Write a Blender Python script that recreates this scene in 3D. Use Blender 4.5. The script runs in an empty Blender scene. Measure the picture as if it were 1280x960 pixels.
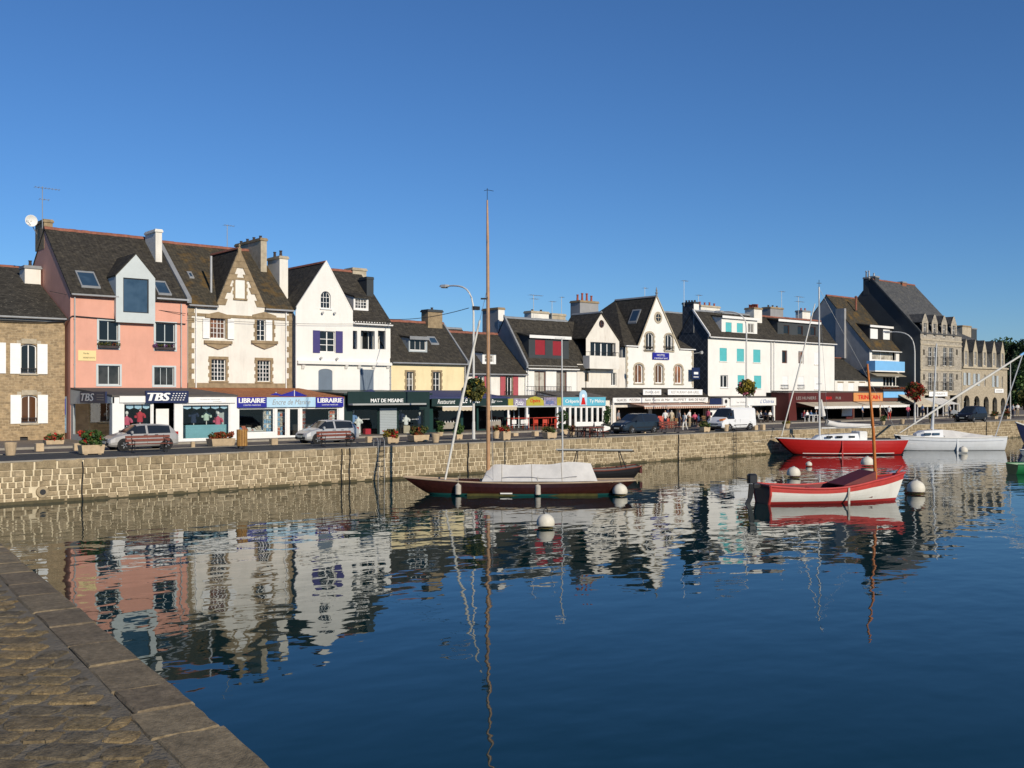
import bpy, math, random
from mathutils import Vector, Matrix
from mathutils.geometry import tessellate_polygon
random.seed(7)
R = math.radians
scene = bpy.context.scene
COL = scene.collection
# ------------------------------------------------------------------ camera, sky, sun, exposure
F = 1244.44; H = 3.09; D0 = 49.4; TH = R(40.7); HOR = 492.0      # focal length (px of the 1280 photo), eye height, distance to quay, yaw
CT, ST = math.cos(TH), math.sin(TH)
WATER = -2.0
cam = bpy.data.cameras.new('camera'); camo = bpy.data.objects.new('camera', cam); COL.objects.link(camo)
cam.sensor_width = 36; cam.lens = 35; cam.clip_start = .1; cam.clip_end = 6000; cam.shift_y = 12/1280
camo.location = (0, -D0, H); camo.rotation_euler = (R(90), 0, -TH)
scene.camera = camo
SUN = Vector((-.10, -.99, 0)).normalized()*math.cos(R(24)) + Vector((0, 0, math.sin(R(24))))
w = bpy.data.worlds.new('World'); scene.world = w; w.use_nodes = True
nt = w.node_tree
sky = nt.nodes.new('ShaderNodeTexSky'); sky.sky_type = 'NISHITA'; sky.sun_disc = False
sky.sun_elevation = R(24); sky.sun_rotation = math.atan2(SUN.x, SUN.y)
sky.air_density = 1.0; sky.dust_density = 0; sky.ozone_density = 10.0; sky.altitude = 0
bg = nt.nodes['Background']; bg.inputs[1].default_value = .100
nt.links.new(sky.outputs[0], bg.inputs[0])
sl = bpy.data.lights.new('sun', 'SUN'); sl.energy = 4.3; sl.angle = R(.5); sl.color = (1, .90, .74)
so = bpy.data.objects.new('sun', sl); COL.objects.link(so); so.rotation_euler = SUN.to_track_quat('Z', 'Y').to_euler(); so.location = (60, -150, 80)
vs = scene.view_settings; vs.view_transform = 'Standard'; vs.look = 'None'; vs.exposure = 0; vs.gamma = 1; vs.use_curve_mapping = False
scene.render.engine = 'CYCLES'
scene.cycles.use_denoising = True
scene.cycles.max_bounces = 6; scene.cycles.transparent_max_bounces = 8
scene.cycles.caustics_reflective = False; scene.cycles.caustics_refractive = False

# ------------------------------------------------------------------ where a direction of view meets a plane of the street
# street frame: x runs along the quay, y away from the water (0 = quay edge), z up (0 = street)
def ray(px):
    a = (px-640)/F
    return a*CT+ST, -a*ST+CT
def U(px, v):
    du, dv = ray(px); return (v+D0)*du/dv
def Z(px, py, v):
    return H-(py-HOR)/F*(v+D0)/ray(px)[1]
def VU(px, u):
    du, dv = ray(px); return u*dv/du-D0
def ZU(px, py, u):
    return H-(py-HOR)/F*u/ray(px)[0]
def G(px, py, z=0.0):
    Y = (H-z)*F/(py-HOR); du, dv = ray(px); return Y*du, Y*dv-D0
def CW(X, Y):                                    # camera-frame ground position to street frame
    return X*CT+Y*ST, -X*ST+Y*CT-D0
def rect(x0, y0, x1, y1, v):
    xc = (x0+x1)/2
    return U(x0, v), U(x1, v), Z(xc, y1, v), Z(xc, y0, v)

# ------------------------------------------------------------------ mesh builder
class MB:
    def __init__(s): s.v = []; s.f = []; s.m = []
    def add(s, vs, fs, m=0):
        b = len(s.v); s.v += [tuple(p) for p in vs]
        for f in fs: s.f.append([b+i for i in f]); s.m.append(m)
        return s
    def poly(s, pts, m=0): return s.add(pts, [list(range(len(pts)))], m)
    def hexa(s, b, t, m=0):                      # bottom 4, top 4
        n = len(b)
        fs = [list(range(n))[::-1], [n+i for i in range(n)]]+[[i, (i+1) % n, n+(i+1) % n, n+i] for i in range(n)]
        return s.add(list(b)+list(t), fs, m)
    def box(s, x0, x1, y0, y1, z0, z1, m=0):
        return s.hexa([(x0,y0,z0),(x1,y0,z0),(x1,y1,z0),(x0,y1,z0)], [(x0,y0,z1),(x1,y0,z1),(x1,y1,z1),(x0,y1,z1)], m)
    def bevbox(s, x0, x1, y0, y1, z0, z1, c, m=0):  # box with chamfered vertical edges and top
        a = lambda k, z: [(x0+c+k,y0+k,z),(x1-c-k,y0+k,z),(x1-k,y0+c+k,z),(x1-k,y1-c-k,z),(x1-c-k,y1-k,z),(x0+c+k,y1-k,z),(x0+k,y1-c-k,z),(x0+k,y0+c+k,z)]
        return s.loft([a(0, z0), a(0, z1-c), a(c*.8, z1)], m, True, True)
    def loft(s, rings, m=0, cap0=False, cap1=False, closed=True):
        n = len(rings[0]); vs = [p for r in rings for p in r]; fs = []
        for k in range(len(rings)-1):
            for i in range(n if closed else n-1):
                j = (i+1) % n
                fs.append([k*n+i, k*n+j, (k+1)*n+j, (k+1)*n+i])
        if cap0: fs.append(list(range(n))[::-1])
        if cap1: fs.append([(len(rings)-1)*n+i for i in range(n)])
        return s.add(vs, fs, m)
    def tube(s, p0, p1, r0, r1=None, n=8, m=0): return s.path([p0, p1], [r0, r0 if r1 is None else r1], n, m)
    def path(s, pts, r, n=6, m=0):
        pts = [Vector(p) for p in pts]; rs = r if isinstance(r, (list, tuple)) else [r]*len(pts)
        rings = []
        for i, p in enumerate(pts):
            d = (pts[min(i+1, len(pts)-1)]-pts[max(i-1, 0)])
            d = d.normalized() if d.length > 1e-9 else Vector((0, 0, 1))
            a = Vector((0, 0, 1)) if abs(d.z) < .9 else Vector((1, 0, 0))
            x = d.cross(a).normalized(); y = d.cross(x)
            rings.append([p+(x*math.cos(t)+y*math.sin(t))*rs[i] for t in [2*math.pi*k/n for k in range(n)]])
        return s.loft(rings, m, True, True)
    def lathe(s, c, prof, n=12, m=0, axis='z'):
        rings = []
        for r, h in prof:
            ring = []
            for k in range(n):
                t = 2*math.pi*k/n; a, b = r*math.cos(t), r*math.sin(t)
                ring.append((c[0]+a, c[1]+b, c[2]+h) if axis == 'z' else (c[0]+a, c[1]+h, c[2]+b) if axis == 'y' else (c[0]+h, c[1]+a, c[2]+b))
            rings.append(ring)
        return s.loft(rings, m, True, True)
    def ball(s, c, r, n=14, k=8, m=0, sz=1.0):
        return s.lathe(c, [(max(r*math.sin(math.pi*i/k), r*.02), -r*sz*math.cos(math.pi*i/k)) for i in range(k+1)], n, m)
    def extr(s, pts2, y0, y1, m=0, plane='xz'):  # polygon in (x,z) pulled along y (or in (y,z) along x)
        g = (lambda a, b, c: (a, c, b)) if plane == 'xz' else (lambda a, b, c: (c, a, b))
        return s.hexa([g(a, b, y0) for a, b in pts2], [g(a, b, y1) for a, b in pts2], m)
    def slab(s, top, t, m=0): return s.hexa([(p[0], p[1], p[2]-t) for p in top], top, m)

OFF = {}                                         # world position of a thing's root, taken off the vertices of its parts
def mesh(name, mb, mats, off=(0, 0, 0), smooth=False):
    me = bpy.data.meshes.new(name)
    ox, oy, oz = off
    me.from_pydata([(x-ox, y-oy, z-oz) for x, y, z in mb.v], [], mb.f)
    for m in (mats if isinstance(mats, (list, tuple)) else [mats]): me.materials.append(MT[m] if isinstance(m, str) else m)
    me.polygons.foreach_set('material_index', mb.m)
    if smooth: me.polygons.foreach_set('use_smooth', [True]*len(mb.f))
    me.validate(); me.update()
    import bmesh
    bm = bmesh.new(); bm.from_mesh(me); bmesh.ops.recalc_face_normals(bm, faces=bm.faces); bm.to_mesh(me); bm.free()
    if smooth:
        try: me.set_sharp_from_angle(angle=R(38))
        except Exception: pass
    return me
def thing(name, label, cat, loc=(0, 0, 0), rz=0.0, group=None, local=False):
    o = bpy.data.objects.new(name, None); COL.objects.link(o)
    o.location = loc; o.rotation_euler = (0, 0, rz); o.empty_display_size = .2
    o['label'] = label; o['category'] = cat
    if group: o['group'] = group
    OFF[o] = (0, 0, 0) if local else tuple(loc)
    return o
def part(name, mb, mats, parent, label=None, smooth=False, kind=None):
    if not mb.f: return None
    off = OFF[parent]
    o = bpy.data.objects.new(name, mesh(name, mb, mats, off, smooth)); COL.objects.link(o)
    o.parent = parent; OFF[o] = off
    if label: o['label'] = label
    if kind: o['kind'] = kind
    return o
def solo(name, mb, mats, label, cat, group=None, smooth=False, kind=None):
    xs = [p[0] for p in mb.v]; ys = [p[1] for p in mb.v]; off = ((min(xs)+max(xs))/2, (min(ys)+max(ys))/2, min(p[2] for p in mb.v))
    o = bpy.data.objects.new(name, mesh(name, mb, mats, off, smooth)); COL.objects.link(o); o.location = off
    OFF[o] = off
    if label: o['label'] = label
    if cat: o['category'] = cat
    if group: o['group'] = group
    if kind: o['kind'] = kind
    return o
def struct(name, mb, mats, kind='structure', smooth=False):
    o = bpy.data.objects.new(name, mesh(name, mb, mats, (0, 0, 0), smooth)); COL.objects.link(o); o['kind'] = kind; OFF[o] = (0, 0, 0)
    return o
def dup(root, loc, rz=None, label=None, group=None):
    def cp(o, par):
        c = o.copy(); COL.objects.link(c); c.parent = par
        for ch in list(o.children): cp(ch, c)
        return c
    r = cp(root, None); r.location = loc
    if rz is not None: r.rotation_euler = (0, 0, rz)
    if label: r['label'] = label
    if group: r['group'] = group
    return r

# ------------------------------------------------------------------ materials
MT = {}
def base_mat(name):
    m = bpy.data.materials.new(name); m.use_nodes = True; MT[name] = m
    t = m.node_tree; return m, t, t.nodes['Principled BSDF']
def N(t, kind, **kw):
    n = t.nodes.new('ShaderNode'+kind)
    for k, v in kw.items():
        if k.startswith('i_'):
            n.inputs[k[2:].replace('_', ' ')].default_value = v
        else: setattr(n, k, v)
    return n
def c4(c): return (c[0], c[1], c[2], 1)
def math_(t, op, a, b=None, clamp=False):
    n = N(t, 'Math', operation=op); n.use_clamp = clamp
    for i, x in enumerate((a, b)):
        if x is None: continue
        if isinstance(x, (int, float)): n.inputs[i].default_value = x
        else: t.links.new(x, n.inputs[i])
    return n.outputs[0]
def mixc(t, fac, a, b, blend='MIX'):
    n = N(t, 'Mix', data_type='RGBA', blend_type=blend)
    for i, x in ((0, fac), (6, a), (7, b)):
        if isinstance(x, (int, float)): n.inputs[i].default_value = x
        elif isinstance(x, tuple): n.inputs[i].default_value = c4(x)
        else: t.links.new(x, n.inputs[i])
    return n.outputs[2]
def grey(t, val):
    n = N(t, 'CombineColor')
    for i in range(3): t.links.new(val, n.inputs[i])
    return n.outputs[0]
def vary(t, vec, col, var, scale, detail=6):     # multiply a colour by slow noise
    n = N(t, 'TexNoise', i_Scale=scale, i_Detail=detail, i_Roughness=.62); t.links.new(vec, n.inputs['Vector'])
    r = N(t, 'MapRange', i_From_Min=.3, i_From_Max=.7, i_To_Min=1-var, i_To_Max=1+var); t.links.new(n.outputs[0], r.inputs[0])
    return mixc(t, 1.0, col, grey(t, r.outputs[0]), 'MULTIPLY')
def blotch(t, vec, scale, lo, hi, stretch=None, detail=8):
    if stretch:
        mp = N(t, 'Mapping'); mp.inputs['Scale'].default_value = stretch; t.links.new(vec, mp.inputs[0]); vec = mp.outputs[0]
    n = N(t, 'TexNoise', i_Scale=scale, i_Detail=detail, i_Roughness=.65); t.links.new(vec, n.inputs['Vector'])
    r = N(t, 'MapRange', i_From_Min=lo, i_From_Max=hi); t.links.new(n.outputs[0], r.inputs[0])
    return r.outputs[0]
def bump(t, b, height, strength, dist=.02):
    n = N(t, 'Bump', i_Strength=strength, i_Distance=dist); t.links.new(height, n.inputs['Height']); t.links.new(n.outputs[0], b.inputs['Normal'])
def M(name, col, rough=.75, var=.12, scale=2.5, bmp=0, bscale=60, spec=.3, metal=0, dirt=0, dcol=(.12, .10, .08), rnd=0, coat=0, drip=False, mott=0):
    m, t, b = base_mat(name)
    tc = N(t, 'TexCoord'); vec = tc.outputs['Object']
    col = tuple(col); out = vary(t, vec, col, var, scale)
    if mott: out = vary(t, vec, out, mott, 28, 3)
    if dirt:
        f = blotch(t, vec, 1.1, .50, .78, (1, 1, .22) if drip else None)
        out = mixc(t, math_(t, 'MULTIPLY', f, dirt), out, dcol)
        if drip: out = mixc(t, math_(t, 'MULTIPLY', blotch(t, vec, 3.2, .54, .80, (1, 1, .07)), dirt*.9, True), out, dcol)
    if rnd:
        oi = N(t, 'ObjectInfo'); r = N(t, 'MapRange', i_To_Min=1-rnd, i_To_Max=1+rnd); t.links.new(oi.outputs['Random'], r.inputs[0])
        out = mixc(t, 1.0, out, grey(t, r.outputs[0]), 'MULTIPLY')
    t.links.new(out, b.inputs['Base Color'])
    b.inputs['Roughness'].default_value = rough; b.inputs['Specular IOR Level'].default_value = spec; b.inputs['Metallic'].default_value = metal
    if coat: b.inputs['Coat Weight'].default_value = coat; b.inputs['Coat Roughness'].default_value = .08
    if bmp:
        n = N(t, 'TexNoise', i_Scale=bscale, i_Detail=5); t.links.new(vec, n.inputs['Vector']); bump(t, b, n.outputs[0], bmp)
    return m
def brick(name, c1, c2, mortar, bw, rh, ms, dist=0.0, rough=.85, lichen=None, lf=(.55, .72), ls=1.2, bs=.6, rot=0, var=.25, spec=.25, off=.5, dscale=2.0):
    m, t, b = base_mat(name)
    tc = N(t, 'TexCoord'); sep = N(t, 'SeparateXYZ'); t.links.new(tc.outputs['Object'], sep.inputs[0])
    h = math_(t, 'ADD', sep.outputs[0], sep.outputs[1]); cv = N(t, 'CombineXYZ'); t.links.new(h, cv.inputs[0]); t.links.new(sep.outputs[2], cv.inputs[1])
    vec = cv.outputs[0]
    if rot:
        mp = N(t, 'Mapping'); mp.inputs['Rotation'].default_value = (0, 0, rot); t.links.new(vec, mp.inputs[0]); vec = mp.outputs[0]
    if dist:
        n = N(t, 'TexNoise', i_Scale=dscale, i_Detail=3); t.links.new(tc.outputs['Object'], n.inputs['Vector'])
        vm = N(t, 'VectorMath', operation='MULTIPLY_ADD'); t.links.new(n.outputs['Color'], vm.inputs[0]); vm.inputs[1].default_value = (dist, dist, 0); t.links.new(vec, vm.inputs[2]); vec = vm.outputs[0]
    br = N(t, 'TexBrick', offset=off, i_Scale=1.0, i_Mortar_Size=ms, i_Brick_Width=bw, i_Row_Height=rh, i_Bias=0.0, i_Mortar_Smooth=.3)
    br.inputs['Color1'].default_value = c4(c1); br.inputs['Color2'].default_value = c4(c2); br.inputs['Mortar'].default_value = c4(mortar)
    t.links.new(vec, br.inputs['Vector'])
    out = vary(t, tc.outputs['Object'], br.outputs[0], var, 3.5)
    if lichen:
        f = blotch(t, tc.outputs['Object'], ls, *lf, detail=10)
        out = mixc(t, math_(t, 'MULTIPLY', f, .85, True), out, lichen)
    t.links.new(out, b.inputs['Base Color']); b.inputs['Roughness'].default_value = rough; b.inputs['Specular IOR Level'].default_value = spec
    inv = math_(t, 'SUBTRACT', 1.0, br.outputs['Fac'])
    n2 = N(t, 'TexNoise', i_Scale=25, i_Detail=4); t.links.new(tc.outputs['Object'], n2.inputs['Vector'])
    bump(t, b, math_(t, 'ADD', inv, math_(t, 'MULTIPLY', n2.outputs[0], .5)), bs, .02)
    return m
# walls
M('white_render', (.76, .73, .66), .85, .08, .8, .25, 90, dirt=.30, dcol=(.30, .26, .2), drip=True)
M('white_fresh', (.80, .78, .73), .8, .05, .6, .15, 90, dirt=.16, dcol=(.4, .36, .3), drip=True)
M('cream_render', (.74, .70, .62), .85, .07, .8, .25, 90, dirt=.5, dcol=(.33, .23, .17), drip=True)
M('pink_render', (.69, .355, .265), .85, .08, .7, .2, 90, dirt=.32, dcol=(.52, .22, .15), drip=True)
M('yellow_render', (.78, .66, .39), .85, .06, .7, .2, 90, dirt=.35, dcol=(.50, .36, .18), drip=True)
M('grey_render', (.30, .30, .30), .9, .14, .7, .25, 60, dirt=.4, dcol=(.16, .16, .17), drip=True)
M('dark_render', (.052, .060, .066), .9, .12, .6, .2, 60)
brick('rubble_stone', (.40, .29, .165), (.26, .19, .11), (.42, .32, .20), .36, .17, .018, .30, dscale=2.2, var=.3)
brick('granite_wall', (.41, .365, .29), (.29, .255, .205), (.44, .40, .33), .55, .27, .02, .05, dscale=2)
brick('pale_ashlar', (.42, .355, .255), (.36, .305, .22), (.45, .39, .30), .62, .30, .012, .03)
M('trim_stone', (.30, .225, .135), .88, .28, 3, .5, 30, dirt=.35, dcol=(.13, .10, .07))
M('pale_stone', (.44, .38, .28), .88, .22, 3, .5, 30, dirt=.25, dcol=(.16, .13, .1))
brick('slate', (.068, .060, .047), (.042, .038, .032), (.016, .015, .014), .24, .105, .010, 0, .78, (.135, .115, .075), (.56, .78), 3.2, .5, spec=.15, var=.4)
brick('old_slate', (.075, .068, .055), (.046, .043, .036), (.014, .013, .012), .24, .105, .010, 0, .85, (.32, .29, .22), (.60, .70), 5.5, .5, spec=.12, var=.4)
brick('lichen_slate', (.095, .08, .055), (.055, .05, .04), (.014, .013, .012), .24, .105, .010, 0, .85, (.17, .10, .028), (.50, .72), .9, .5, spec=.1)
brick('grey_slate', (.115, .115, .112), (.07, .072, .074), (.03, .03, .03), .26, .12, .010, 0, .75, (.16, .15, .12), (.55, .75), 1.2, .5, spec=.2)
brick('diamond_slate', (.060, .066, .078), (.042, .047, .056), (.14, .145, .155), .55, .55, .022, 0, .7, rot=R(45), off=0.0, bs=.3)
brick('roof_tile', (.52, .20, .07), (.40, .13, .045), (.14, .06, .03), .22, .07, .012, 0, .8, (.35, .22, .08), (.55, .8), 1.5, .8)
M('ridge_tile', (.26, .10, .065), .8, .3, 3, dirt=.5, dcol=(.10, .08, .06))
M('lead', (.24, .25, .26), .6, .15, 2)
M('zinc', (.36, .37, .38), .5, .12, 2, metal=.3)
M('brick_red', (.28, .11, .06), .85, .3, 6)
M('pot_dark', (.05, .04, .04), .8, .3, 4)
M('pot_red', (.33, .08, .05), .8, .2, 4)
# joinery
M('paint_white', (.80, .79, .76), .5, .05, 2)
M('paint_grey', (.42, .46, .47), .55, .05, 2)
M('paint_palegrey', (.52, .57, .57), .6, .05, 1.5)
M('paint_dark', (.03, .03, .032), .5, .1, 2)
M('paint_brown', (.12, .05, .035), .6, .1, 2)
M('shutter_white', (.82, .82, .80), .6, .04, 2)
M('shutter_purple', (.06, .05, .18), .6, .08, 2)
M('shutter_blue', (.15, .19, .24), .65, .07, 1.5, dirt=.15)
M('shutter_red', (.40, .085, .10), .6, .1, 2)
M('blind_red', (.27, .02, .03), .6, .08, 2)
M('shutter_teal', (.10, .46, .48), .6, .06, 2)
M('iron', (.018, .018, .02), .55, .1, 4)
M('pipe_grey', (.42, .42, .41), .5, .1, 2)
# shops
M('navy', (.012, .022, .075), .5, .06, 2)
M('royal', (.02, .022, .27), .5, .05, 2)
M('sky_panel', (.22, .55, .68), .5, .10, 1.2)
M('pale_blue_panel', (.42, .62, .76), .5, .12, 1.5)
M('aqua_panel', (.12, .43, .56), .5, .07, 1.2)
M('bright_blue', (.20, .47, .78), .6, .05, 1)
M('deep_green', (.012, .030, .028), .45, .1, 2)
M('bottle_green', (.010, .045, .040), .5, .1, 2)
M('olive_panel', (.38, .34, .045), .55, .12, 1.5)
M('mauve_panel', (.25, .22, .30), .55, .5, 4, mott=.5)
M('burgundy', (.085, .016, .014), .65, .08, 1.5)
M('orange_panel', (.62, .27, .09), .6, .06, 2)
M('letter_red', (.55, .015, .012), .5, 0.02, 2)
M('letter_white', (.85, .85, .83), .5, 0.02, 2)
M('letter_black', (.02, .02, .022), .5, 0.02, 2)
M('letter_grey', (.30, .29, .27), .5, 0.02, 2)
M('letter_blue', (.03, .12, .36), .5, 0.02, 2)
M('letter_yellow', (.78, .62, .30), .5, 0.02, 2)
M('awning_beige', (.55, .47, .34), .8, .08, 1)
M('awning_grey', (.36, .37, .36), .8, .08, 1)
M('awning_navy', (.045, .055, .14), .8, .1, 1)
M('awning_tan', (.30, .26, .19), .8, .12, 1)
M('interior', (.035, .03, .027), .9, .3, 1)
M('interior_pale', (.30, .29, .27), .9, .2, 1)
M('felt_roof', (.105, .095, .085), .9, .18, 1.5, .4, 40)
M('roller', (.36, .40, .41), .5, .04, 1)
M('display_cyan', (.20, .42, .46), .4, .08, 1)
M('tee_red', (.48, .035, .05), .85, .1, 5)
M('tee_white', (.75, .74, .70), .85, .06, 5)
M('tee_navy', (.02, .03, .07), .85, .1, 5)
M('tee_pink', (.56, .10, .16), .85, .1, 5)
M('tee_mint', (.50, .62, .52), .85, .1, 5)
M('tee_blue', (.16, .28, .50), .85, .1, 5)
M('tee_grey', (.25, .25, .26), .85, .1, 5)
M('tee_beige', (.5, .42, .3), .85, .1, 5)
M('paper_mix', (.45, .40, .33), .7, .6, 14, mott=.5)
M('paper_red', (.5, .16, .10), .7, .5, 16, mott=.4)
M('paper_blue', (.2, .35, .5), .7, .5, 16, mott=.4)
# street
M('asphalt', (.058, .060, .060), .9, .12, .5, .5, 120, dirt=.25, dcol=(.09, .085, .08))
M('road_surface', (.125, .105, .09), .9, .14, .35, .5, 110, dirt=.3, dcol=(.075, .066, .06))
M('paving', (.19, .16, .13), .9, .16, .5, .4, 60, dirt=.3, dcol=(.1, .085, .075))
M('kerb_stone', (.30, .27, .22), .85, .2, 2, .3, 50)
M('planter_stone', (.50, .38, .24), .9, .2, 3, .6, 60, dirt=.3, dcol=(.2, .15, .1), rnd=.12)
M('bench_wood', (.16, .045, .028), .6, .2, 6)
M('bin_wood', (.36, .19, .055), .7, .25, 6, rnd=.1)
M('galvanised', (.40, .41, .41), .42, .1, 3, metal=.5)
M('lamp_pole', (.62, .61, .57), .5, .06, 2)
M('lamp_glass', (.55, .5, .38), .25, .05, 2)
M('cable', (.03, .03, .032), .7, .1, 2)
M('plastic_white', (.75, .74, .70), .5, .04, 2)
M('plastic_red', (.48, .05, .025), .5, .1, 3)
M('cane', (.34, .19, .08), .75, .3, 12)
M('table_dark', (.06, .04, .03), .6, .2, 4)
# plants
def leafmat(name, c1, c2, thr=.5):
    m, t, b = base_mat(name)
    g = N(t, 'NewGeometry'); r = N(t, 'ValToRGB'); e = r.color_ramp.elements
    e[0].color = c4(c1); e[1].color = c4(c2); t.links.new(g.outputs['Random Per Island'], r.inputs[0])
    t.links.new(r.outputs[0], b.inputs['Base Color']); b.inputs['Roughness'].default_value = .6; b.inputs['Specular IOR Level'].default_value = .25
    b.inputs['Subsurface Weight'].default_value = 0
    return m
leafmat('leaf', (.022, .055, .012), (.07, .125, .03))
leafmat('leaf_dark', (.010, .026, .010), (.030, .055, .018))
leafmat('leaf_olive', (.05, .06, .015), (.11, .10, .03))
leafmat('leaf_yellow', (.13, .12, .02), (.34, .25, .035))
leafmat('flower_red', (.30, .012, .012), (.50, .05, .03))
leafmat('flower_rust', (.15, .03, .012), (.27, .065, .02))
leafmat('flower_pink', (.45, .07, .13), (.6, .2, .25))
leafmat('flower_purple', (.10, .03, .12), (.2, .06, .2))
M('bark', (.07, .05, .035), .9, .3, 5, .6, 20)
M('soil', (.05, .035, .025), .95, .3, 8)
M('hill_green', (.028, .05, .018), .95, .4, .12, 0, dirt=.5, dcol=(.06, .06, .025))
# boats
M('varnish', (.034, .010, .007), .22, .25, 5, spec=.5, coat=.6)
M('mast_wood', (.44, .25, .125), .35, .18, 3, spec=.5)
M('mast_orange', (.48, .15, .025), .35, .18, 3, spec=.5)
M('deck_wood', (.42, .32, .22), .6, .15, 4)
M('tarp', (.62, .60, .56), .8, .10, 1.5, 1.0, 3.5, dirt=.15, dcol=(.4, .37, .3))
M('tarp_grey', (.42, .45, .49), .8, .1, 2, .5, 6)
M('sailcloth', (.66, .64, .58), .75, .08, 2, .4, 8)
M('rope', (.42, .38, .30), .9, .1, 8)
M('rigging', (.30, .30, .30), .4, .05, 4, metal=.5)
M('alloy', (.60, .60, .58), .4, .06, 3, metal=.2)
M('fender', (.46, .42, .36), .6, .2, 5, dirt=.4, dcol=(.2, .17, .13))
M('boat_red', (.42, .012, .010), .38, .06, 2, spec=.5, coat=.3)
M('boat_coral', (.48, .055, .045), .42, .12, 3, spec=.4, dirt=.15, dcol=(.3, .05, .04))
M('boat_maroon', (.13, .018, .018), .6, .2, 3)
M('boat_white', (.74, .72, .66), .40, .05, 2, spec=.4, dirt=.16, dcol=(.45, .38, .28), drip=True)
M('boat_greywhite', (.62, .64, .66), .40, .05, 2, spec=.4, dirt=.1, dcol=(.4, .38, .33), drip=True)
M('boat_navy', (.022, .028, .075), .35, .1, 2, spec=.4)
M('boat_green', (.015, .16, .055), .4, .08, 2, spec=.4)
M('boat_black', (.012, .011, .012), .35, .1, 2, spec=.4)
M('antifoul_teal', (.02, .09, .085), .8, .2, 3)
M('antifoul_red', (.30, .02, .02), .75, .2, 3)
M('antifoul_black', (.02, .02, .022), .8, .2, 3)
M('weed', (.06, .055, .015), .95, .35, 4)
M('transom_shaded', (.05, .055, .065), .5, .2, 3)  # stern panel turned from the sun, its shade painted in as dark grey-blue
M('buoy_white', (.66, .62, .52), .55, .12, 4, dirt=.5, dcol=(.35, .28, .12))
M('buoy_weed', (.16, .13, .045), .9, .3, 8)
M('outboard_black', (.012, .012, .014), .35, .15, 4, spec=.5)
# cars
M('car_champagne', (.41, .395, .37), .30, .04, 1, spec=.5, metal=.2, coat=.6)
M('car_silver', (.46, .46, .455), .28, .03, 1, spec=.5, metal=.2, coat=.6)
M('car_blue', (.016, .026, .040), .32, .04, 1, spec=.4, metal=.1, coat=.35)
M('car_black', (.010, .009, .011), .4, .04, 1, spec=.3, coat=.15)
M('car_white', (.76, .76, .75), .35, .03, 1, spec=.5, coat=.4)
M('tyre', (.016, .016, .016), .85, .15, 6)
M('rim', (.40, .40, .40), .35, .08, 4, metal=.7)
M('car_glass', (.018, .022, .026), .05, .1, 1, spec=.7)
M('car_trim', (.018, .018, .019), .6, .1, 3)
M('headlight', (.62, .64, .66), .12, .08, 9, spec=.8)
M('tail_light', (.36, .02, .015), .2, .1, 5)
M('indicator', (.60, .20, .04), .25, .1, 5)
M('plate', (.70, .68, .55), .5, .03, 3)
# people
M('skin', (.46, .26, .17), .6, .06, 6)
M('hair_brown', (.06, .035, .02), .7, .2, 20)
M('hair_grey', (.35, .33, .31), .7, .2, 20)
M('hair_dark', (.015, .012, .01), .6, .2, 20)
M('trouser_navy', (.02, .026, .05), .85, .1, 6)
M('trouser_beige', (.36, .29, .19), .85, .1, 6)
M('trouser_dark', (.02, .02, .022), .85, .1, 6)
M('trouser_red', (.5, .05, .03), .85, .1, 6)
M('shoe', (.03, .025, .02), .7, .1, 6)
def pane_mat(name, dark, light, p):
    m, t, b = base_mat(name)
    oi = N(t, 'ObjectInfo'); tc = N(t, 'TexCoord')
    n = N(t, 'TexNoise', i_Scale=1.3, i_Detail=2); t.links.new(tc.outputs['Object'], n.inputs['Vector'])
    a = math_(t, 'ADD', oi.outputs['Random'], math_(t, 'MULTIPLY', math_(t, 'SUBTRACT', n.outputs[0], .5), .9))
    r = N(t, 'MapRange', i_From_Min=p, i_From_Max=p+.25); t.links.new(a, r.inputs[0])
    t.links.new(mixc(t, r.outputs[0], dark, light), b.inputs['Base Color'])
    b.inputs['Roughness'].default_value = .05; b.inputs['Specular IOR Level'].default_value = .5
pane_mat('pane', (.012, .014, .016), (.22, .20, .17), .72)
pane_mat('pane_dark', (.010, .012, .014), (.05, .05, .05), .8)
pane_mat('pane_curtain', (.22, .20, .17), (.5, .47, .40), .3)
pane_mat('pane_warm', (.10, .045, .02), (.32, .13, .06), .55)
pane_mat('pane_sky', (.03, .06, .10), (.05, .09, .14), .5)
m, t, b = base_mat('shop_glass')
out = t.nodes['Material Output']; tr = N(t, 'BsdfTransparent'); gl = N(t, 'BsdfGlossy', i_Roughness=.02); mx = N(t, 'MixShader'); lw = N(t, 'LayerWeight'); fr_ = math_(t, 'ADD', math_(t, 'MULTIPLY', math_(t, 'POWER', lw.outputs['Facing'], 4.0), .6), .05)
tr.inputs[0].default_value = (.86, .90, .90, 1)
t.links.new(fr_, mx.inputs[0]); t.links.new(tr.outputs[0], mx.inputs[1]); t.links.new(gl.outputs[0], mx.inputs[2]); t.links.new(mx.outputs[0], out.inputs[0])
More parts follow.
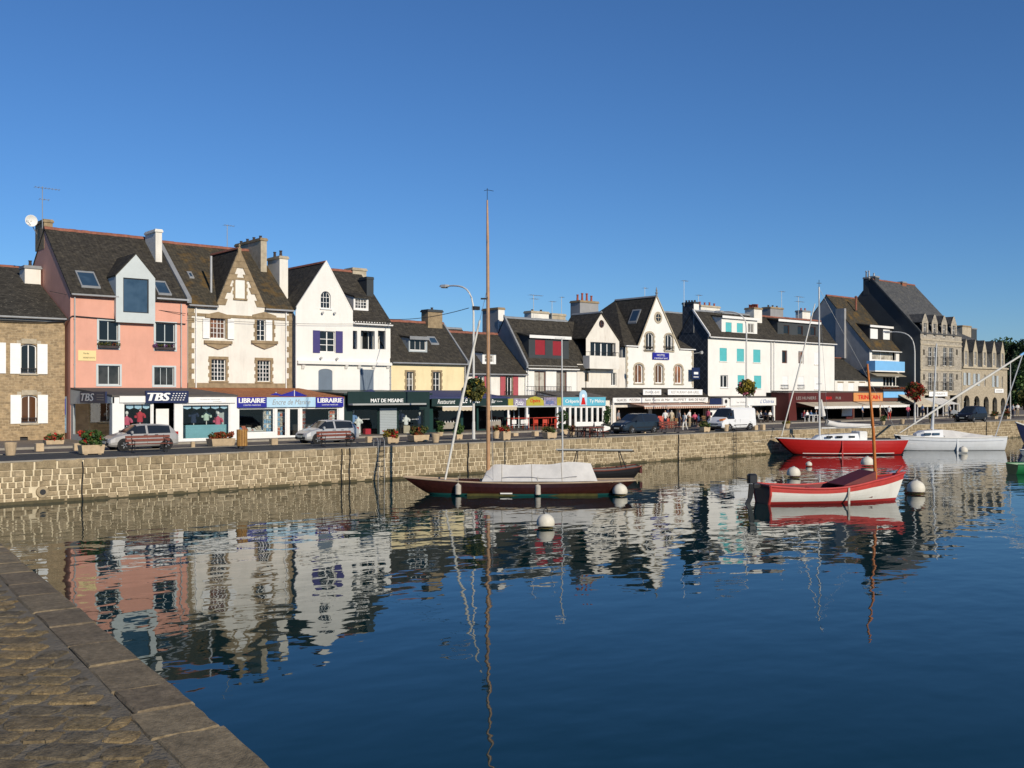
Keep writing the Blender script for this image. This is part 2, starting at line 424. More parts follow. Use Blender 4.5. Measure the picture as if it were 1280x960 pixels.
# striped awning cloth (woven colour)
m, t, b = base_mat('awning_stripe')
tc = N(t, 'TexCoord'); sp = N(t, 'SeparateXYZ'); t.links.new(tc.outputs['Object'], sp.inputs[0])
fr = math_(t, 'FRACT', math_(t, 'MULTIPLY', sp.outputs[0], 3.2)); st = math_(t, 'GREATER_THAN', fr, .5)
t.links.new(mixc(t, st, (.60, .46, .34), (.27, .10, .07)), b.inputs['Base Color']); b.inputs['Roughness'].default_value = .9
def band(name, src, below, wl):                  # hull paint with an anti-fouling colour below the painted waterline
    m = MT[src].copy(); m.name = name; MT[name] = m; t = m.node_tree; b = t.nodes['Principled BSDF']
    tc = N(t, 'TexCoord'); sp = N(t, 'SeparateXYZ'); t.links.new(tc.outputs['Object'], sp.inputs[0])
    old = b.inputs['Base Color'].links[0].from_socket
    t.links.new(mixc(t, math_(t, 'GREATER_THAN', sp.outputs[2], wl), below, old), b.inputs['Base Color'])
band('hull_varnish', 'varnish', (.012, .075, .07), .10); band('hull_coralwhite', 'boat_white', (.36, .03, .028), .13); band('hull_red', 'boat_red', (.015, .015, .018), .06)
band('hull_grey', 'boat_greywhite', (.03, .03, .035), .03)
# quay stones, four tints
for i, c in enumerate(((.325, .255, .16), (.28, .22, .135), (.37, .295, .19), (.25, .195, .12))):
    M('quay_stone_%d' % i, c, .92, .32, 3.5, .8, 22, dirt=.35, dcol=(.13, .10, .05), mott=.2, spec=.15)
M('mortar', (.70, .60, .42), .95, .15, 2, .4, 40, dirt=.2, dcol=(.3, .25, .15))
M('wet_foot', (.085, .07, .035), .5, .3, 4)
for i, c in enumerate(((.20, .15, .078), (.165, .125, .07), (.235, .17, .085), (.14, .112, .07))):
    M('cobble_%d' % i, c, .9, .3, 9, .6, 70, dirt=.45, dcol=(.085, .07, .045), mott=.35, spec=.25)
for i, c in enumerate(((.20, .155, .095), (.175, .135, .085), (.225, .175, .105))):
    M('coping_%d' % i, c, .9, .3, 5, .45, 90, dirt=.45, dcol=(.10, .08, .05), mott=.3, spec=.25)
M('joint_mortar', (.17, .145, .105), .95, .25, 6, .8, 40, dirt=.4, dcol=(.10, .095, .08))
# water: dark body, mirror-like skin, three sizes of ripple
m, t, b = base_mat('water')
tc = N(t, 'TexCoord'); vec = tc.outputs['Object']
b.inputs['Base Color'].default_value = (.0003, .019, .020, 1); b.inputs['Roughness'].default_value = .015; b.inputs['IOR'].default_value = 1.385; b.inputs['Specular Tint'].default_value = (.35, .95, 1, 1)
b.inputs['Specular IOR Level'].default_value = .5
def wn(scale, stretch, rot, detail=2, rough=.45):
    mp = N(t, 'Mapping'); mp.inputs['Scale'].default_value = stretch; mp.inputs['Rotation'].default_value = (0, 0, rot); t.links.new(vec, mp.inputs[0])
    n = N(t, 'TexNoise', i_Scale=scale, i_Detail=detail, i_Roughness=rough); t.links.new(mp.outputs[0], n.inputs['Vector']); return n.outputs[0]
h = math_(t, 'ADD', math_(t, 'MULTIPLY', wn(.55, (1, 1.5, 1), R(40)), .030), math_(t, 'MULTIPLY', wn(1.7, (1, 1.3, 1), R(15)), .0048))
h = math_(t, 'ADD', h, math_(t, 'MULTIPLY', wn(5.5, (1, 1, 1), R(-30)), .0003))
calm = blotch(t, vec, .045, .38, .62, detail=2)
h = math_(t, 'MULTIPLY', h, math_(t, 'ADD', math_(t, 'MULTIPLY', calm, .55), .45))
bump(t, b, h, 1.0, 1.0)
# ------------------------------------------------------------------ the setting
mb = MB(); mb.poly([(-400, -600, WATER), (900, -600, WATER), (900, .6, WATER), (-400, .6, WATER)]); struct('water', mb, 'water')
mb = MB(); mb.poly([(-2500, -2500, -9), (2500, -2500, -9), (2500, 2500, -9), (-2500, 2500, -9)]); struct('terrain', mb, 'hill_green')
EDG = [(-400, 5.5), (29, 5.5), (38, 3.4), (47, 2.2), (60, 2.0), (120, 1.6), (900, 1.6)]      # inner edge of the asphalt promenade
pm, rd, kb = MB(), MB(), MB()
for (a0, e0), (a1, e1) in zip(EDG, EDG[1:]):
    pm.poly([(a0, .3, 0), (a1, .3, 0), (a1, e1, 0), (a0, e0, 0)]); rd.poly([(a0, e0, -.012), (a1, e1, -.012), (a1, 10.0, -.012), (a0, 10.0, -.012)])
    kb.hexa([(a0, e0-.02, -.2), (a1, e1-.02, -.2), (a1, e1+.13, -.2), (a0, e0+.13, -.2)], [(a0, e0-.02, .025), (a1, e1-.02, .025), (a1, e1+.13, .025), (a0, e0+.13, .025)])
struct('promenade', pm, 'asphalt'); struct('road', rd, 'road_surface')
mb = MB(); mb.poly([(-400, 10.1, .09), (900, 10.1, .09), (900, 400, .09), (-400, 400, .09)]); struct('pavement', mb, 'paving')
kb.box(-400, 900, 9.96, 10.1, -.2, .115); struct('kerb', kb, 'kerb_stone')
# far quay wall: mortar body, each stone a block of its own
wall = MB(); wall.box(-400, 900, 0.03, .9, -4.5, -.05)
qw = struct('quay_wall', wall, 'mortar')
mb = MB(); mb.box(-400, 900, -.012, .3, -2.6, WATER+.14); part('wet_foot', mb, 'wet_foot', qw)
def stone_block(mb, x0, x1, z0, z1, d, m=0, c=.022, y=0.03):
    j = lambda: random.uniform(-.012, .012)
    b = [(x0, y, z0), (x1, y, z0), (x1, y, z1), (x0, y, z1)]
    k = [(x0+j(), y-d*.5, z0+j()*.6), (x1+j(), y-d*.5, z0+j()*.6), (x1+j(), y-d*.5, z1+j()*.6), (x0+j(), y-d*.5, z1+j()*.6)]
    f = [(x0+c+j(), y-d+j()*.6, z0+c), (x1-c+j(), y-d+j()*.6, z0+c), (x1-c+j(), y-d+j()*.6, z1-c), (x0+c+j(), y-d+j()*.6, z1-c)]
    mb.loft([b, k, f], m, False, True)
COURSES = [(-.42, 0.0, 1.15), (-.71, -.45, .55), (-.95, -.74, .42), (-1.22, -.98, .5), (-1.47, -1.25, .44), (-1.70, -1.50, .5), (-1.98, -1.73, .55), (-2.4, -2.0, .6)]
PIPE = (U(53, 0), Z(53, 615, 0))
near, farm = 0, MB()
seam = U(103, 0)
for z0, z1, ln in COURSES:
    x = 8.0+random.random()
    while x < 128:
        first = z1 == 0.0
        l = ln*random.uniform(.6, 1.25)
        if first and x > seam: l = random.uniform(.45, .85)
        x1 = x+l
        dz = 0 if first else random.uniform(-.012, .012)
        g = .042 if x < seam else .030
        if not (abs((x+x1)/2-PIPE[0]) < .10+l/2 and abs((z0+z1)/2-PIPE[1]) < .24):
            i = random.choice((0, 0, 1, 2, 3)) if x < seam else random.choice((0, 1, 2, 2, 3))
            if x < 32 and near < 296 and z1 > -2.0:
                b = MB(); stone_block(b, x+g, x1-g, z0+dz, z1+dz, random.uniform(.035, .06)); part('stone', b, 'quay_stone_%d' % i, qw); near += 1
            else: stone_block(farm, x+g, x1-g, z0+dz, z1+dz, random.uniform(.03, .05), i)
        x = x1
part('stone_facing', farm, ['quay_stone_%d' % i for i in range(4)], qw, kind='stuff')
# top of the wall: flat edge between the stones and the asphalt
mb = MB(); mb.box(-400, 900, -.02, .3, -.06, .004); part('wall_top', mb, 'kerb_stone', qw)
# drain pipe mouth
mb = MB(); prof = [(.20, -.03), (.29, -.02), (.30, .03)]
mb.lathe((PIPE[0], 0, PIPE[1]), [(.12, .3), (.12, -.075), (.18, -.075), (.26, -.06), (.29, .03)], 20, 0, 'y'); part('pipe_collar', mb, 'quay_stone_2', qw)
mb = MB(); mb.lathe((PIPE[0], 0, PIPE[1]), [(.135, -.080), (.13, -.077)], 20, 0, 'y'); part('pipe_mouth', mb, 'paint_dark', qw)
# foreground quay, higher than the street opposite
FQ = 1.40
def fq(px, py): Y = (H-FQ)*F/(py-HOR); return Vector(((px-640)/F*Y, Y))
A, Bq = fq(335, 960), fq(0, 680)
ed = (Bq-A).normalized(); en = Vector((-ed.y, ed.x))            # en points to the land side
if en.x > 0: en = -en
def fw(s, n, z=FQ):
    p = A+ed*s+en*n; x, y = CW(p.x, p.y); return (x, y, z)
body = MB()
S0, S1 = -9.0, 44.0
body.hexa([fw(S0, .03, -5), fw(S1, .03, -5), fw(S1, 14, -5), fw(S0, 14, -5)], [fw(S0, .03, FQ-.05), fw(S1, .03, FQ-.05), fw(S1, 14, FQ-.05), fw(S0, 14, FQ-.05)])
nq = struct('near_quay', body, 'joint_mortar')
s = S0
rs = random.Random(5)
while s < 30:
    l = rs.uniform(.42, .8); wd = .31+rs.uniform(-.02, .03); i = rs.randrange(3); h = rs.uniform(-.004, .004)
    g = .005
    top = FQ+h; q = .012
    j = lambda: rs.uniform(-.012, .012)
    base = [(s+g, -.02+j()), (s+l-g, -.02+j()), (s+l-g, wd), (s+g, wd)]
    b = MB()
    def ring(inset, z):
        cx, cy = s+l/2, wd/2
        pts = []
        for k, (a, c) in enumerate(base):
            a2 = a+(inset if a < cx else -inset); c2 = c+(inset if c < cy else -inset); pts.append((a2, c2))
        rs2 = []
        for k in range(4):
            p, n = pts[k], pts[(k+1) % 4]
            for f_ in (0, .33, .67): rs2.append((p[0]+(n[0]-p[0])*f_, p[1]+(n[1]-p[1])*f_))
        return [fw(a+rs.uniform(-.007, .007), c+rs.uniform(-.007, .007), z+rs.uniform(-.003, .003)) for a, c in rs2]
    b.loft([ring(0, top-.38), ring(0, top-q), ring(q*.9, top)], 0, False, True)
    part('coping_stone', b, 'coping_%d' % i, nq)
    s += l
# setts: rows across the quay
cob = MB(); ncob = 0
Y = 3.6
while Y < 12.5:
    d = rs.uniform(.15, .235)
    X = (-640-60)/F*Y-.3
    while X < .2:
        l = rs.uniform(.14, .36)
        for l2 in (l, .24, .18, .13, .10):
            if l2 <= l:
                cxy = Vector((X+l2/2, Y+d/2)); n = (cxy-A).dot(en)
                if n > .345+l2*.41: break
        l = l2
        if n > .345+l*.41 and n < 9:
            b = MB(); m_ = 14; ang = rs.uniform(-.12, .12)
            def ring(k, z, jit):
                out_ = []
                for q in range(m_):
                    t_ = 2*math.pi*q/m_
                    cx_, sy_ = math.cos(t_), math.sin(t_)
                    sx = math.copysign(abs(cx_)**.42, cx_)*(l/2-.010)*k; sy = math.copysign(abs(sy_)**.42, sy_)*(d/2-.010)*k
                    sx, sy = sx*math.cos(ang)-sy*math.sin(ang), sx*math.sin(ang)+sy*math.cos(ang)
                    x_, y_ = CW(cxy.x+sx+jit[q], cxy.y+sy+jit[-q-1]); out_.append((x_, y_, z+rs.uniform(-.005, .005)))
                return out_
            jit = [rs.uniform(-.012, .012) for _ in range(m_)]
            hz = FQ+rs.uniform(-.006, .007)
            b.loft([ring(1, FQ-.07, jit), ring(1.0, hz-.018, jit), ring(.93, hz-.003, jit), ring(.6, hz+.002, jit)], 0, False, True)
            inview = abs(cxy.x/cxy.y) < .56
            if inview and ncob < 296: part('sett', b, 'cobble_%d' % rs.randrange(4), nq, smooth=True); ncob += 1
            else:
                bb = len(cob.v); cob.v += b.v; cob.f += [[bb+i_ for i_ in f_] for f_ in b.f]; cob.m += [rs.randrange(4)]*len(b.f)
        X += l
    Y += d
part('sett_field', cob, ['cobble_%d' % i for i in range(4)], nq, kind='stuff', smooth=True)
mb = MB(); mb.loft([[fw(A_, n_, FQ-.03) for A_, n_ in ((-9, .30), (30, .30), (30, 13), (-9, 13))], [fw(A_, n_, FQ-.010) for A_, n_ in ((-9, .30), (30, .30), (30, 13), (-9, 13))]], 0, False, True)
part('joint_bed', mb, 'joint_mortar', nq)

# ------------------------------------------------------------------ lettering
def text_mb(txt, shear=0.0, spacing=1.0, italic=False):
    c = bpy.data.curves.new('lettering', 'FONT'); c.body = txt; c.align_x = 'CENTER'; c.align_y = 'CENTER'; c.shear = shear; c.space_character = spacing
    c.resolution_u = 3
    o = bpy.data.objects.new('lettering', c); COL.objects.link(o)
    dg = bpy.context.evaluated_depsgraph_get(); me = o.evaluated_get(dg).to_mesh()
    vs_ = [tuple(v.co) for v in me.vertices]; fs_ = [list(p.vertices) for p in me.polygons]
    o.evaluated_get(dg).to_mesh_clear(); bpy.data.objects.remove(o); bpy.data.curves.remove(c)
    return vs_, fs_
def letters(parent, txt, uc, zc, w, h, at, mat, face='front', shear=0.0, bold=0.0):
    vs_, fs_ = text_mb(txt, shear)
    xs = [p[0] for p in vs_]; ys = [p[1] for p in vs_]
    sx = w/(max(xs)-min(xs)); sz = h/(max(ys)-min(ys)); cx = (max(xs)+min(xs))/2; cy = (max(ys)+min(ys))/2
    mb = MB()
    reps = [(0, 0)] if not bold else [(0, 0), (bold, 0), (-bold, .002)]
    for k, (bx, e) in enumerate(reps):
        if face == 'front': mb.add([(uc+(x-cx)*sx+bx, at-.003*k, zc+(y-cy)*sz) for x, y, _ in vs_], fs_)
        else: mb.add([(at-.003*k, uc-(x-cx)*sx+bx, zc+(y-cy)*sz) for x, y, _ in vs_], fs_)
    return part('lettering', mb, mat, parent)

# ------------------------------------------------------------------ building kit
class Bld:
    def __init__(s, name, label, cat, v, wall, x0, x1, side=None, group=None):
        s.v = v; s.u0 = U(x0, v); s.u1 = U(x1, v); s.wall = wall; s.side = side or wall
        s.root = thing(name, label, cat, (s.u0, v, 0), group=group); s.holes = []; s.mb = MB(); s.roofplane = None
    def hole(s, x0, y0, x1, y1, arch=0):
        u0, u1, z0, z1 = rect(x0, y0, x1, y1, s.v); return s.hole_uz(u0, u1, z0, z1, arch)
    def hole_uz(s, u0, u1, z0, z1, arch=0):
        p = [(u0, z0), (u1, z0)]
        if arch:
            r = (u1-u0)/2; rise = r*arch; n = 10; zc = z1-rise
            p += [(u0+r+r*math.cos(math.pi*k/n), zc+rise*math.sin(math.pi*k/n)) for k in range(n+1)]
        else: p += [(u1, z1), (u0, z1)]
        s.holes.append(p); return p
    def win(s, x0, y0, x1, y1, nx=2, ny=3, frame='paint_white', pane='pane', arch=0, depth=.14, fw=.07, mw=.035, sill=None, sur=None, shut=None, sw=None, name='window', transom=None):
        p = s.hole(x0, y0, x1, y1, arch); win = s.window_at(p, s.v+depth, nx, ny, frame, pane, fw, mw, name, transom)
        u0, u1, z0 = p[0][0], p[1][0], p[0][1]; z1 = max(q[1] for q in p)
        if sill:
            mb = MB(); mb.box(u0-.09, u1+.09, s.v-.10, s.v+.10, z0-.10, z0-.003); part('sill', mb, sill, win)
        if sur: s.surround(p, sur)
        if shut:
            w_ = sw or (u1-u0)/2
            for a, b in ((u0-w_-.02, u0-.02), (u1+.02, u1+w_+.02)): s.shutter(a, b, z0-.02, z1+.02, s.v-.045, shut)
        return win
    def shutter(s, a, b, z0, z1, v, mat):
        mb = MB(); mb.box(a, b, v, v+.035, z0, z1)
        n = max(4, int((z1-z0)/.11)); f = .07
        for k in range(n):
            z = z0+f+(z1-z0-2*f)*k/n; h = (z1-z0-2*f)/n
            mb.hexa([(a+f, v-.012, z), (b-f, v-.012, z), (b-f, v-.001, z), (a+f, v-.001, z)], [(a+f, v-.003, z+h*.8), (b-f, v-.003, z+h*.8), (b-f, v-.001, z+h*.8), (a+f, v-.001, z+h*.8)])
        for q in ((a, a+f), (b-f, b)): mb.box(q[0], q[1], v-.014, v-.001, z0, z1)
        for q in ((z0, z0+f), (z1-f, z1), ((z0+z1)/2-f/2, (z0+z1)/2+f/2)): mb.box(a+f, b-f, v-.014, v-.001, q[0], q[1])
        return part('shutter', mb, mat, s.root)
    def window_at(s, p, v, nx, ny, frame, pane, fw, mw, name='window', transom=None):
        us = [q[0] for q in p]; zs = [q[1] for q in p]; u0, u1, z0, z1 = min(us), max(us), min(zs), max(zs)
        cu, cz = (u0+u1)/2, (z0+z1)/2; kx, kz = (u1-u0-2*fw)/(u1-u0), (z1-z0-2*fw)/(z1-z0)
        inn = [(cu+(a-cu)*kx, cz+(b-cz)*kz) for a, b in p]
        e = .003
        outr = [(cu+(a-cu)*(1-e), cz+(b-cz)*(1-e)) for a, b in p]
        mb = MB()
        mb.loft([[(a, v+.06, b) for a, b in outr], [(a, v, b) for a, b in outr], [(a, v, b) for a, b in inn], [(a, v+.06, b) for a, b in inn]])
        arch = len(p) > 4; ztop = z1-fw
        for i in range(1, nx):
            x = u0+fw+(u1-u0-2*fw)*i/nx; wd = mw*1.7 if (i*2 == nx) else mw
            zt = ztop if (not arch or i*2 == nx) else p[2][1]+(z1-p[2][1])*.7
            mb.box(x-wd/2, x+wd/2, v+.006, v+.055, z0+fw-.002, zt)
        for i in range(1, ny):
            z = z0+fw+(z1-z0-2*fw)*i/ny
            if transom and i == ny-1: z = z0+(z1-z0)*transom
            mb.box(u0+fw-.002, u1-fw+.002, v+.010, v+.050, z-mw/2, z+mw/2)
        w_ = part(name, mb, frame, s.root)
        mb = MB(); mb.poly([(a, v+.03, b) for a, b in inn]); part('pane', mb, pane, w_)
        return w_
    def surround(s, p, sur):                     # stone blocks round an opening
        mat, wd = sur
        us = [q[0] for q in p]; zs = [q[1] for q in p]; u0, u1, z0, z1 = min(us), max(us), min(zs), max(zs)
        mb = MB(); v = s.v; z = z0; k = 0; pr = .045
        zspring = p[2][1] if len(p) > 4 else z1
        while z < zspring-.02:
            h = min(.27, zspring-z)
            w_ = wd*(1.35 if k % 2 else .85)
            mb.box(u0-w_, u0-.002, v-pr-.004*(k % 3), v+.05, z+.004, z+h-.004); mb.box(u1+.002, u1+w_, v-pr-.004*(k % 3), v+.05, z+.004, z+h-.004)
            z += h; k += 1
        if len(p) > 4:
            arc = p[2:]; cu = (u0+u1)/2; cz = zspring; n = len(arc)
            outer = [(cu+(a-cu)*(1+wd/((u1-u0)/2)), cz+(b-cz)*(1+wd/max(z1-cz, .05)*.9)+.0) for a, b in arc]
            for i in range(n-1):
                q = [arc[i], arc[i+1], outer[i+1], outer[i]]
                mb.extr([(a, b+.001) for a, b in q], v-pr-.006*(i % 2), v+.05)
        else:
            mb.box(u0-wd*1.2, u1+wd*1.2, v-pr-.01, v+.05, z1+.003, z1+wd*1.15)
        mb.box(u0-wd*1.15, u1+wd*1.15, v-.11, v+.05, z0-.13, z0-.004)
        return part('surround', mb, mat, s.root)
    def quoins(s, px, y0, y1, side, mat, n, wd=.34):
        u = U(px, s.v); za, zb = Z(px, y1, s.v), Z(px, y0, s.v)
        for k in range(n):
            a = za+(zb-za)*k/n; b = za+(zb-za)*(k+1)/n; w_ = wd*(1.3 if k % 2 else .75)
            mb = MB(); u_a, u_b = (u, u+w_) if side == 'l' else (u-w_, u)
            mb.box(u_a, u_b, s.v-.04-.006*random.random(), s.v+.06, a+.008, b-.008); part('quoin', mb, mat, s.root)
    def facade(s, outer, th=.22):
        for p in [outer]: pass
        loops = [[Vector((a, b, 0)) for a, b in outer]]+[[Vector((a, b, 0)) for a, b in h] for h in s.holes]
        flat = [q for l in loops for q in l]
        tris = tessellate_polygon(loops)
        s.mb.add([(q.x, s.v, q.y) for q in flat], [list(t_) for t_ in tris])
        for h in s.holes:
            s.mb.loft([[(a, s.v, b) for a, b in h], [(a, s.v+th, b) for a, b in h]])
    def body(s, vr, zr, ze, vb=None, zb=None, left=True, right=True, side_m=1):
        vb = vb if vb is not None else 2*vr-s.v; zb = ze if zb is None else zb
        g = [(s.v+.001, -.3), (vb, -.3), (vb, zb), (vr, zr), (s.v+.001, ze)]
        if left: s.mb.poly([(s.u0, a, b) for a, b in g], side_m)
        if right: s.mb.poly([(s.u1, a, b) for a, b in g], side_m)
        s.mb.poly([(s.u0, vb, -.3), (s.u1, vb, -.3), (s.u1, vb, zb), (s.u0, vb, zb)], side_m)
    def finish(s, label=None):
        return part('wall', s.mb, [s.wall, s.side], s.root, label)
    def roof(s, ze, vr, zr, mat, vb=None, zb=None, oe=.28, og=.10, t=.14, ridge='ridge_tile', u0=None, u1=None, gap=None):
        u0 = (s.u0 if u0 is None else u0)-og; u1 = (s.u1 if u1 is None else u1)+og
        vb = vb if vb is not None else 2*vr-s.v; zb = ze if zb is None else zb
        sl_ = (zr-ze)/(vr-s.v); sb = (zr-zb)/(vb-vr); e = .05
        s.roofplane = (s.v, ze+e+t*.6, sl_)
        mb = MB()
        a0 = ze-oe*sl_+t*.6+e; top = zr+t*.6+e
        vk = s.v+.3; zk = a0+(vk-s.v+oe)*sl_
        if gap:
            mb.slab([(u0, s.v-oe, a0), (gap[0], s.v-oe, a0), (gap[0], vk, zk), (u0, vk, zk)], t); mb.slab([(gap[1], s.v-oe, a0), (u1, s.v-oe, a0), (u1, vk, zk), (gap[1], vk, zk)], t)
            mb.slab([(u0, vk+.001, zk+.001), (u1, vk+.001, zk+.001), (u1, vr, top), (u0, vr, top)], t)
        else: mb.slab([(u0, s.v-oe, a0), (u1, s.v-oe, a0), (u1, vr, top), (u0, vr, top)], t)
        mb.slab([(u0, vr+.001, top), (u1, vr+.001, top), (u1, vb+oe, zb-oe*sb+t*.6+e), (u0, vb+oe, zb-oe*sb+t*.6+e)], t)
        r = part('roof', mb, mat, s.root)
        if ridge:
            mb = MB(); n = max(3, int((u1-u0)/.42)); k = 0
            for i in range(n):
                x0 = u0+(u1-u0)*i/n; x1 = u0+(u1-u0)*(i+1)/n+.03; hh = top+random.uniform(-.012, .012)
                mb.loft([[(x, vr-.17, hh-.12), (x, vr-.10, hh+.05), (x, vr, hh+.10), (x, vr+.10, hh+.05), (x, vr+.17, hh-.12)] for x in (x0, x1)], 0, True, True)
            part('ridge_tiles', mb, ridge, r)
        return r
    def gutter(s, ze, mat='zinc', oe=.28, u0=None, u1=None, sl_=None):
        u0 = s.u0 if u0 is None else u0; u1 = s.u1 if u1 is None else u1
        mb = MB(); v = s.v-oe-.07; z = ze-oe*(s.roofplane[2] if s.roofplane else .8)+.05
        pr = [(v-.07, z+.06), (v-.06, z-.03), (v, z-.07), (v+.06, z-.03), (v+.07, z+.06), (v+.045, z+.06), (v+.035, z-.01), (v, z-.04), (v-.035, z-.01), (v-.045, z+.06)]
        mb.extr(pr, u0, u1, 0, 'yz'); part('gutter', mb, mat, s.root)
        mb = MB(); mb.box(u0, u1, s.v-.14, s.v-.002, ze-.26, ze-.05); part('fascia', mb, 'paint_white' if mat == 'paint_white' else 'lead', s.root)
    def pipe(s, px, y0, y1, mat='pipe_grey', r=.045):
        u = U(px, s.v); mb = MB(); mb.tube((u, s.v-.09, Z(px, y1, s.v)), (u, s.v-.09, Z(px, y0, s.v)), r, n=8)
        za, zb = Z(px, y1, s.v), Z(px, y0, s.v)
        for k in range(1, 4):
            z = za+(zb-za)*k/4; mb.box(u-.06, u+.06, s.v-.14, s.v-.001, z-.02, z+.02)
        part('downpipe', mb, mat, s.root)
    def chimney(s, x0, x1, ytop, vr, depth, zbot, mat, pots=0, cap='lead', potmat='pot_red', ph=.35, capw=.08):
        u0, u1 = U(x0, vr-depth/2), U(x1, vr-depth/2); zt = Z((x0+x1)/2, ytop, vr-depth/2)
        mb = MB(); mb.box(u0, u1, vr-depth/2, vr+depth/2, zbot, zt-.22)
        c = part('chimney', mb, mat, s.root)
        mb = MB(); mb.box(u0-capw, u1+capw, vr-depth/2-capw, vr+depth/2+capw, zt-.219, zt-.10); mb.box(u0-capw*.4, u1+capw*.4, vr-depth/2-capw*.4, vr+depth/2+capw*.4, zt-.099, zt); part('chimney_cap', mb, cap, c)
        for k in range(pots):
            f_ = (k+.5)/pots; mb = MB()
            along_u = (u1-u0) > depth
            cu = u0+(u1-u0)*(f_ if along_u else .5); cv = vr if along_u else vr-depth/2+depth*f_
            hh = ph*random.uniform(.8, 1.15)
            mb.lathe((cu, cv, zt), [(.13, 0), (.105, hh*.5), (.10, hh*.85), (.13, hh*.88), (.13, hh), (.08, hh)], 10); part('chimney_pot', mb, potmat, c, smooth=True)
        return c
    def stack(s, u, pb, pc, pr, ytop, zbot, mat, pots=0, cap='pale_stone', potmat='pot_red', ph=.35, front=None):
        # chimney whose left face stands at u and spans the view from pb (rear corner) to pc (front corner), front face to pr
        v0, v1 = VU(pc, u), VU(pb, u); u1 = U(pr, v0); zt = ZU(pc, ytop, u)
        mb = MB(); mb.box(u, u1, v0, v1, zbot, zt-.22); c = part('chimney', mb, mat, s.root); k = .07
        mb = MB(); mb.box(u-k, u1+k, v0-k, v1+k, zt-.219, zt-.08); mb.box(u-k*.4, u1+k*.4, v0-k*.4, v1+k*.4, zt-.079, zt); part('chimney_cap', mb, cap, c)
        if front: mb = MB(); mb.box(u+.01, u1-.01, v0-.03, v0-.003, zbot, zt-.225); part('chimney_front', mb, front, c)
        for q in range(pots):
            hh = ph*random.uniform(.8, 1.15); mb = MB(); mb.lathe(((u+u1)/2, v0+(v1-v0)*(q+.5)/pots, zt), [(.13, 0), (.105, hh*.5), (.10, hh*.85), (.13, hh*.88), (.13, hh), (.08, hh)], 10); part('chimney_pot', mb, potmat, c, smooth=True)
    def on_roof(s, px, py):
        v0, z0, sl_ = s.roofplane; a, b = v0, v0+20
        for _ in range(40):
            m_ = (a+b)/2
            if Z(px, py, m_) > z0+(m_-v0)*sl_: a = m_
            else: b = m_
        return a
    def skylight(s, x0, y0, x1, y1, frame='lead', pane='pane_sky'):
        v0, z0, sl_ = s.roofplane; xc = (x0+x1)/2
        va, vb = s.on_roof(xc, y1), s.on_roof(xc, y0); u0, u1 = U(x0+2, va), U(x1-3, va)
        pl = lambda v, e: z0+(v-v0)*sl_+e
        def ring(u0, u1, va, vb, e): return [(u0, va, pl(va, e)), (u1, va, pl(va, e)), (u1, vb, pl(vb, e)), (u0, vb, pl(vb, e))]
        mb = MB(); k = .09
        mb.loft([ring(u0, u1, va, vb, -.03), ring(u0, u1, va, vb, .09), ring(u0+k, u1-k, va+k, vb-k, .09), ring(u0+k, u1-k, va+k, vb-k, .04)])
        f_ = part('skylight', mb, frame, s.root)
        mb = MB(); mb.poly(ring(u0+k, u1-k, va+k, vb-k, .05)); part('pane', mb, pane, f_)
    def dormer(s, x0, x1, ytop, ybot, wins, wallm, roofm, kind='shed', apex=None, frame='paint_white', pane='pane', vf=None, rt=.12, fas='paint_white', nx=2, ny=1, fall=.35, over=.14):
        v0, z0, sl_ = s.roofplane; xc = (x0+x1)/2
        vf = s.on_roof(xc, ybot) if vf is None else vf
        u0, u1 = U(x0, vf), U(x1, vf); zb, zt = Z(xc, ybot, vf), Z(xc, ytop, vf)
        n0 = len(s.holes); keep = s.holes; s.holes = []; vkeep = s.v; s.v = vf
        for (a, b, c, d, *opt) in wins:
            o_ = opt[0] if opt else {}
            p = s.hole(a, b, c, d)
            if o_.get('closed'): 
                us = [q[0] for q in p]; zs = [q[1] for q in p]; mbs = MB(); mbs.box(min(us)+.01, max(us)-.01, vf+.03, vf+.06, min(zs)+.01, max(zs)-.01); part('shutter', mbs, o_['closed'], s.root)
                for z_ in range(1, 12):
                    pass
            else: s.window_at(p, vf+.08, o_.get('nx', nx), o_.get('ny', ny), o_.get('frame', frame), o_.get('pane', pane), .06, .035)
        hs = s.holes; s.holes = keep; s.v = vkeep
        mb = MB()
        outer = [(u0, zb-.25), (u1, zb-.25), (u1, zt)]+([(U(apex[0], vf), Z(apex[0], apex[1], vf))] if apex else [])+[(u0, zt)]
        loops = [[Vector((a, b, 0)) for a, b in outer]]+[[Vector((a, b, 0)) for a, b in h] for h in hs]
        mb.add([(q.x, vf, q.y) for l in loops for q in l], [list(t_) for t_ in tessellate_polygon(loops)])
        for h in hs: mb.loft([[(a, vf, b) for a, b in h], [(a, vf+.16, b) for a, b in h]])
        top = max(q[1] for q in outer)
        vb = v0+(top-z0)/sl_+.6
        if not apex:
            f2 = fall; vb = vf+ (zt-zb)/(sl_-f2)+.5 if sl_ > f2 else vf+4
            ztb = zt+(vb-vf)*f2
        else: ztb = zt
        vc = v0+(zt-z0)/sl_+.15
        for u in (u0, u1): mb.poly([(u, vf+.001, zb-.25), (u, vc, zt), (u, vf+.001, zt)] if apex else [(u, vf+.001, zb-.25), (u, vb, z0+(vb-v0)*sl_-.5), (u, vb, ztb), (u, vf+.001, zt)])
        d_ = part('dormer', mb, wallm, s.root)
        mb = MB(); o = over
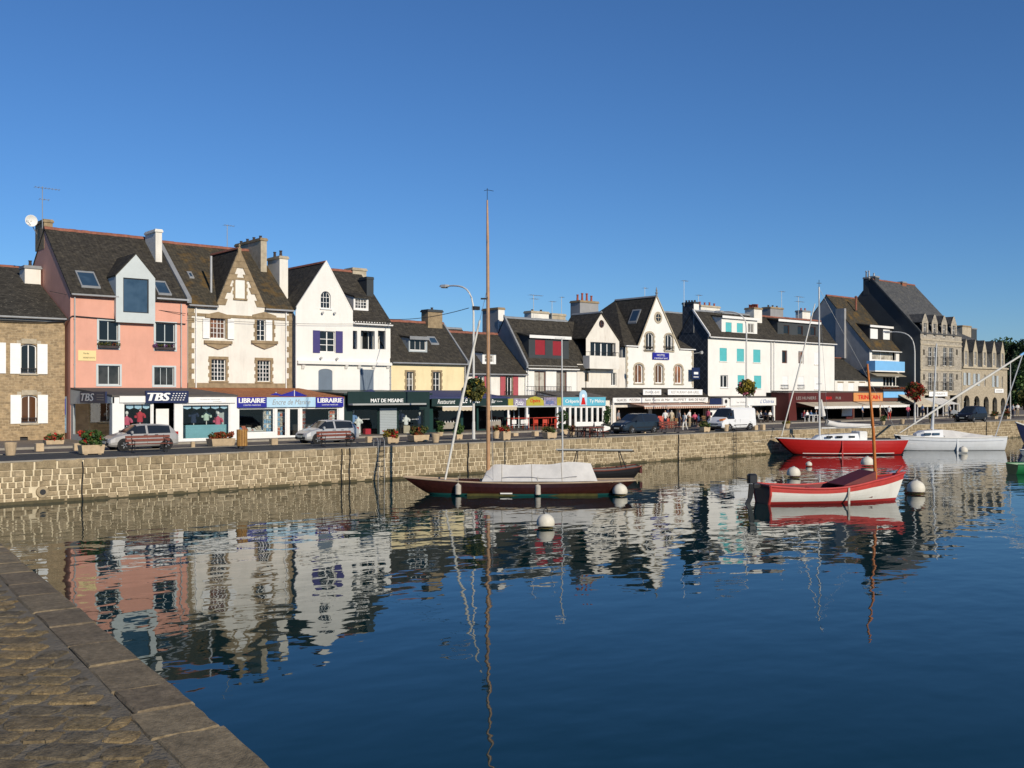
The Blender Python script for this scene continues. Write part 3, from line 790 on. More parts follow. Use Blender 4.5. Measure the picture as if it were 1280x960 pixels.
        if apex:
            au, az = U(apex[0], vf), Z(apex[0], apex[1], vf)
            for (u, z_) in ((u0, zt), (u1, zt)):
                k = (az-zt)/(au-u); sg = -1 if u == u0 else 1; ue = u+sg*o; zz = zt-abs(k)*o
                mb.slab([(ue, vf+.03-o, zz+.10), (au, vf+.03-o, az+.10), (au, vb, az+.10), (ue, vb, zz+.10)] if u == u0 else [(au, vf+.03-o, az+.10), (ue, vf+.03-o, zz+.10), (ue, vb, zz+.10), (au, vb, az+.10)], .10)
        else:
            mb.slab([(u0-o, vf-.2, zt-.2*f2+rt), (u1+o, vf-.2, zt-.2*f2+rt), (u1+o, vb, ztb+rt), (u0-o, vb, ztb+rt)], rt)
        part('dormer_roof', mb, roofm, d_)
        if vf < v0: mb = MB(); mb.poly([(u0, vf, zb-.25), (u1, vf, zb-.25), (u1, v0+.05, zb-.25), (u0, v0+.05, zb-.25)]); part('dormer_soffit', mb, wallm, d_)
        if fas and not apex:
            mb = MB(); mb.box(u0-o-.02, u1+o+.02, vf-.26, vf-.203, zt-.12, zt+.16); part('dormer_fascia', mb, fas, d_)
        return d_
    def cross_roof(s, u0, u1, ua, zl, zr_, za, vf, vb, mat, t=.12, o=.10, ridge='ridge_tile'):
        mb = MB()
        for (u, z_, sg) in ((u0, zl, -1), (u1, zr_, 1)):
            k = (za-z_)/abs(ua-u); ue = u+sg*o; ze = z_-k*o+.08; az = za+.08
            pts = [(ue, vf, ze), (ua, vf, az), (ua, vb, az), (ue, vb, ze)]
            mb.slab(pts if sg < 0 else [pts[1], pts[0], pts[3], pts[2]], t)
        r = part('gable_roof', mb, mat, s.root)
        if ridge:
            mb = MB(); mb.loft([[(ua-.14, v, za-.02), (ua-.08, v, za+.12), (ua, v, za+.16), (ua+.08, v, za+.12), (ua+.14, v, za-.02)] for v in (vf, vb)], 0, True, True); part('ridge_tiles', mb, ridge, r)
        return r
    def board(s, name, x0, y0, x1, y1, mat, v=None, th=.06, label=None):
        v = s.v-.05 if v is None else v
        u0, u1, z0, z1 = rect(x0, y0, x1, y1, v); mb = MB(); mb.box(u0, u1, v-th, v, z0, z1); return part(name, mb, mat, s.root, label), (u0+u1)/2, (z0+z1)/2, u1-u0, z1-z0, v-th
    def sign(s, x0, y0, x1, y1, mat, lines, v=None, th=.06):
        o, uc, zc, w_, h_, vf = s.board('sign', x0, y0, x1, y1, mat, v, th)
        for (txt, fx, fy, fw_, fh, lm, *k) in lines:
            kw = k[0] if k else {}
            letters(o, txt, uc+w_*fx, zc+h_*fy, w_*fw_, h_*fh, vf-.012, lm, **kw)
        return o
    def railing(s, x0, x1, y0, y1, v, mat='iron', n=14, back=.5):
        u0, u1, z0, z1 = rect(x0, y0, x1, y1, v); mb = MB()
        for z in (z0+.06, z1-.02): mb.box(u0, u1, v, v+.03, z-.02, z+.02)
        for k in range(n+1):
            u = u0+(u1-u0)*k/n; mb.box(u-.012, u+.012, v+.003, v+.027, z0+.06, z1-.02)
        for u in (u0, u1): mb.box(u-.015, u+.015, v, v+back, z1-.04, z1); mb.box(u-.015, u+.015, v, v+back, z0+.04, z0+.08)
        return part('railing', mb, mat, s.root)
def antenna(x, ybase, ytop, v, els, label, lean=0, vertical=False):
    u = U(x, v); z0, z1 = Z(x, ybase, v), Z(x, ytop, v); o = thing('television_aerial', label, 'aerial', (u, v, z0), group='roof aerials')
    mb = MB(); mb.tube((u, v, z0-.6), (u+lean, v, z1), .028, n=6); part('mast', mb, 'galvanised', o)
    mb = MB()
    for (zz, ln, n) in els:
        z = z1-zz; mb.tube((u-ln*.3, v, z), (u+ln*.7, v, z), .016, n=5)
        for k in range(n):
            x_ = u-ln*.3+ln*k/max(n-1, 1); h_ = .32-.12*k/n
            mb.tube((x_, v-h_, z), (x_, v+h_, z), .009, n=4); mb.tube((x_, v, z-.08), (x_, v, z+.08), .009, n=4)
    part('antenna', mb, 'galvanised', o)
# leaf clumps: many small leaf faces spread through a volume
def leaves(mb, c, rx, ry, rz, n, size, m=0, rnd=random, shell=.35, up=0.0):
    for _ in range(n):
        while True:
            p = Vector((rnd.uniform(-1, 1), rnd.uniform(-1, 1), rnd.uniform(-1, 1)))
            if shell < p.length <= 1: break
        q = Vector((c[0]+p.x*rx, c[1]+p.y*ry, c[2]+p.z*rz))
        d = Vector((rnd.gauss(0, 1), rnd.gauss(0, 1), rnd.gauss(0, 1)+up)).normalized(); a = d.cross(Vector((rnd.gauss(0, 1), rnd.gauss(0, 1), rnd.gauss(0, 1)))).normalized()
        s_ = size*rnd.uniform(.6, 1.4); w_ = s_*.42
        mb.add([q-d*s_*.5, q+a*w_, q+d*s_*.5, q-a*w_], [[0, 1, 2, 3]], m)
# ------------------------------------------------------------------ houses along the street (upper facades at y = 19)
VH = 19.0
def uz(px, py, v): return (U(px, v), Z(px, py, v))
# --- rubble stone house
b = Bld('stone_house', 'brown rubble stone house with white shutters and mossy slate roof beside the pink house', 'house', 19.5, 'rubble_stone', -70, 81)
ze = Z(80, 398, b.v); vr = VU(33, b.u1); zr = ZU(33, 337, b.u1)
b.win(26, 430, 46, 467, 2, 1, 'paint_white', 'pane', .35, shut='shutter_white', sw=.62, sill='pale_stone')
b.win(26.5, 494, 46.5, 529, 2, 1, 'paint_white', 'pane_warm', .35, shut='shutter_white', sw=.62, sill='pale_stone')
b.win(-30, 428, -8, 466, 2, 1, 'paint_white', 'pane', .35, shut='shutter_white', sw=.68, sill='pale_stone')
for (a, c) in (((26, 430), (46, 467)), ((26.5, 494), (46.5, 529))):
    u0, u1, z0, z1 = rect(a[0], a[1], c[0], c[1], b.v)
    mb = MB(); mb.box(u0-.25, u0-.003, b.v-.03, b.v+.05, z1-.12, z1+.22); mb.box(u1+.003, u1+.25, b.v-.03, b.v+.05, z1-.12, z1+.22); mb.box(u0+.02, u1-.02, b.v-.035, b.v+.05, z1+.02, z1+.33); part('lintel', mb, 'pale_stone', b.root)
    b.railing(a[0]+1, c[0]-1, c[1]-7, c[1]-1, b.v-.03, n=8, back=.12)
b.hole(25, 546, 35, 551.5)
b.facade([(b.u0, -.3), (b.u1, -.3), (b.u1, ze), (b.u0, ze)]); b.body(vr, zr, ze); b.finish()
mb = MB(); u0, u1, z0, z1 = rect(25, 546, 35, 551.5, b.v+.2); mb.box(u0-.2, u1+.2, b.v+.2, b.v+.23, z0-.2, z1+.2); part('vent', mb, 'paint_dark', b.root)
b.roof(ze, vr, zr, 'old_slate', og=.06); b.gutter(ze)
b.chimney(31, 51, 332, vr-2.6, 1.3, 8, 'white_render', 1, potmat='pot_dark', ph=.5)
B0 = b
# --- pink house
b = Bld('pink_house', 'pink rendered house with pale grey gabled dormer and stone chimney', 'house', VH, 'pink_render', 88, 234)
ze = Z(94, 365, VH); vr = VU(56, b.u0); zr = ZU(56, 287, b.u0)
print('pink', ze, vr, zr)
def pinkwin(x0, y0, x1, y1, n):
    w_ = b.win(x0+2.5, y0+2, x1-2.5, y1-2, n, 1, 'paint_palegrey', 'pane_dark', fw=.06, depth=.10)
    u0, u1, z0, z1 = rect(x0, y0, x1, y1, VH); q0, q1, r0, r1 = rect(x0+2.5, y0+2, x1-2.5, y1-2, VH)
    mb = MB(); mb.loft([[(a, VH+.06, c) for a, c in ((u0, z0), (u1, z0), (u1, z1), (u0, z1))], [(a, VH-.04, c) for a, c in ((u0, z0), (u1, z0), (u1, z1), (u0, z1))], [(a, VH-.04, c) for a, c in ((q0, r0), (q1, r0), (q1, r1), (q0, r1))], [(a, VH+.06, c) for a, c in ((q0, r0), (q1, r0), (q1, r1), (q0, r1))]])
    part('window_surround', mb, 'paint_palegrey', w_)
pinkwin(121, 399, 150, 437, 2); pinkwin(192, 402, 221, 439, 2); pinkwin(120, 455, 152, 483, 2); pinkwin(190, 457, 220, 484, 3)
b.facade([(b.u0, -.3), (b.u1, -.3), (b.u1, ze), (b.u0, ze)]); b.body(vr, zr, ze); b.finish()
b.roof(ze, vr, zr, 'slate', og=.05); b.gutter(ze, u1=U(146, VH)); 
mb = MB(); v = VH-.30; z = ze-.10; mb.box(U(194, VH), b.u1, v-.06, v+.06, z-.05, z+.06); part('gutter', mb, 'zinc', b.root)
b.dormer(145, 194, 346, 399, [(154, 348, 186, 391, dict(nx=1, ny=1, frame='paint_dark', pane='pane_sky'))], 'paint_palegrey', 'slate', apex=(170, 318), vf=VH-.40, over=.05)
b.skylight(100, 341, 129, 360); b.skylight(196, 353, 218, 369)
b.stack(b.u0-.02, 44, 55, 66, 273.5, zr-1.3, 'trim_stone', 0, 'trim_stone')
b.pipe(93, 370, 484); b.pipe(226, 380, 484)
b.stack(b.u1-1.0, 181.5, 194.5, 202.5, 286, zr-2.2, 'white_render', 0, 'white_render')
mb = MB(); sl_ = (zr-ze)/(vr-VH); u = b.u1
mb.hexa([(u-.14, VH-.35, ze-.35*sl_), (u+.18, VH-.35, ze-.35*sl_), (u+.18, vr, zr), (u-.14, vr, zr)], [(u-.14, VH-.35, ze-.35*sl_+.36), (u+.18, VH-.35, ze-.35*sl_+.36), (u+.18, vr, zr+.36), (u-.14, vr, zr+.36)]); part('parapet', mb, 'lead', b.root)
# street name plate and its two lines
b.sign(97.5, 438, 120, 451, 'letter_yellow', [('Rue des', -.05, .22, .3, .16, 'letter_black'), ('RESISTANTS', .1, -.2, .62, .14, 'letter_black')], v=VH-.004, th=.03)
for (x0, y0, x1, y1, kinds) in ((123, 426, 149, 435, ('leaf_olive', 'flower_rust')), (194, 428, 219, 437, ('leaf_olive', 'flower_purple'))):
    u0, u1, z0, z1 = rect(x0, y0, x1, y1, VH-.2)
    o = thing('window_box', 'box of %s flowers on the sill of the pink house' % ('rusty' if x0 < 150 else 'purple'), 'window box', ((u0+u1)/2, VH-.15, z0))
    mb = MB(); mb.box(u0, u1, VH-.26, VH-.06, z0, z0+.16); part('trough', mb, 'pot_dark', o)
    mb = MB(); rr = random.Random(x0)
    for k in range(9): leaves(mb, (u0+(u1-u0)*rr.random(), VH-.18, z0+.26), .16, .12, .14, 24, .10, 0 if rr.random() < .6 else 1, rr)
    part('flowers', mb, kinds, o)
    b.railing(x0-1, x1+1, y0-1, y0+1, VH-.08, 'paint_palegrey', 2, .1)
B1 = b; RV, RZ_ = vr, zr
antenna(53, 275, 233, vr, ((.1, 1.6, 8), (.9, .6, 3)), 'tall aerial standing on the stone chimney of the pink house')
o = thing('satellite_dish', 'white satellite dish beside the stone chimney of the pink house', 'satellite dish', (U(41, vr-1.2), vr-1.2, Z(41, 285, vr-1.2)))
c = (U(39, vr-1.2), vr-1.2, Z(39, 276, vr-1.2))
mb = MB(); mb.lathe(c, [(.02, .10), (.22, .06), (.40, -.05), (.38, -.055), (.2, .045), (.02, .08)], 18, 0, 'y'); part('dish', mb, 'plastic_white', o, smooth=True)
mb = MB(); mb.path([(c[0]+.5, c[1]+.5, c[2]-.8), (c[0], c[1]+.15, c[2]-.1), c], .03); mb.path([(c[0], c[1]+.05, c[2]-.3), (c[0]-.35, c[1]-.5, c[2]-.15)], .02); mb.box(c[0]-.42, c[0]-.30, c[1]-.56, c[1]-.44, c[2]-.2, c[2]-.08); part('arm', mb, 'galvanised', o)
# --- white house with stone quoins and stepped gable
b = Bld('quoined_house', 'white house with brown stone quoins and stepped stone gable above the bookshop', 'house', VH, 'white_render', 234.6, 365)
ze = Z(245, 379, VH); vr = RV; zr = RZ_-.15
S_ = ('trim_stone', .17)
w1 = b.win(263, 397, 281.5, 423, 4, 4, 'paint_white', 'pane_warm', sur=None, fw=.05)
b.win(321, 400, 332, 426, 2, 4, 'paint_white', 'pane', fw=.05)
b.win(264, 449, 282, 476, 4, 5, 'paint_white', 'pane_dark', sur=S_, fw=.05); b.win(321.5, 450.5, 338, 477, 4, 5, 'paint_white', 'pane_dark', sur=S_, fw=.05)
ga, gl, gr = (299, 311), (270.5, 379), (331.5, 383)
b.facade([(b.u0, -.3), (b.u1, -.3), (b.u1, ze), uz(gr[0], gr[1], VH), uz(*ga, VH), (U(gl[0], VH), ze), (b.u0, ze)]); b.body(vr, zr, ze); b.finish()
b.roof(ze, vr, zr, 'lichen_slate', og=.04, gap=(U(gl[0], VH)+.05, U(gr[0], VH)-.05)); b.gutter(ze, u1=U(270, VH)); mb = MB(); mb.box(U(330, VH), b.u1, VH-.36, VH-.24, ze-.22, ze-.10); part('gutter', mb, 'zinc', b.root)
ua, za = uz(*ga, VH)
b.cross_roof(U(gl[0], VH), U(gr[0], VH), ua, ze, Z(gr[0], gr[1], VH), za, VH+.06, vr, 'slate', o=.03)
# stepped stone edging of the gable
for (gx, sg) in ((gl, 1), (gr, -1)):
    ug = U(gx[0], VH); zg = ze
    n = 9
    for k in range(n):
        t0, t1 = k/n, (k+1)/n
        a = ug+(ua-ug)*t0; z0 = zg+(za-zg)*t0; z1 = zg+(za-zg)*t1; a1 = ug+(ua-ug)*t1
        w_ = .42 if k % 2 else .68
        mb = MB(); mb.extr([(a, z0), (a+sg*w_*(1 if k < n-1 else .45), z0), (a1+sg*(w_*.95 if k < n-1 else .08), z1-.012), (a1, z1-.012)], VH-.07-.004*(k % 2)-(.009 if sg < 0 else 0), VH+.04); part('gable_stone', mb, 'trim_stone', b.root)
mb = MB(); mb.box(ua-.12, ua+.12, VH-.10, VH+.05, za-.72, za+.05); mb.lathe((ua, VH-.05, za+.02), [(.10, 0), (.05, .12), (.09, .2), (.02, .34)], 8); part('finial', mb, 'trim_stone', b.root)
# blind window in the gable
u0, u1, z0, z1 = rect(294, 350, 306, 373, VH); mb = MB(); mb.box(u0+.01, u1-.01, VH-.02, VH+.02, z0, z1); part('blind_panel', mb, 'white_fresh', b.root)
b.surround([(u0, z0), (u1, z0), (u1, z1), (u0, z1)], ('trim_stone', .15))
# string course, pediments, heavy sills
zs = Z(300, 396, VH); mb = MB(); mb.box(b.u0, b.u1, VH-.07, VH+.02, zs-.10, zs+.10)
part('string_course', mb, 'trim_stone', b.root)
for xc in (272, 330):
    uc = U(xc, VH); z = Z(xc, 396, VH); mb = MB(); mb.extr([(uc-.95, z-.11), (uc+.95, z-.11), (uc+.95, z+.11), (uc, z+.36), (uc-.95, z+.11)], VH-.13, VH+.02); part('pediment', mb, 'trim_stone', b.root)
    zt = Z(xc, 426, VH); mb = MB(); mb.box(uc-1.05, uc+1.05, VH-.22, VH+.02, zt-.22, zt); mb.extr([(uc-.95, zt-.222), (uc+.95, zt-.222), (uc+.75, zt-.36), (uc, zt-.62), (uc-.75, zt-.36)], VH-.14, VH+.02); part('sill', mb, 'trim_stone', b.root)
    q = rect(263, 397, 281.5, 423, VH) if xc == 272 else rect(321, 400, 340, 426, VH)
    mb = MB()
    for sd in (q[0]-.17, q[1]+.01): 
        for k in range(5):
            h_ = (q[3]-q[2])/5; e = .09 if k % 2 else 0
            mb.box(sd-(e if sd < q[0] else 0), sd+.16+(e if sd > q[0] else 0), VH-.045, VH+.03, q[2]+h_*k+.005, q[2]+h_*(k+1)-.005)
    part('surround', mb, 'trim_stone', b.root)
b.shutter(U(253, VH), U(261.5, VH), Z(257, 423, VH), Z(257, 398, VH), VH-.10, 'shutter_white'); b.shutter(U(284, VH), U(292, VH), Z(288, 424, VH), Z(288, 399, VH), VH-.10, 'shutter_white'); b.shutter(U(332.3, VH), U(340, VH), Z(336, 426, VH), Z(336, 400, VH), VH-.03, 'shutter_white')
b.quoins(235, 384, 486, 'l', 'trim_stone', 16); b.quoins(364.8, 388, 486, 'r', 'trim_stone', 15)
mb = MB(); z = Z(300, 482, VH); mb.box(b.u0, b.u1, VH-.06, VH+.02, z-.2, z+.18); part('base_band', mb, 'trim_stone', b.root)
b.pipe(244.5, 384, 486, 'paint_white'); b.pipe(357, 388, 486, 'paint_white')
mb = MB(); u = U(264, VH+1); mb.tube((u, VH+1.0, Z(264, 368, VH+1)), (u, VH+1.0, Z(264, 320, VH+1)), .09, n=8); part('flue', mb, 'zinc', b.root)
b.skylight(235, 341, 246, 348)
b.stack(b.u1-.85, 294, 326, 333.5, 297, zr-2.6, 'pale_stone', 4, 'trim_stone', 'pot_dark', .22)
B2 = b
antenna(284, 308, 281, vr, ((.05, .8, 4),), 'thin aerial on the ridge of the quoined house')
# --- white gabled house with purple shutters
b = Bld('gabled_house', 'white gabled house with purple shutters and open loggia', 'house', VH, 'white_fresh', 370.5, 488)
ze = Z(487, 404, VH); vr = VU(449, b.u1); zr = ZU(449, 342, b.u1)
print('gabled', ze, vr, zr)
b.win(401, 364, 413.5, 385.5, 3, 3, 'paint_white', 'pane_dark', 1.0, fw=.06, sill='paint_white')
b.win(400, 414, 419, 440, 2, 3, 'paint_white', 'pane', fw=.06, mw=.05, transom=.62)
b.shutter(U(391, VH), U(399.5, VH), Z(395, 441, VH), Z(395, 413, VH), VH-.05, 'shutter_purple'); b.shutter(U(419.5, VH), U(428, VH), Z(424, 441, VH), Z(424, 414, VH), VH-.05, 'shutter_purple')
for (x0, x1, n) in ((441, 446.5, 1), (451, 468.5, 2), (472.5, 482, 1)):
    p = b.hole(x0, 413.5, x1, 436.5); b.window_at(p, VH+.9, n, 1, 'paint_white', 'pane' if n == 2 else 'pane_curtain', .05, .04)
for (x0, y0, x1, y1, ar) in ((398, 461, 415.5, 488.5, .35), (450, 462, 467, 489, 0)):
    p = b.hole(x0, y0, x1, y1, ar); mb = MB(); mb.extr([(q[0], q[1]) for q in p], VH+.05, VH+.09); c = part('shutter', mb, 'shutter_blue', b.root)
    u0, u1 = p[0][0], p[1][0]; mb = MB()
    for k in range(1, 7): mb.box(u0+(u1-u0)*k/7-.006, u0+(u1-u0)*k/7+.006, VH+.042, VH+.049, p[0][1]+.02, p[0][1]+(Z(x0, y0, VH)-p[0][1])*.86)
    part('batten', mb, 'shutter_blue', c)
ga = (408, 328); zl, zr2 = Z(372, 386, VH), Z(441, 391, VH)
ug = U(441, VH)
b.facade([(b.u0, -.3), (b.u1, -.3), (b.u1, ze), (ug+.01, ze), (ug, zr2), uz(*ga, VH), (b.u0, zl)]); b.body(vr, zr, ze); b.finish()
b.roof(ze, vr, zr, 'slate', og=.08, u0=ug+.16); ua, za = uz(*ga, VH)
b.cross_roof(b.u0, ug, ua, zl, zr2, za, VH+.05, vr+2, 'slate', o=.06)
# render edging over the gable front
mb = MB()
for (u_, z_) in ((b.u0, zl), (ug, zr2)): mb.extr([(u_, z_), (ua, za), (ua, za+.16), (u_, z_+.16)], VH-.02, VH+.12)
part('gable_coping', mb, 'white_fresh', b.root)
mb = MB(); mb.box(b.u0, b.u1, VH-.28, VH-.002, Z(430, 456, VH), Z(430, 452, VH))
part('ledge', mb, 'white_fresh', b.root)
for x in (378, 432, 448, 466, 484):
    u = U(x, VH); z = Z(x, 456, VH); mb = MB(); mb.extr([(VH-.26, z), (VH-.002, z), (VH-.002, z-.34), (VH-.10, z-.30)], u-.12, u+.12, 0, 'yz'); part('corbel', mb, 'white_fresh', b.root)
mb = MB()
for k in range(14):
    u = ug+.15+(b.u1-ug-.3)*k/13; mb.box(u-.05, u+.05, VH-.22, VH-.002, ze-.14, ze)
part('eave_brackets', mb, 'white_fresh', b.root)
b.gutter(ze, 'paint_white', u0=ug)
for (x, y) in ((402, 391), (417, 391.5), (400, 447.5), (420, 448.5)):
    u, z = U(x, VH), Z(x, y, VH); mb = MB(); mb.lathe((u, VH-.24, z), [(.02, -.02), (.10, 0), (.08, .14), (.03, .16)], 10, 0, 'y'); mb.box(u-.03, u+.03, VH-.12, VH-.002, z-.05, z+.02); part('floodlight', mb, 'pipe_grey', b.root)
b.pipe(369.5, 388, 487, 'paint_white', .06)
b.dormer(442, 460.5, 372, 388, [(444, 373, 459, 386, dict(nx=4, ny=3))], 'paint_white', 'slate', fall=.25, fas=None, over=.03)
b.chimney(441, 458, 335, vr+.4, 1.3, zr-1.5, 'pale_stone', 0, cap='pale_stone'); b.chimney(458.5, 467, 346, vr-1.8, 1.2, zr-3.5, 'dark_render', 0, cap='dark_render', capw=.03)
b.stack(b.u0-.05, 334.5, 349.5, 360, 319.5, zr-3.4, 'white_render', 2, 'pale_stone', 'pot_dark', .45)
b.chimney(404, 412, 329, vr+1, .6, zr-1, 'white_render', 0) if False else None
# --- low yellow house
b = Bld('yellow_house', 'low pale yellow house with two stone framed windows and slate roof', 'house', VH, 'yellow_render', 488.4, 582)
ze = Z(490, 450, VH); vr = VU(553, b.u1); zr = ZU(553, 406, b.u1)
print('yellow', ze, vr, zr)
b.win(508, 465, 517, 490, 2, 3, 'paint_white', 'pane', sur=('trim_stone', .14), fw=.06); b.win(541, 465, 550.5, 490, 2, 3, 'paint_white', 'pane', sur=('trim_stone', .14), fw=.06)
b.facade([(b.u0, -.3), (b.u1, -.3), (b.u1, ze), (b.u0, ze)]); b.body(vr, zr, ze); b.finish()
b.roof(ze, vr, zr, 'slate', og=.08); b.gutter(ze)
b.dormer(511, 534, 423, 440, [(512.5, 424, 532.5, 438, dict(nx=3, ny=1))], 'paint_grey', 'slate', fall=.12, fas='lead', over=.04)
b.skylight(537, 422, 552, 431)
b.chimney(535, 553, 387, vr, 1.0, zr-1.3, 'trim_stone', 1, cap='dark_render', potmat='pot_dark', ph=.2)
b.pipe(487.5, 455, 489); b.pipe(580.5, 456, 489)
mb = MB(); sl_ = (zr-ze)/(vr-VH); u = b.u1; mb.hexa([(u-.02, VH-.3, ze-.2), (u+.14, VH-.3, ze-.2), (u+.14, vr, zr+.02), (u-.02, vr, zr+.02)], [(u-.02, VH-.3, ze+.06), (u+.14, VH-.3, ze+.06), (u+.14, vr, zr+.24), (u-.02, vr, zr+.24)]); part('verge', mb, 'lead', b.root)
B4 = b
# --- low white house with red shutters
b = Bld('red_shuttered_house', 'low white house with faded red shutters behind the tall wooden mast', 'house', VH, 'white_render', 582.4, 657)
ze = Z(600, 465, VH); vr = VU(621, b.u1); zr = ZU(621, 419, b.u1)
b.win(631.5, 471, 640, 495.5, 2, 1, 'paint_white', 'pane_dark', fw=.07, sur=('trim_stone', .08)); b.win(597, 470, 604.5, 495, 2, 1, 'paint_white', 'pane_dark', fw=.07)
for x0, x1 in ((625, 631), (641, 647.2), (590.5, 596.5), (605, 610)): b.shutter(U(x0, VH), U(x1, VH), Z(x0, 496, VH), Z(x0, 470, VH), VH-.06, 'shutter_red')
b.railing(631, 640.5, 489, 495, VH-.1, n=7, back=.1)
b.facade([(b.u0, -.3), (b.u1, -.3), (b.u1, ze), (b.u0, ze)]); b.body(vr, zr, ze); b.finish()
b.roof(ze, vr, zr, 'slate', og=.04); b.gutter(ze); b.pipe(656, 466, 495, 'paint_white')
b.dormer(603, 620, 442, 455, [(606, 444, 617, 453, dict(nx=2, ny=2))], 'paint_white', 'slate', fall=.1, fas=None, over=.03)
b.chimney(560, 600, 412, vr+5, 2, zr-3, 'slate', 0, cap='lead') if False else None
# --- modern white house, slate dormer with red blinds
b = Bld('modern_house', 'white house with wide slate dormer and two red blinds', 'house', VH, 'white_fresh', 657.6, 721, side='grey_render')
ze = Z(660, 456, VH); vr = VU(631, b.u0); zr = ZU(631, 398, b.u0)
print('modern', ze, vr, zr)
for x0, x1 in ((668, 682.5), (695.5, 708.5)): b.win(x0, 464, x1, 494.5, 2, 1, 'paint_brown', 'pane_curtain', fw=.10, mw=.05)
b.facade([(b.u0, -.3), (b.u1, -.3), (b.u1, ze), (b.u0, ze)]); b.body(vr, zr, ze); b.finish()
b.roof(ze, vr, zr, 'slate', og=.04, ridge='lead', u1=b.u1+1.5)
sl_ = (zr-ze)/(vr-VH); mb = MB(); mb.slab([(b.u1+1.6, VH+.7, ze+.7*sl_+.13), (b.u1+7.7, VH+.7, ze+.7*sl_+.13), (b.u1+7.7, vr, zr+.13), (b.u1+1.6, vr, zr+.13)], .14); mb.slab([(b.u1+1.6, vr+.01, zr+.13), (b.u1+7.7, vr+.01, zr+.13), (b.u1+7.7, 2*vr-VH, ze), (b.u1+1.6, 2*vr-VH, ze)], .14); part('rear_roof', mb, 'slate', b.root); b.gutter(ze, 'paint_white')
b.dormer(661, 711, 422, 448, [(669, 425, 681.5, 443.5, dict(closed='blind_red')), (691, 426.5, 703.5, 444.5, dict(closed='blind_red'))], 'dark_render', 'slate', fall=.22, over=.1)
mb = MB(); u0, u1, z0, z1 = rect(663, 494, 735, 497, VH-.9); mb.box(u0, u1, VH-.9, VH-.002, z0-.05, z0+.1); part('balcony_floor', mb, 'white_fresh', b.root)
b.railing(665, 714, 483, 495, VH-.85, n=26, back=.8)
b.stack(b.u0-.03, 603, 622.5, 630.5, 384, zr-2.2, 'grey_render', 0, 'trim_stone', front='white_fresh'); b.chimney(664, 686, 389, vr+.5, 1.0, zr-1.2, 'white_render', 2, cap='pale_stone', potmat='pot_dark', ph=.18); b.chimney(690, 707, 392, vr+3, 1.0, zr-1.5, 'pale_stone', 0, cap='pale_stone')
b.pipe(659.5, 458, 495, 'paint_white')
mb = MB(); sl_ = (zr-ze)/(vr-VH); u = b.u0; mb.hexa([(u-.18, VH-.3, ze-.3), (u+.02, VH-.3, ze-.3), (u+.02, vr, zr), (u-.18, vr, zr)], [(u-.18, VH-.3, ze+.10), (u+.02, VH-.3, ze+.10), (u+.02, vr, zr+.34), (u-.18, vr, zr+.34)]); part('verge', mb, 'lead', b.root)
MZ, MV = zr, vr
antenna(667, 390, 369, vr, ((.0, 1.6, 7), (.35, .8, 4)), 'broad aerial above the small white chimney of the red blind house'); antenna(690, 393, 377, vr+2, ((.0, .7, 4),), 'short aerial beside the flat pale chimney'); antenna(702, 393, 371, vr+3, ((.05, .4, 3),), 'slender aerial above the flat pale chimney')
# --- narrow gable with balcony bay
b = Bld('balcony_house', 'narrow stained white gable with glazed balcony bay and round window', 'house', VH, 'cream_render', 721.4, 781.5)
ze = Z(725, 455, VH)
b.win(731, 465.5, 736, 477, 1, 1, 'trim_stone', 'pane_dark', fw=.05); b.win(764, 466, 770.5, 482, 2, 1, 'paint_white', 'pane_dark', fw=.06, mw=.05)
u0, u1, z0, z1 = rect(738, 428, 769.5, 450, VH); p = b.hole(738, 428, 769.5, 450); b.window_at(p, VH+.3, 4, 1, 'paint_white', 'pane_dark', .07, .10)
uc, zc = uz(752, 405, VH); ro = .38
b.holes.append([(uc+ro*math.cos(2*math.pi*k/16), zc+ro*1.05*math.sin(2*math.pi*k/16)) for k in range(16)]); b.window_at(b.holes[-1], VH+.1, 2, 2, 'paint_brown', 'pane_dark', .05, .04)
ga = (751, 391); gl, gr = (732.5, 421), (774, 426)
b.facade([(b.u0, -.3), (b.u1, -.3), (b.u1, Z(781, 447, VH)), (U(774, VH), Z(774, 447, VH)), uz(*gr, VH), uz(*ga, VH), uz(*gl, VH), (U(732.5, VH), ze), (b.u0, ze)])
b.body(MV, MZ, ze, left=False); b.finish()
ua, za = uz(*ga, VH); b.cross_roof(U(gl[0], VH), U(gr[0], VH), ua, Z(*gl, VH), Z(*gr, VH), za, VH-.12, MV+1, 'slate', o=.12, ridge='lead')
b.v = VH; b.roofplane = (VH, ze, .8)
mb = MB(); u0, u1, z0, z1 = rect(737, 445, 774, 461, VH-.9); mb.box(u0, u1, VH-.9, VH-.82, z0, z1); mb.box(u0, u0+.08, VH-.82, VH-.002, z0, z1); mb.box(u1-.08, u1, VH-.82, VH-.002, z0, z1); mb.box(u0+.08, u1-.08, VH-.82, VH-.002, z0, z0+.15); part('balcony', mb, 'white_render', b.root)
b.railing(737.5, 773.5, 440, 446, VH-.88, n=10, back=.8)
b.chimney(725, 748, 376, MV+2, 1.4, MZ-1.5, 'grey_render', 4, cap='trim_stone', potmat='pot_red', ph=.75)
mb = MB(); pts = [(U(735, VH), VH-.05, Z(735, 455, VH)), (U(732, VH), VH-.05, Z(732, 470, VH)), (U(732, VH), VH-.05, Z(732, 486, VH))]; mb.path(pts, .03); part('cable', mb, 'cable', b.root)
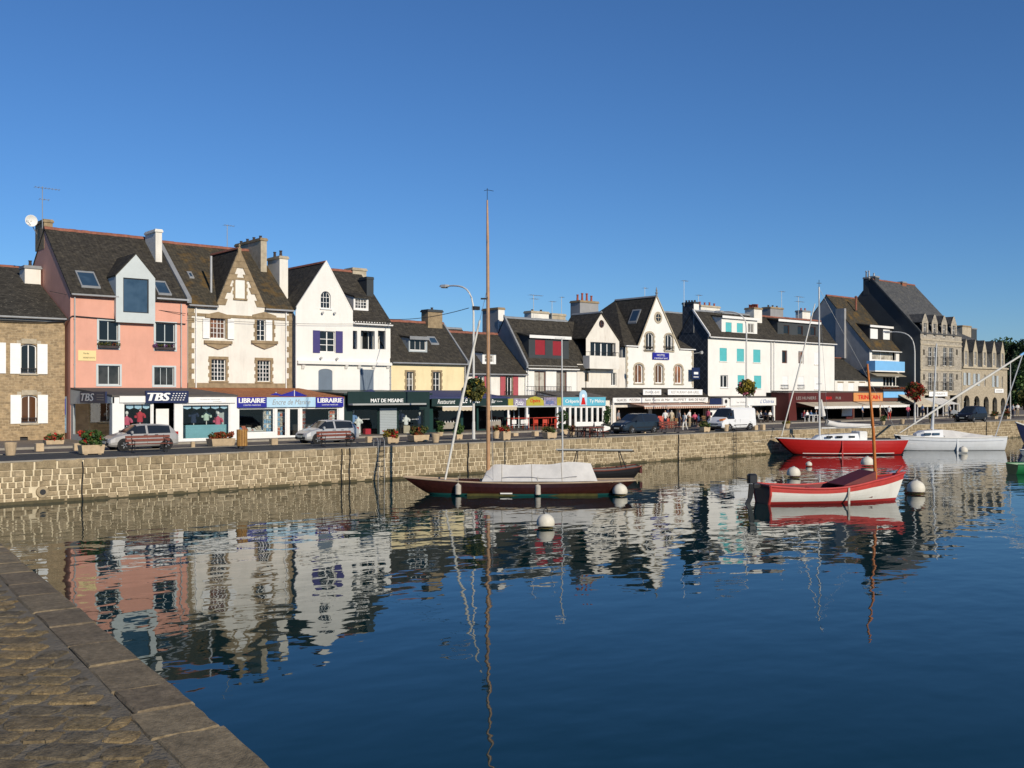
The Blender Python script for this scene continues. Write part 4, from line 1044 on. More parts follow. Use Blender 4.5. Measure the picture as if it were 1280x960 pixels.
# --- white hotel gable with arched stone windows
b = Bld('arched_window_house', 'tall white gable house with arched stone framed windows and steep dark roof', 'house', VH, 'white_fresh', 782, 867)
AS = ('pale_stone', .20); ze = Z(785, 432, VH)
for (x0, y0, x1, y1, pn) in ((807, 416, 816.5, 438, 'pane'), (831.5, 418, 840.5, 438.5, 'pane'), (793.5, 455, 803.5, 479, 'pane_warm'), (819, 455.5, 828.5, 479, 'pane_warm'), (843.5, 456.5, 852.5, 479.5, 'pane_warm')):
    b.win(x0, y0, x1, y1, 2, 1, 'paint_white', pn, .5, sur=AS, fw=.09, mw=.05)
for x0, x1 in ((806, 817), (831, 843)):
    b.railing(x0, x1, 433, 438.5, VH-.22, n=7, back=.2)
uc, zc = uz(822.5, 397, VH)
for rr_, mt_, vv in ((.62, 'pale_stone', VH-.05), (.40, 'pane_dark', VH-.056)):
    mb = MB(); mb.lathe((uc, vv, zc), [(rr_*.02, .0), (rr_, .0), (rr_, .06)], 18, 0, 'y'); part('oculus', mb, mt_, b.root)
mb = MB(); mb.box(uc-.03, uc+.03, VH-.075, VH-.057, zc-.38, zc+.38); mb.box(uc-.38, uc+.38, VH-.074, VH-.058, zc-.03, zc+.03); part('oculus_bars', mb, 'pale_stone', b.root)
ga, gl, gr = (820.5, 371), (798, 432), (848.5, 436)
zr_r = Z(850, 436, VH)
b.facade([(b.u0, -.3), (b.u1, -.3), (b.u1, zr_r), uz(*gr, VH), uz(*ga, VH), (U(gl[0], VH), ze), (b.u0, ze)])
b.mb.box(b.u0, b.u1, VH+.5, 31, -.3, min(ze, zr_r)-.02, 1); b.finish()
ua, za = uz(*ga, VH); vp = VU(769, ua)
b.cross_roof(U(gl[0], VH), U(gr[0], VH), ua, ze, zr_r, za, VH-.03, vp, 'slate', o=.10, ridge='lead')
mb = MB(); zz = min(ze, zr_r); cs = [(b.u0-.2, VH+.03, zz), (b.u1+.2, VH+.03, zz), (b.u1+.2, 31, zz), (b.u0-.2, 31, zz)]; ap = (ua, vp, za+.03)
mb.add(cs+[ap], [[0, 1, 4], [1, 2, 4], [2, 3, 4], [3, 0, 4], [3, 2, 1, 0]]); part('roof', mb, 'slate', b.root)
mb = MB()
for (g_, z_) in ((gl, ze), (gr, zr_r)):
    ug_ = U(g_[0], VH); mb.extr([(ug_, z_), (ua, za), (ua, za+.22), (ug_-(.2 if g_ is gl else -.2), z_)], VH-.08, VH-.031)
part('bargeboard', mb, 'pale_stone', b.root)
mb = MB(); mb.lathe((ua, VH-.03, za), [(.12, 0), (.10, .3), (.16, .4), (.06, .55), (.10, .65), (.02, 1.0)], 8); part('finial', mb, 'lead', b.root)
sk0 = VH+2.0; sgu = U(gl[0], VH); 
def lslope(f, v, e): return (sgu+(ua-sgu)*f, v, ze+(za-ze)*f+.10+e)
mb = MB(); mb.hexa([lslope(.45, 20.4, 0), lslope(.45, 21.6, 0), lslope(.72, 21.6, 0), lslope(.72, 20.4, 0)], [lslope(.45, 20.4, .14), lslope(.45, 21.6, .14), lslope(.72, 21.6, .14), lslope(.72, 20.4, .14)]); sk_ = part('skylight', mb, 'lead', b.root)
mb = MB(); mb.poly([lslope(.48, 20.55, .16), lslope(.48, 21.45, .16), lslope(.69, 21.45, .16), lslope(.69, 20.55, .16)]); part('pane', mb, 'pane_sky', sk_)
mb = MB(); mb.box(b.u0-.1, U(gl[0], VH)-.02, VH-.22, VH-.002, ze-.08, ze+.02); mb.box(U(gr[0], VH)+.02, b.u1+.1, VH-.22, VH-.002, zr_r-.08, zr_r+.02); part('eave_board', mb, 'paint_white', b.root)
b.quoins(782.5, 434, 484, 'l', 'pale_stone', 13, .22); b.quoins(866.5, 437, 484, 'r', 'pale_stone', 12, .22)
o_ = b.sign(815.5, 441, 836, 449.5, 'royal', [('HOTEL', 0, .15, .5, .3, 'letter_white'), ('restaurant', 0, -.3, .8, .22, 'letter_white')], v=VH-.06)
o, uc, zc, w_, h_, vf = b.board('hanging_sign', 864.5, 459.5, 874, 474, 'navy', v=VH-.5, th=.08); mb = MB(); mb.box(uc-.35, uc+.35, vf-.012, vf-.004, zc-.1, zc+.15); mb.box(uc-.42, uc+.42, vf-.012, vf-.004, zc-.42, zc-.34); part('emblem', mb, 'letter_white', o); mb = MB(); mb.box(uc-.02, uc+.02, VH-.5, VH, zc+.5, zc+.56); part('bracket', mb, 'iron', o)
mb = MB(); u, z = U(868, VH), Z(868, 442, VH); mb.path([(u-.3, VH, z), (u+.2, VH-.6, z+.1)], .03); mb.lathe((u+.25, VH-.65, z+.1), [(.05, .25), (.16, 0), (.18, -.2)], 10, 0, 'y'); part('floodlight', mb, 'pipe_grey', b.root)
antenna(806, 376, 359, VH+4, ((.1, .5, 3),), 'small aerial behind the finial of the arched window house')
# --- wide white house with turquoise shutters
b = Bld('turquoise_shuttered_house', 'white three storey house with turquoise shutters and diamond slate gable', 'house', VH, 'white_fresh', 885, 964.5, side='diamond_slate')
ze = Z(887, 418, VH); vr = VU(866.5, b.u0); zr = ZU(866.5, 389, b.u0)
print('turq', ze, vr, zr)
def closed(x0, y0, x1, y1, mat):
    p = b.hole(x0, y0, x1, y1); b.shutter(p[0][0]+.01, p[1][0]-.01, p[0][1]+.01, p[2][1]-.01, VH+.03, mat)
    mb = MB(); mb.box(p[0][0]-.08, p[1][0]+.08, VH-.08, VH-.002, p[0][1]-.1, p[0][1]-.004); part('sill', mb, 'white_fresh', b.root)
for x0, x1, y0, y1 in ((899.5, 908.5, 435, 451.5), (921, 930, 436, 452), (941.5, 950.5, 437, 453), (922, 930.5, 469, 485), (942.5, 951.5, 469.5, 485.5)): closed(x0, y0, x1, y1, 'shutter_teal')
b.win(900.5, 469, 910, 484.5, 2, 1, 'paint_white', 'pane_dark', fw=.08, mw=.08, sill='white_fresh')
b.facade([(b.u0, -.3), (b.u1, -.3), (b.u1, ze), (b.u0, ze)]); b.body(vr, zr, ze, right=False); b.finish()
b.roof(ze, vr, zr, 'slate', og=.05, ridge='lead'); b.gutter(ze, 'paint_white')
b.dormer(902, 946.5, 398, 416, [(907, 403, 914.5, 415.2, dict(closed='shutter_teal')), (921, 404, 928.5, 415.6, dict(closed='shutter_teal')), (935, 404.5, 942.5, 416, dict(nx=2))], 'white_fresh', 'slate', fall=.14)
b.stack(b.u0-.03, 853, 867, 873.5, 377, zr-2.4, 'diamond_slate', 4, 'dark_render', 'pot_dark', .25, front='white_fresh')
b.stack(b.u1-1.6, 931, 942.5, 952.5, 384, zr-2.4, 'white_render', 6, 'trim_stone', 'pot_red', .45); b.chimney(876, 900, 382, vr+2.5, 1, zr-1.5, 'white_render', 4, cap='pale_stone', potmat='pot_red', ph=.4)
b.pipe(963, 424, 495, 'paint_white')
mb = MB(); sl_ = (zr-ze)/(vr-VH); u = b.u0; mb.hexa([(u-.10, VH-.3, ze-.25), (u+.05, VH-.3, ze-.25), (u+.05, vr, zr), (u-.10, vr, zr)], [(u-.10, VH-.3, ze+.02), (u+.05, VH-.3, ze+.02), (u+.05, vr, zr+.26), (u-.10, vr, zr+.26)]); part('verge', mb, 'paint_white', b.root)
TZ = (ze, vr, zr)
antenna(855, 376, 351, vr+.2, ((.0, .9, 5),), 'tall aerial on the slate clad chimney'); antenna(873, 384, 369, vr+2, ((.0, .8, 5),), 'low aerial behind the slate clad chimney'); antenna(977, 384, 364, vr+1, ((.05, .8, 4),), 'aerial beside the red chimney pots of the brown windowed house')
# --- its neighbour with brown windows
b = Bld('brown_windowed_house', 'plain white house with narrow brown windows and dark dormer beside the turquoise shuttered one', 'house', VH, 'white_fresh', 965, 1043)
ze, vr, zr = TZ
b.win(977.5, 438, 984, 454, 1, 1, 'paint_brown', 'pane_dark', fw=.12); b.win(998, 439, 1004.5, 455, 2, 1, 'paint_white', 'pane_warm', fw=.08)
for x0, y0 in ((978, 470), (998, 470.5), (1018, 471), (1018, 440)): closed(x0, y0, x0+7, y0+15.5, 'shutter_white')
for x0, x1 in ((977, 986), (998, 1006)): b.railing(x0, x1, 481, 486, VH-.15, n=5, back=.13)
b.facade([(b.u0, -.3), (b.u1, -.3), (b.u1, ze), (b.u0, ze)]); b.body(vr, zr, ze, left=False); b.finish()
b.roof(ze, vr, zr, 'slate', og=.05, ridge='ridge_tile'); b.gutter(ze, 'paint_white')
b.dormer(972, 1023.5, 402.5, 419, [(979.5, 406.5, 986.5, 418, dict(nx=1, frame='paint_brown')), (997, 407.5, 1003.5, 419, dict(nx=1, frame='paint_brown')), (1013, 408.5, 1019.5, 419.5, dict(nx=1, frame='paint_brown'))], 'dark_render', 'slate', fall=.16)
b.chimney(963, 979, 384, vr+.5, 1.2, zr-1.2, 'grey_render', 3, cap='trim_stone', potmat='pot_dark', ph=.3); b.chimney(1003, 1013, 388, vr+2, 1, zr-1, 'white_render', 2, potmat='pot_red', ph=.3)
b.pipe(967, 424, 495, 'paint_white')
antenna(998, 392, 371, vr+1, ((.0, 1.5, 6), (.6, 1.6, 6)), 'double deck aerial near the yacht mast')
# --- small low white house with lean-to roof
b = Bld('low_house', 'low white house with three small shuttered windows and lean-to roof', 'house', VH, 'white_render', 1043.4, 1086)
ze = Z(1050, 473, VH); zr = Z(1050, 448, VH+4)
for x0 in (1047, 1060.5, 1074):
    closed(x0, 478.5, x0+7, 491, 'shutter_white')
    p = b.holes[-1]; mb = MB(); mb.box(p[0][0]-.05, p[1][0]+.05, VH-.03, VH+.01, p[2][1]+.01, p[2][1]+.16); part('lintel', mb, 'trim_stone', b.root)
b.facade([(b.u0, -.3), (b.u1, -.3), (b.u1, ze), (b.u0, ze)]); b.mb.box(b.u0, b.u1, VH+.3, VH+8, -.3, ze-.1, 1); b.finish()
mb = MB(); mb.slab([(b.u0, VH-.25, ze-.05), (b.u1, VH-.25, ze-.05), (b.u1, VH+4, zr), (b.u0, VH+4, zr)], .12); mb.slab([(b.u0, VH+4.01, zr), (b.u1, VH+4.01, zr), (b.u1, VH+8, ze), (b.u0, VH+8, ze)], .12); r_ = part('roof', mb, 'old_slate', b.root)
mb = MB(); mb.box(b.u0, b.u1, VH+3.85, VH+4.15, zr, zr+.12); part('ridge_tiles', mb, 'ridge_tile', r_)
# --- grey gabled house with blue awnings
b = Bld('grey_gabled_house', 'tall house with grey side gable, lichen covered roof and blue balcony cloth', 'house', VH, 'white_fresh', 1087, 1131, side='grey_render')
ze = Z(1090, 436, VH); vr = VU(1033, b.u0); zr = ZU(1033, 370, b.u0)
print('grey', ze, vr, zr)
p = b.hole(1090, 438, 1120, 450); b.window_at(p, VH+.5, 2, 1, 'paint_white', 'pane_curtain', .08, .08)
p = b.hole(1104, 471, 1129, 483); b.window_at(p, VH+.12, 6, 1, 'paint_white', 'pane_dark', .07, .14)
b.facade([(b.u0, -.3), (b.u1, -.3), (b.u1, ze), (b.u0, ze)]); b.body(vr, zr, ze); b.finish()
b.roof(ze, vr, zr, 'lichen_slate', og=.06); b.gutter(ze, 'paint_white')
b.dormer(1086.5, 1118.5, 409, 425, [(1088, 411, 1097.5, 423.5, dict(closed='shutter_white')), (1104, 412, 1112.5, 424.5, dict(closed='shutter_white'))], 'paint_dark', 'slate', fall=.2)
u = b.u0; va, vb_ = VU(1056, u)-.2, VU(1056, u)+1.1; mb = MB(); mb.box(u-.45, u-.003, va, vb_, ZU(1052, 448, u), ZU(1052, 386, u)); part('chimney', mb, 'grey_render', b.root)
u0, u1, z0, z1 = rect(1094, 451.5, 1131, 463.5, VH-1.2); mb = MB(); mb.box(u0, u1, VH-1.2, VH-.002, z0-.15, z0); part('balcony_floor', mb, 'white_fresh', b.root)
mb = MB(); mb.box(u0, u1, VH-1.2, VH-1.16, z0+.003, z1); mb.box(u0, u0+.04, VH-1.16, VH-.002, z0+.003, z1); part('balcony_cloth', mb, 'bright_blue', b.root, 'bright blue cloth along the balcony')
u0, u1, z0, z1 = rect(1096, 464, 1133, 470, VH-1.6); mb = MB(); mb.slab([(u0, VH-1.6, z0), (u1, VH-1.6, z0), (u1, VH-.002, z1), (u0, VH-.002, z1)], .06); part('awning', mb, 'awning_tan', b.root)
b.chimney(1036, 1045, 366, vr+1, .8, zr-1, 'white_render', 0) if False else None
mb = MB(); vv = VH+4.4; mb.tube((U(1070, vv), vv, Z(1070, 388, vv)), (U(1070, vv), vv, Z(1070, 372, vv)), .14, n=8); mb.lathe((U(1070, vv), vv, Z(1070, 372, vv)), [(.2, 0), (.22, .1), (.05, .25)], 8); part('flue', mb, 'ridge_tile', b.root)
# --- granite hotel
VF = 16.0
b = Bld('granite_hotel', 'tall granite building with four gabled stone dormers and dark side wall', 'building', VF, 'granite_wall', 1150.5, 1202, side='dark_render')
ze = Z(1152, 408, VF); vr = VU(1090, b.u0); zr = ZU(1090, 350, b.u0)
print('hotel', ze, vr, zr)
for (x0, x1) in ((1160.5, 1165.5), (1167, 1172), (1179, 1184), (1186.5, 1191.5)):
    for y0, y1 in ((434, 457), (466, 488)):
        b.win(x0, y0+(x0-1160)*.03, x1, y1+(x0-1160)*.03, 2, 4, 'paint_white', 'pane_dark', fw=.07, mw=.04, sill='pale_stone')
for (x0, x1) in ((1159.5, 1173), (1178, 1192.5)):
    for y0 in (446, 477): b.railing(x0, x1, y0, y0+11, VF-.28, n=16, back=.26)
for y0 in (437, 468): 
    for x0 in (1153.8, 1195): b.win(x0, y0, x0+2.2, y0+7, 1, 1, 'pale_stone', 'pane_dark', fw=.03)
for k in range(3): b.hole_uz(b.u0+1.2+k*3.6, b.u0+3.4+k*3.6, .1, 2.9)
hs = []
dw = (b.u1-b.u0)
outer = [(b.u0, -.3), (b.u1, -.3), (b.u1, ze-.9)]
zc = Z(1152, 424, VF)
for k, xc in enumerate((1192.5, 1180.5, 1168.5, 1156.5)):
    uc = U(xc, VF); hw = .85; zt = ZU(xc, 404, 1) if False else Z(1152, 402, VF); zp = Z(1152, 391, VF)
    outer += [(uc+hw, ze-.9), (uc+hw, zt), (uc+.25, zp-.2), (uc, zp), (uc-.25, zp-.2), (uc-hw, zt), (uc-hw, ze-.9)]
    p = b.hole_uz(uc-.42, uc+.42, zt-1.9, zt-.15); b.window_at(p, VF+.14, 2, 3, 'paint_white', 'pane_dark', .06, .04)
    b.cross_roof(uc-hw, uc+hw, uc, zt, zt, zp-.12, VF+.03, VF+4, 'grey_slate', o=.03, ridge=None)
outer.append((b.u0, ze-.9))
b.facade(outer); b.body(vr, zr, ze-.9); b.finish()
b.roof(ze-.9, vr, zr, 'grey_slate', og=.02, oe=.05)
mb = MB()
for y in (424, 430, 462, 493): z = Z(1152, y, VF); mb.box(b.u0, b.u1, VF-.09, VF+.02, z-.10, z+.10)
part('string_course', mb, 'pale_stone', b.root)
b.quoins(1151, 426, 515, 'l', 'pale_stone', 24, .4)
mb = MB(); u = b.u0; mb.hexa([(u-.14, VF-.1, ze-1.0), (u+.05, VF-.1, ze-1.0), (u+.05, vr, zr), (u-.14, vr, zr)], [(u-.14, VF-.1, ze-.7), (u+.05, VF-.1, ze-.7), (u+.05, vr, zr+.3), (u-.14, vr, zr+.3)]); part('verge', mb, 'dark_render', b.root)
b.stack(b.u0-.03, 1079, 1086, 1090, 346, zr-2, 'dark_render', 2, 'grey_render', 'zinc', .8); b.chimney(1094, 1099, 345, vr+.2, 1.0, zr-1, 'dark_render', 1, cap='lead', potmat='zinc', ph=.5); b.chimney(1128, 1133, 352, vr, .8, zr-.5, 'brick_red', 0)
b.sign(1161, 489.5, 1184, 495.5, 'letter_white', [('LE TRINITY', 0, 0, .7, .45, 'letter_grey')], v=VF-.12)
# --- arcaded stone building
b = Bld('arcaded_building', 'pale stone building with five round arches and stone dormers near the wooded hill', 'building', VF, 'pale_ashlar', 1202.5, 1259)
ze = Z(1204, 458, VF); zm = Z(1204, 433, VF)
for x0, x1 in ((1204.5, 1212), (1217.5, 1224.5), (1229.5, 1236), (1240.5, 1246.5), (1251, 1256.5)): b.hole(x0, 494+(x0-1204)*.07, x1, 520, 1.0)
for p in list(b.holes):
    mb = MB(); mb.poly([(a, VF+.8, c) for a, c in p]); part('arch_glass', mb, 'pane', b.root)
    mb = MB(); u0, u1 = p[0][0], p[1][0]; mb.box((u0+u1)/2-.05, (u0+u1)/2+.05, VF+.72, VF+.78, p[0][1], p[2][1]+.6); mb.box(u0+.02, u1-.02, VF+.72, VF+.775, p[2][1]-.05, p[2][1]+.05); part('arch_frame', mb, 'paint_grey', b.root)
for k, (x0, x1) in enumerate(((1207, 1209.5), (1219, 1221.5), (1230, 1232), (1242.5, 1245), (1252, 1253.8))):
    b.win(x0, 466+k*1.2, x1, 481.5+k*.8, 2, 2, 'paint_white', 'pane_dark', fw=.06)
    if k in (0, 1, 3):
        u0, u1, z0, z1 = rect(x0, 466+k*1.2, x1, 481.5+k*.8, VF); b.shutter(u0-.72, u0-.03, z0, z1, VF-.05, 'paint_grey'); b.shutter(u1+.03, u1+.72, z0, z1, VF-.05, 'paint_grey')
b.facade([(b.u0, -.3), (b.u1, -.3), (b.u1, ze), (b.u0, ze)], th=.5); b.mb.box(b.u0, b.u1, VF+1.2, VF+11, -.3, zm, 1); b.finish()
mb = MB(); mb.slab([(b.u0, VF+.05, ze), (b.u1, VF+.05, ze), (b.u1, VF+1.0, zm), (b.u0, VF+1.0, zm)], .1); mb.slab([(b.u0, VF+1.0, zm+.002), (b.u1, VF+1.0, zm+.002), (b.u1-3.5, VF+5.5, Z(1206, 417, VF+5.5)), (b.u0, VF+5.5, Z(1206, 417, VF+5.5))], .1)
mb.slab([(b.u1, VF+1.0, zm), (b.u1, VF+10, zm), (b.u1-3.5, VF+5.52, Z(1206, 417, VF+5.5)), (b.u1-3.51, VF+5.5, Z(1206, 417, VF+5.5))], .1); part('roof', mb, 'grey_slate', b.root)
mb = MB(); mb.box(b.u0, b.u1, VF-.22, VF+.02, ze-.25, ze); part('cornice', mb, 'pale_stone', b.root)
for k, xc in enumerate((1208, 1219.5, 1231, 1243, 1253.5)):
    uc = U(xc, VF); hw = .68; zt = Z(1204, 438, VF); zp = Z(1204, 423, VF)
    keep = b.holes; b.holes = []; p = b.hole_uz(uc-.36, uc+.36, ze+.25, zt-.1)
    mb = MB(); loops = [[Vector((a, c, 0)) for a, c in [(uc-hw, ze), (uc+hw, ze), (uc+hw, zt), (uc, zp), (uc-hw, zt)]], [Vector((a, c, 0)) for a, c in p]]
    mb.add([(q.x, VF+.02, q.y) for l in loops for q in l], [list(t_) for t_ in tessellate_polygon(loops)]); mb.loft([[(a, VF+.02, c) for a, c in p], [(a, VF+.2, c) for a, c in p]])
    for u in (uc-hw, uc+hw): mb.poly([(u, VF+.02, ze), (u, VF+2.5, ze), (u, VF+2.5, zt), (u, VF+.02, zt)])
    part('dormer', mb, 'pale_stone', b.root); b.window_at(p, VF+.14, 2, 2, 'paint_white', 'pane_dark', .06, .04); b.holes = keep
    b.cross_roof(uc-hw, uc+hw, uc, zt, zt, zp-.1, VF+.05, VF+3.5, 'grey_slate', o=.04, ridge=None)
b.sign(1243, 486, 1254, 491, 'letter_white', [('LE SURCOUF', 0, 0, .7, .4, 'letter_grey')], v=VF-.05)
b.chimney(1203, 1214, 407, VF+6, 1.2, 9, 'pale_stone', 0, cap='trim_stone'); b.chimney(1214.5, 1221, 410, VF+6.5, 1.4, 9, 'dark_render', 0)
# dark back roofs seen between the houses
for (x0, x1, yt, yb, v, lab) in ((552, 604, 411, 440, 34, 'dark slate roofed house behind the red shuttered house'), (832, 884, 391, 420, 36, 'dark slate roofed house behind the diamond slate gable')):
    b = Bld('rear_house', lab, 'house', v, 'grey_render', x0, x1); ze = Z(x0, yb, v); zr = Z(x0, yt, v+4)
    b.facade([(b.u0, -.3), (b.u1, -.3), (b.u1, ze), (b.u0, ze)]); b.body(v+4, zr, ze); b.finish(); b.roof(ze, v+4, zr, 'slate', ridge='lead')
# ------------------------------------------------------------------ shops built out in front of the houses
class Shop(Bld):
    def __init__(s, name, label, x0, x1, vf, vb, ytop, yback, wall, roofm, u0=None, u1=None, over=.25, deep=2.6, inner='interior', roofname='roof', flat=False):
        super().__init__(name, label, 'shop', vf, wall, x0, x1)
        if u0 is not None: s.u0 = u0
        if u1 is not None: s.u1 = u1
        xc = (x0+x1)/2; s.zt = Z(xc, ytop, vf); s.zb = Z(xc, yback, vb); s.vb = vb; s.deep = deep; s.inner = inner
        mb = MB(); mb.slab([(s.u0-.05, vf-over, s.zt+.02), (s.u1+.05, vf-over, s.zt+.02), (s.u1+.05, vb-.02, s.zb), (s.u0-.05, vb-.02, s.zb)], .12); s.roofpart = part(roofname, mb, roofm, s.root)
    def close(s, side_holes=False):
        zt = s.zt-.11
        s.facade([(s.u0, .05), (s.u1, .05), (s.u1, zt), (s.u0, zt)], th=.12)
        f = (s.zb-s.zt)
        if not side_holes: s.mb.poly([(s.u0, s.v+.001, .05), (s.u0, s.vb, .05), (s.u0, s.vb, s.zb-.13), (s.u0, s.v+.001, zt)])
        s.mb.poly([(s.u1, s.v+.001, .05), (s.u1, s.vb, .05), (s.u1, s.vb, s.zb-.13), (s.u1, s.v+.001, zt)])
        s.finish()
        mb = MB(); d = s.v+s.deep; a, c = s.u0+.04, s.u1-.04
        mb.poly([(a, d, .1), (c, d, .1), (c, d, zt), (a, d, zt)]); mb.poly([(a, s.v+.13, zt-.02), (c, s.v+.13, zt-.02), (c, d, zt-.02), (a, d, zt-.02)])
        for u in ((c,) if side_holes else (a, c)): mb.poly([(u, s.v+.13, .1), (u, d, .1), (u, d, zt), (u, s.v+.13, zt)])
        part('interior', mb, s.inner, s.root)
    def swin(s, x0, y0, x1, y1, nx=1, ny=1, frame='paint_white', fw=.08, name='shop_window'):
        p = s.hole(x0, y0, x1, y1); return s.window_at(p, s.v+.04, nx, ny, frame, 'shop_glass', fw, .05, name)
    def fascia(s, x0, y0, x1, y1, mat, th=.10): return s.board('fascia', x0, y0, x1, y1, mat, v=s.v-.002, th=th)
    def awning(s, x0, x1, ytop, yfront, out, mat, val=.16, valmat=None):
        v = s.v; u0, u1 = U(x0, v), U(x1, v); zt = Z((x0+x1)/2, ytop, v); zf = Z((x0+x1)/2, yfront, v-out)
        mb = MB(); mb.slab([(u0, v-out, zf), (u1, v-out, zf), (u1, v-.12, zt), (u0, v-.12, zt)], .03)
        a = part('awning', mb, mat, s.root)
        mb = MB(); n = max(6, int((u1-u0)/.35))
        for k in range(n):
            a0, a1 = u0+(u1-u0)*k/n, u0+(u1-u0)*(k+1)/n
            mb.extr([(a0, zf), (a0, zf-val), ((a0+a1)/2, zf-val*1.2), (a1, zf-val), (a1, zf)], v-out-.02, v-out-.003)
        part('valance', mb, valmat or mat, a)
        mb = MB(); mb.box(u0-.03, u1+.03, v-out-.05, v-out-.021, zf-.03, zf+.05); part('front_bar', mb, 'paint_white', a)
        return a
def torso(label, px, py, v, shirt, h=.62, legs=None, headed=True):
    """shop dummy wearing a top; py is the neck"""
    u, z = U(px, v), Z(px, py, v); o = thing('shop_dummy', label, 'shop dummy', (u, v, .1))
    mb = MB()
    def el(rx, ry, zz, n=12): return [(u+rx*math.cos(2*math.pi*k/n), v+ry*math.sin(2*math.pi*k/n), zz) for k in range(n)]
    mb.loft([el(.17, .11, z-h), el(.19, .12, z-h*.85), el(.16, .11, z-h*.5), el(.21, .12, z-h*.2), el(.20, .10, z-.08), el(.07, .06, z), el(.055, .055, z+.06)], 0, True, True)
    for sg in (-1, 1): mb.path([(u+sg*.17, v, z-.10), (u+sg*.27, v-.02, z-.24), (u+sg*.29, v-.03, z-.36)], [.085, .085, .08], 8)
    part('top', mb, shirt, o, smooth=True)
    mb = MB(); mb.tube((u, v, z+.04), (u, v, z+.12), .045, n=8)
    if headed: mb.ball((u, v, z+.23), .10, 10, 7, 0, 1.25)
    if legs:
        pass
    else: mb.tube((u, v, .1), (u, v, z-h+.02), .03, n=6); mb.lathe((u, v, .1), [(.2, 0), (.2, .03), (.04, .05)], 12)
    part('stand', mb, 'plastic_white', o, smooth=True)
    if legs:
        mb = MB()
        for sg in (-1, 1): mb.path([(u+sg*.09, v, z-h+.03), (u+sg*.11, v, z-h-.40), (u+sg*.12, v, .16), (u+sg*.12, v-.1, .13)], [.10, .075, .055, .04], 8)
        part('trousers', mb, legs, o, smooth=True)
    return o
def rack(label, x0, y0, x1, y1, v, mats, rows=4, cols=5, cat='display rack'):
    u0, u1, z0, z1 = rect(x0, y0, x1, y1, v); o = thing('display_rack', label, cat, ((u0+u1)/2, v, .1))
    mb = MB(); mb.box(u0, u1, v+.12, v+.15, .1, z1)
    for k in range(rows+1): z = z0+(z1-z0)*k/rows; mb.box(u0, u1, v, v+.119, z-.012, z+.012)
    part('frame', mb, 'plastic_white', o)
    rr = random.Random(int(x0*7+y0))
    for r_ in range(rows):
        for c in range(cols):
            a = u0+(u1-u0)*(c+.1)/cols; b_ = u0+(u1-u0)*(c+.9)/cols; z = z0+(z1-z0)*r_/rows+.015; h_ = (z1-z0)/rows*rr.uniform(.6, .85)
            mb = MB(); mb.box(a, b_, v+.02, v+.06, z, z+h_); part('magazine', mb, rr.choice(mats), o)
# --- clothes shop below the pink house; its left side faces down the street
s = Shop('clothes_shop', 'white fronted clothes shop with navy signs and low grey roof', 149, 294, 11.2, VH, 494, 485, 'paint_white', 'felt_roof', u0=U(89, VH), u1=U(235.5, VH)-.03, over=.05, deep=4.5, inner='interior')
s.swin(154, 503.5, 190, 549); s.swin(227.5, 505, 287.5, 549); p = s.hole(192, 503.5, 218, 551)
mb = MB(); u0, u1, z0, z1 = rect(195, 511, 211, 551, s.v+.5); mb.box(u0, u1, s.v+.5, s.v+.56, .1, z1); part('door', mb, 'paint_white', s.root)
u = s.u0; VB = s.vb
# left side wall: grey fascia over a shop window
side = MB(); ft, fb = s.zt-.12, Z(149, 504, s.v)
g = lambda a: s.v+(VB-s.v)*a
zr_ = lambda a: s.zt-.12+(s.zb-s.zt)*a
fb2 = Z(92, 505, VH-1)
side.hexa([(u-.06, s.v, fb), (u-.06, VB, fb2), (u+.1, VB, fb2), (u+.1, s.v, fb)], [(u-.06, s.v, ft), (u-.06, VB, s.zb-.13), (u+.1, VB, s.zb-.13), (u+.1, s.v, ft)])
part('side_fascia', side, 'paint_grey', s.root)
side = MB()
for a0, a1 in ((0, .05), (.93, 1.0)): side.box(u-.03, u+.1, g(a0)+.002, g(a1), .05, fb-.003)
side.box(u-.03, u+.1, g(.05)+.002, g(.93)-.002, .05, .45)
part('side_post', side, 'paint_grey', s.root)
side = MB(); side.poly([(u+.03, g(.05), .45), (u+.03, g(.93), .45), (u+.03, g(.93), fb-.01), (u+.03, g(.05), fb-.01)]); part('side_pane', side, 'shop_glass', s.root)
vm, zm_ = VU(119, u-.06), ZU(119, 496.5, u)
mb = MB(); v0, v1 = VU(103, u), VU(135, u); z0, z1 = ZU(119, 503.5, u), ZU(119, 489.5, u); mb.box(u-.16, u-.062, v1, v0, z0, z1); sg = part('side_sign', mb, 'navy', s.root)
letters(sg, 'TBS', v1+(v0-v1)*.68, (z0+z1)/2, (v0-v1)*.52, (z1-z0)*.68, u-.175, 'letter_white', 'side', .25, .05)
mb = MB()
for k in range(3): mb.box(u-.172, u-.163, v1+(v0-v1)*.06, v1+(v0-v1)*.32, z0+(z1-z0)*(.25+.22*k), z0+(z1-z0)*(.30+.22*k))
part('sign_lines', mb, 'letter_grey', sg)
s.close(True)
s.fascia(149, 495, 181, 503.2, 'paint_white'); s.fascia(235, 496.5, 293.5, 503.8, 'paint_white')
o_ = s.sign(181, 488.5, 234.5, 503.5, 'navy', [('TBS', -.2, 0, .5, .66, 'letter_white', dict(shear=.25, bold=.05))], v=s.v-.01, th=.16)
u0, u1, z0, z1 = rect(181, 488.5, 234.5, 503.5, s.v-.17); mb = MB()
for r_ in range(4):
    for c in range(5): x_ = u0+(u1-u0)*(.62+.07*c+.018*r_-.02); z = z0+(z1-z0)*(.2+.18*r_); mb.box(x_, x_+.09, s.v-.19, s.v-.175, z, z+.05)
part('sign_dots', mb, 'letter_white', o_)
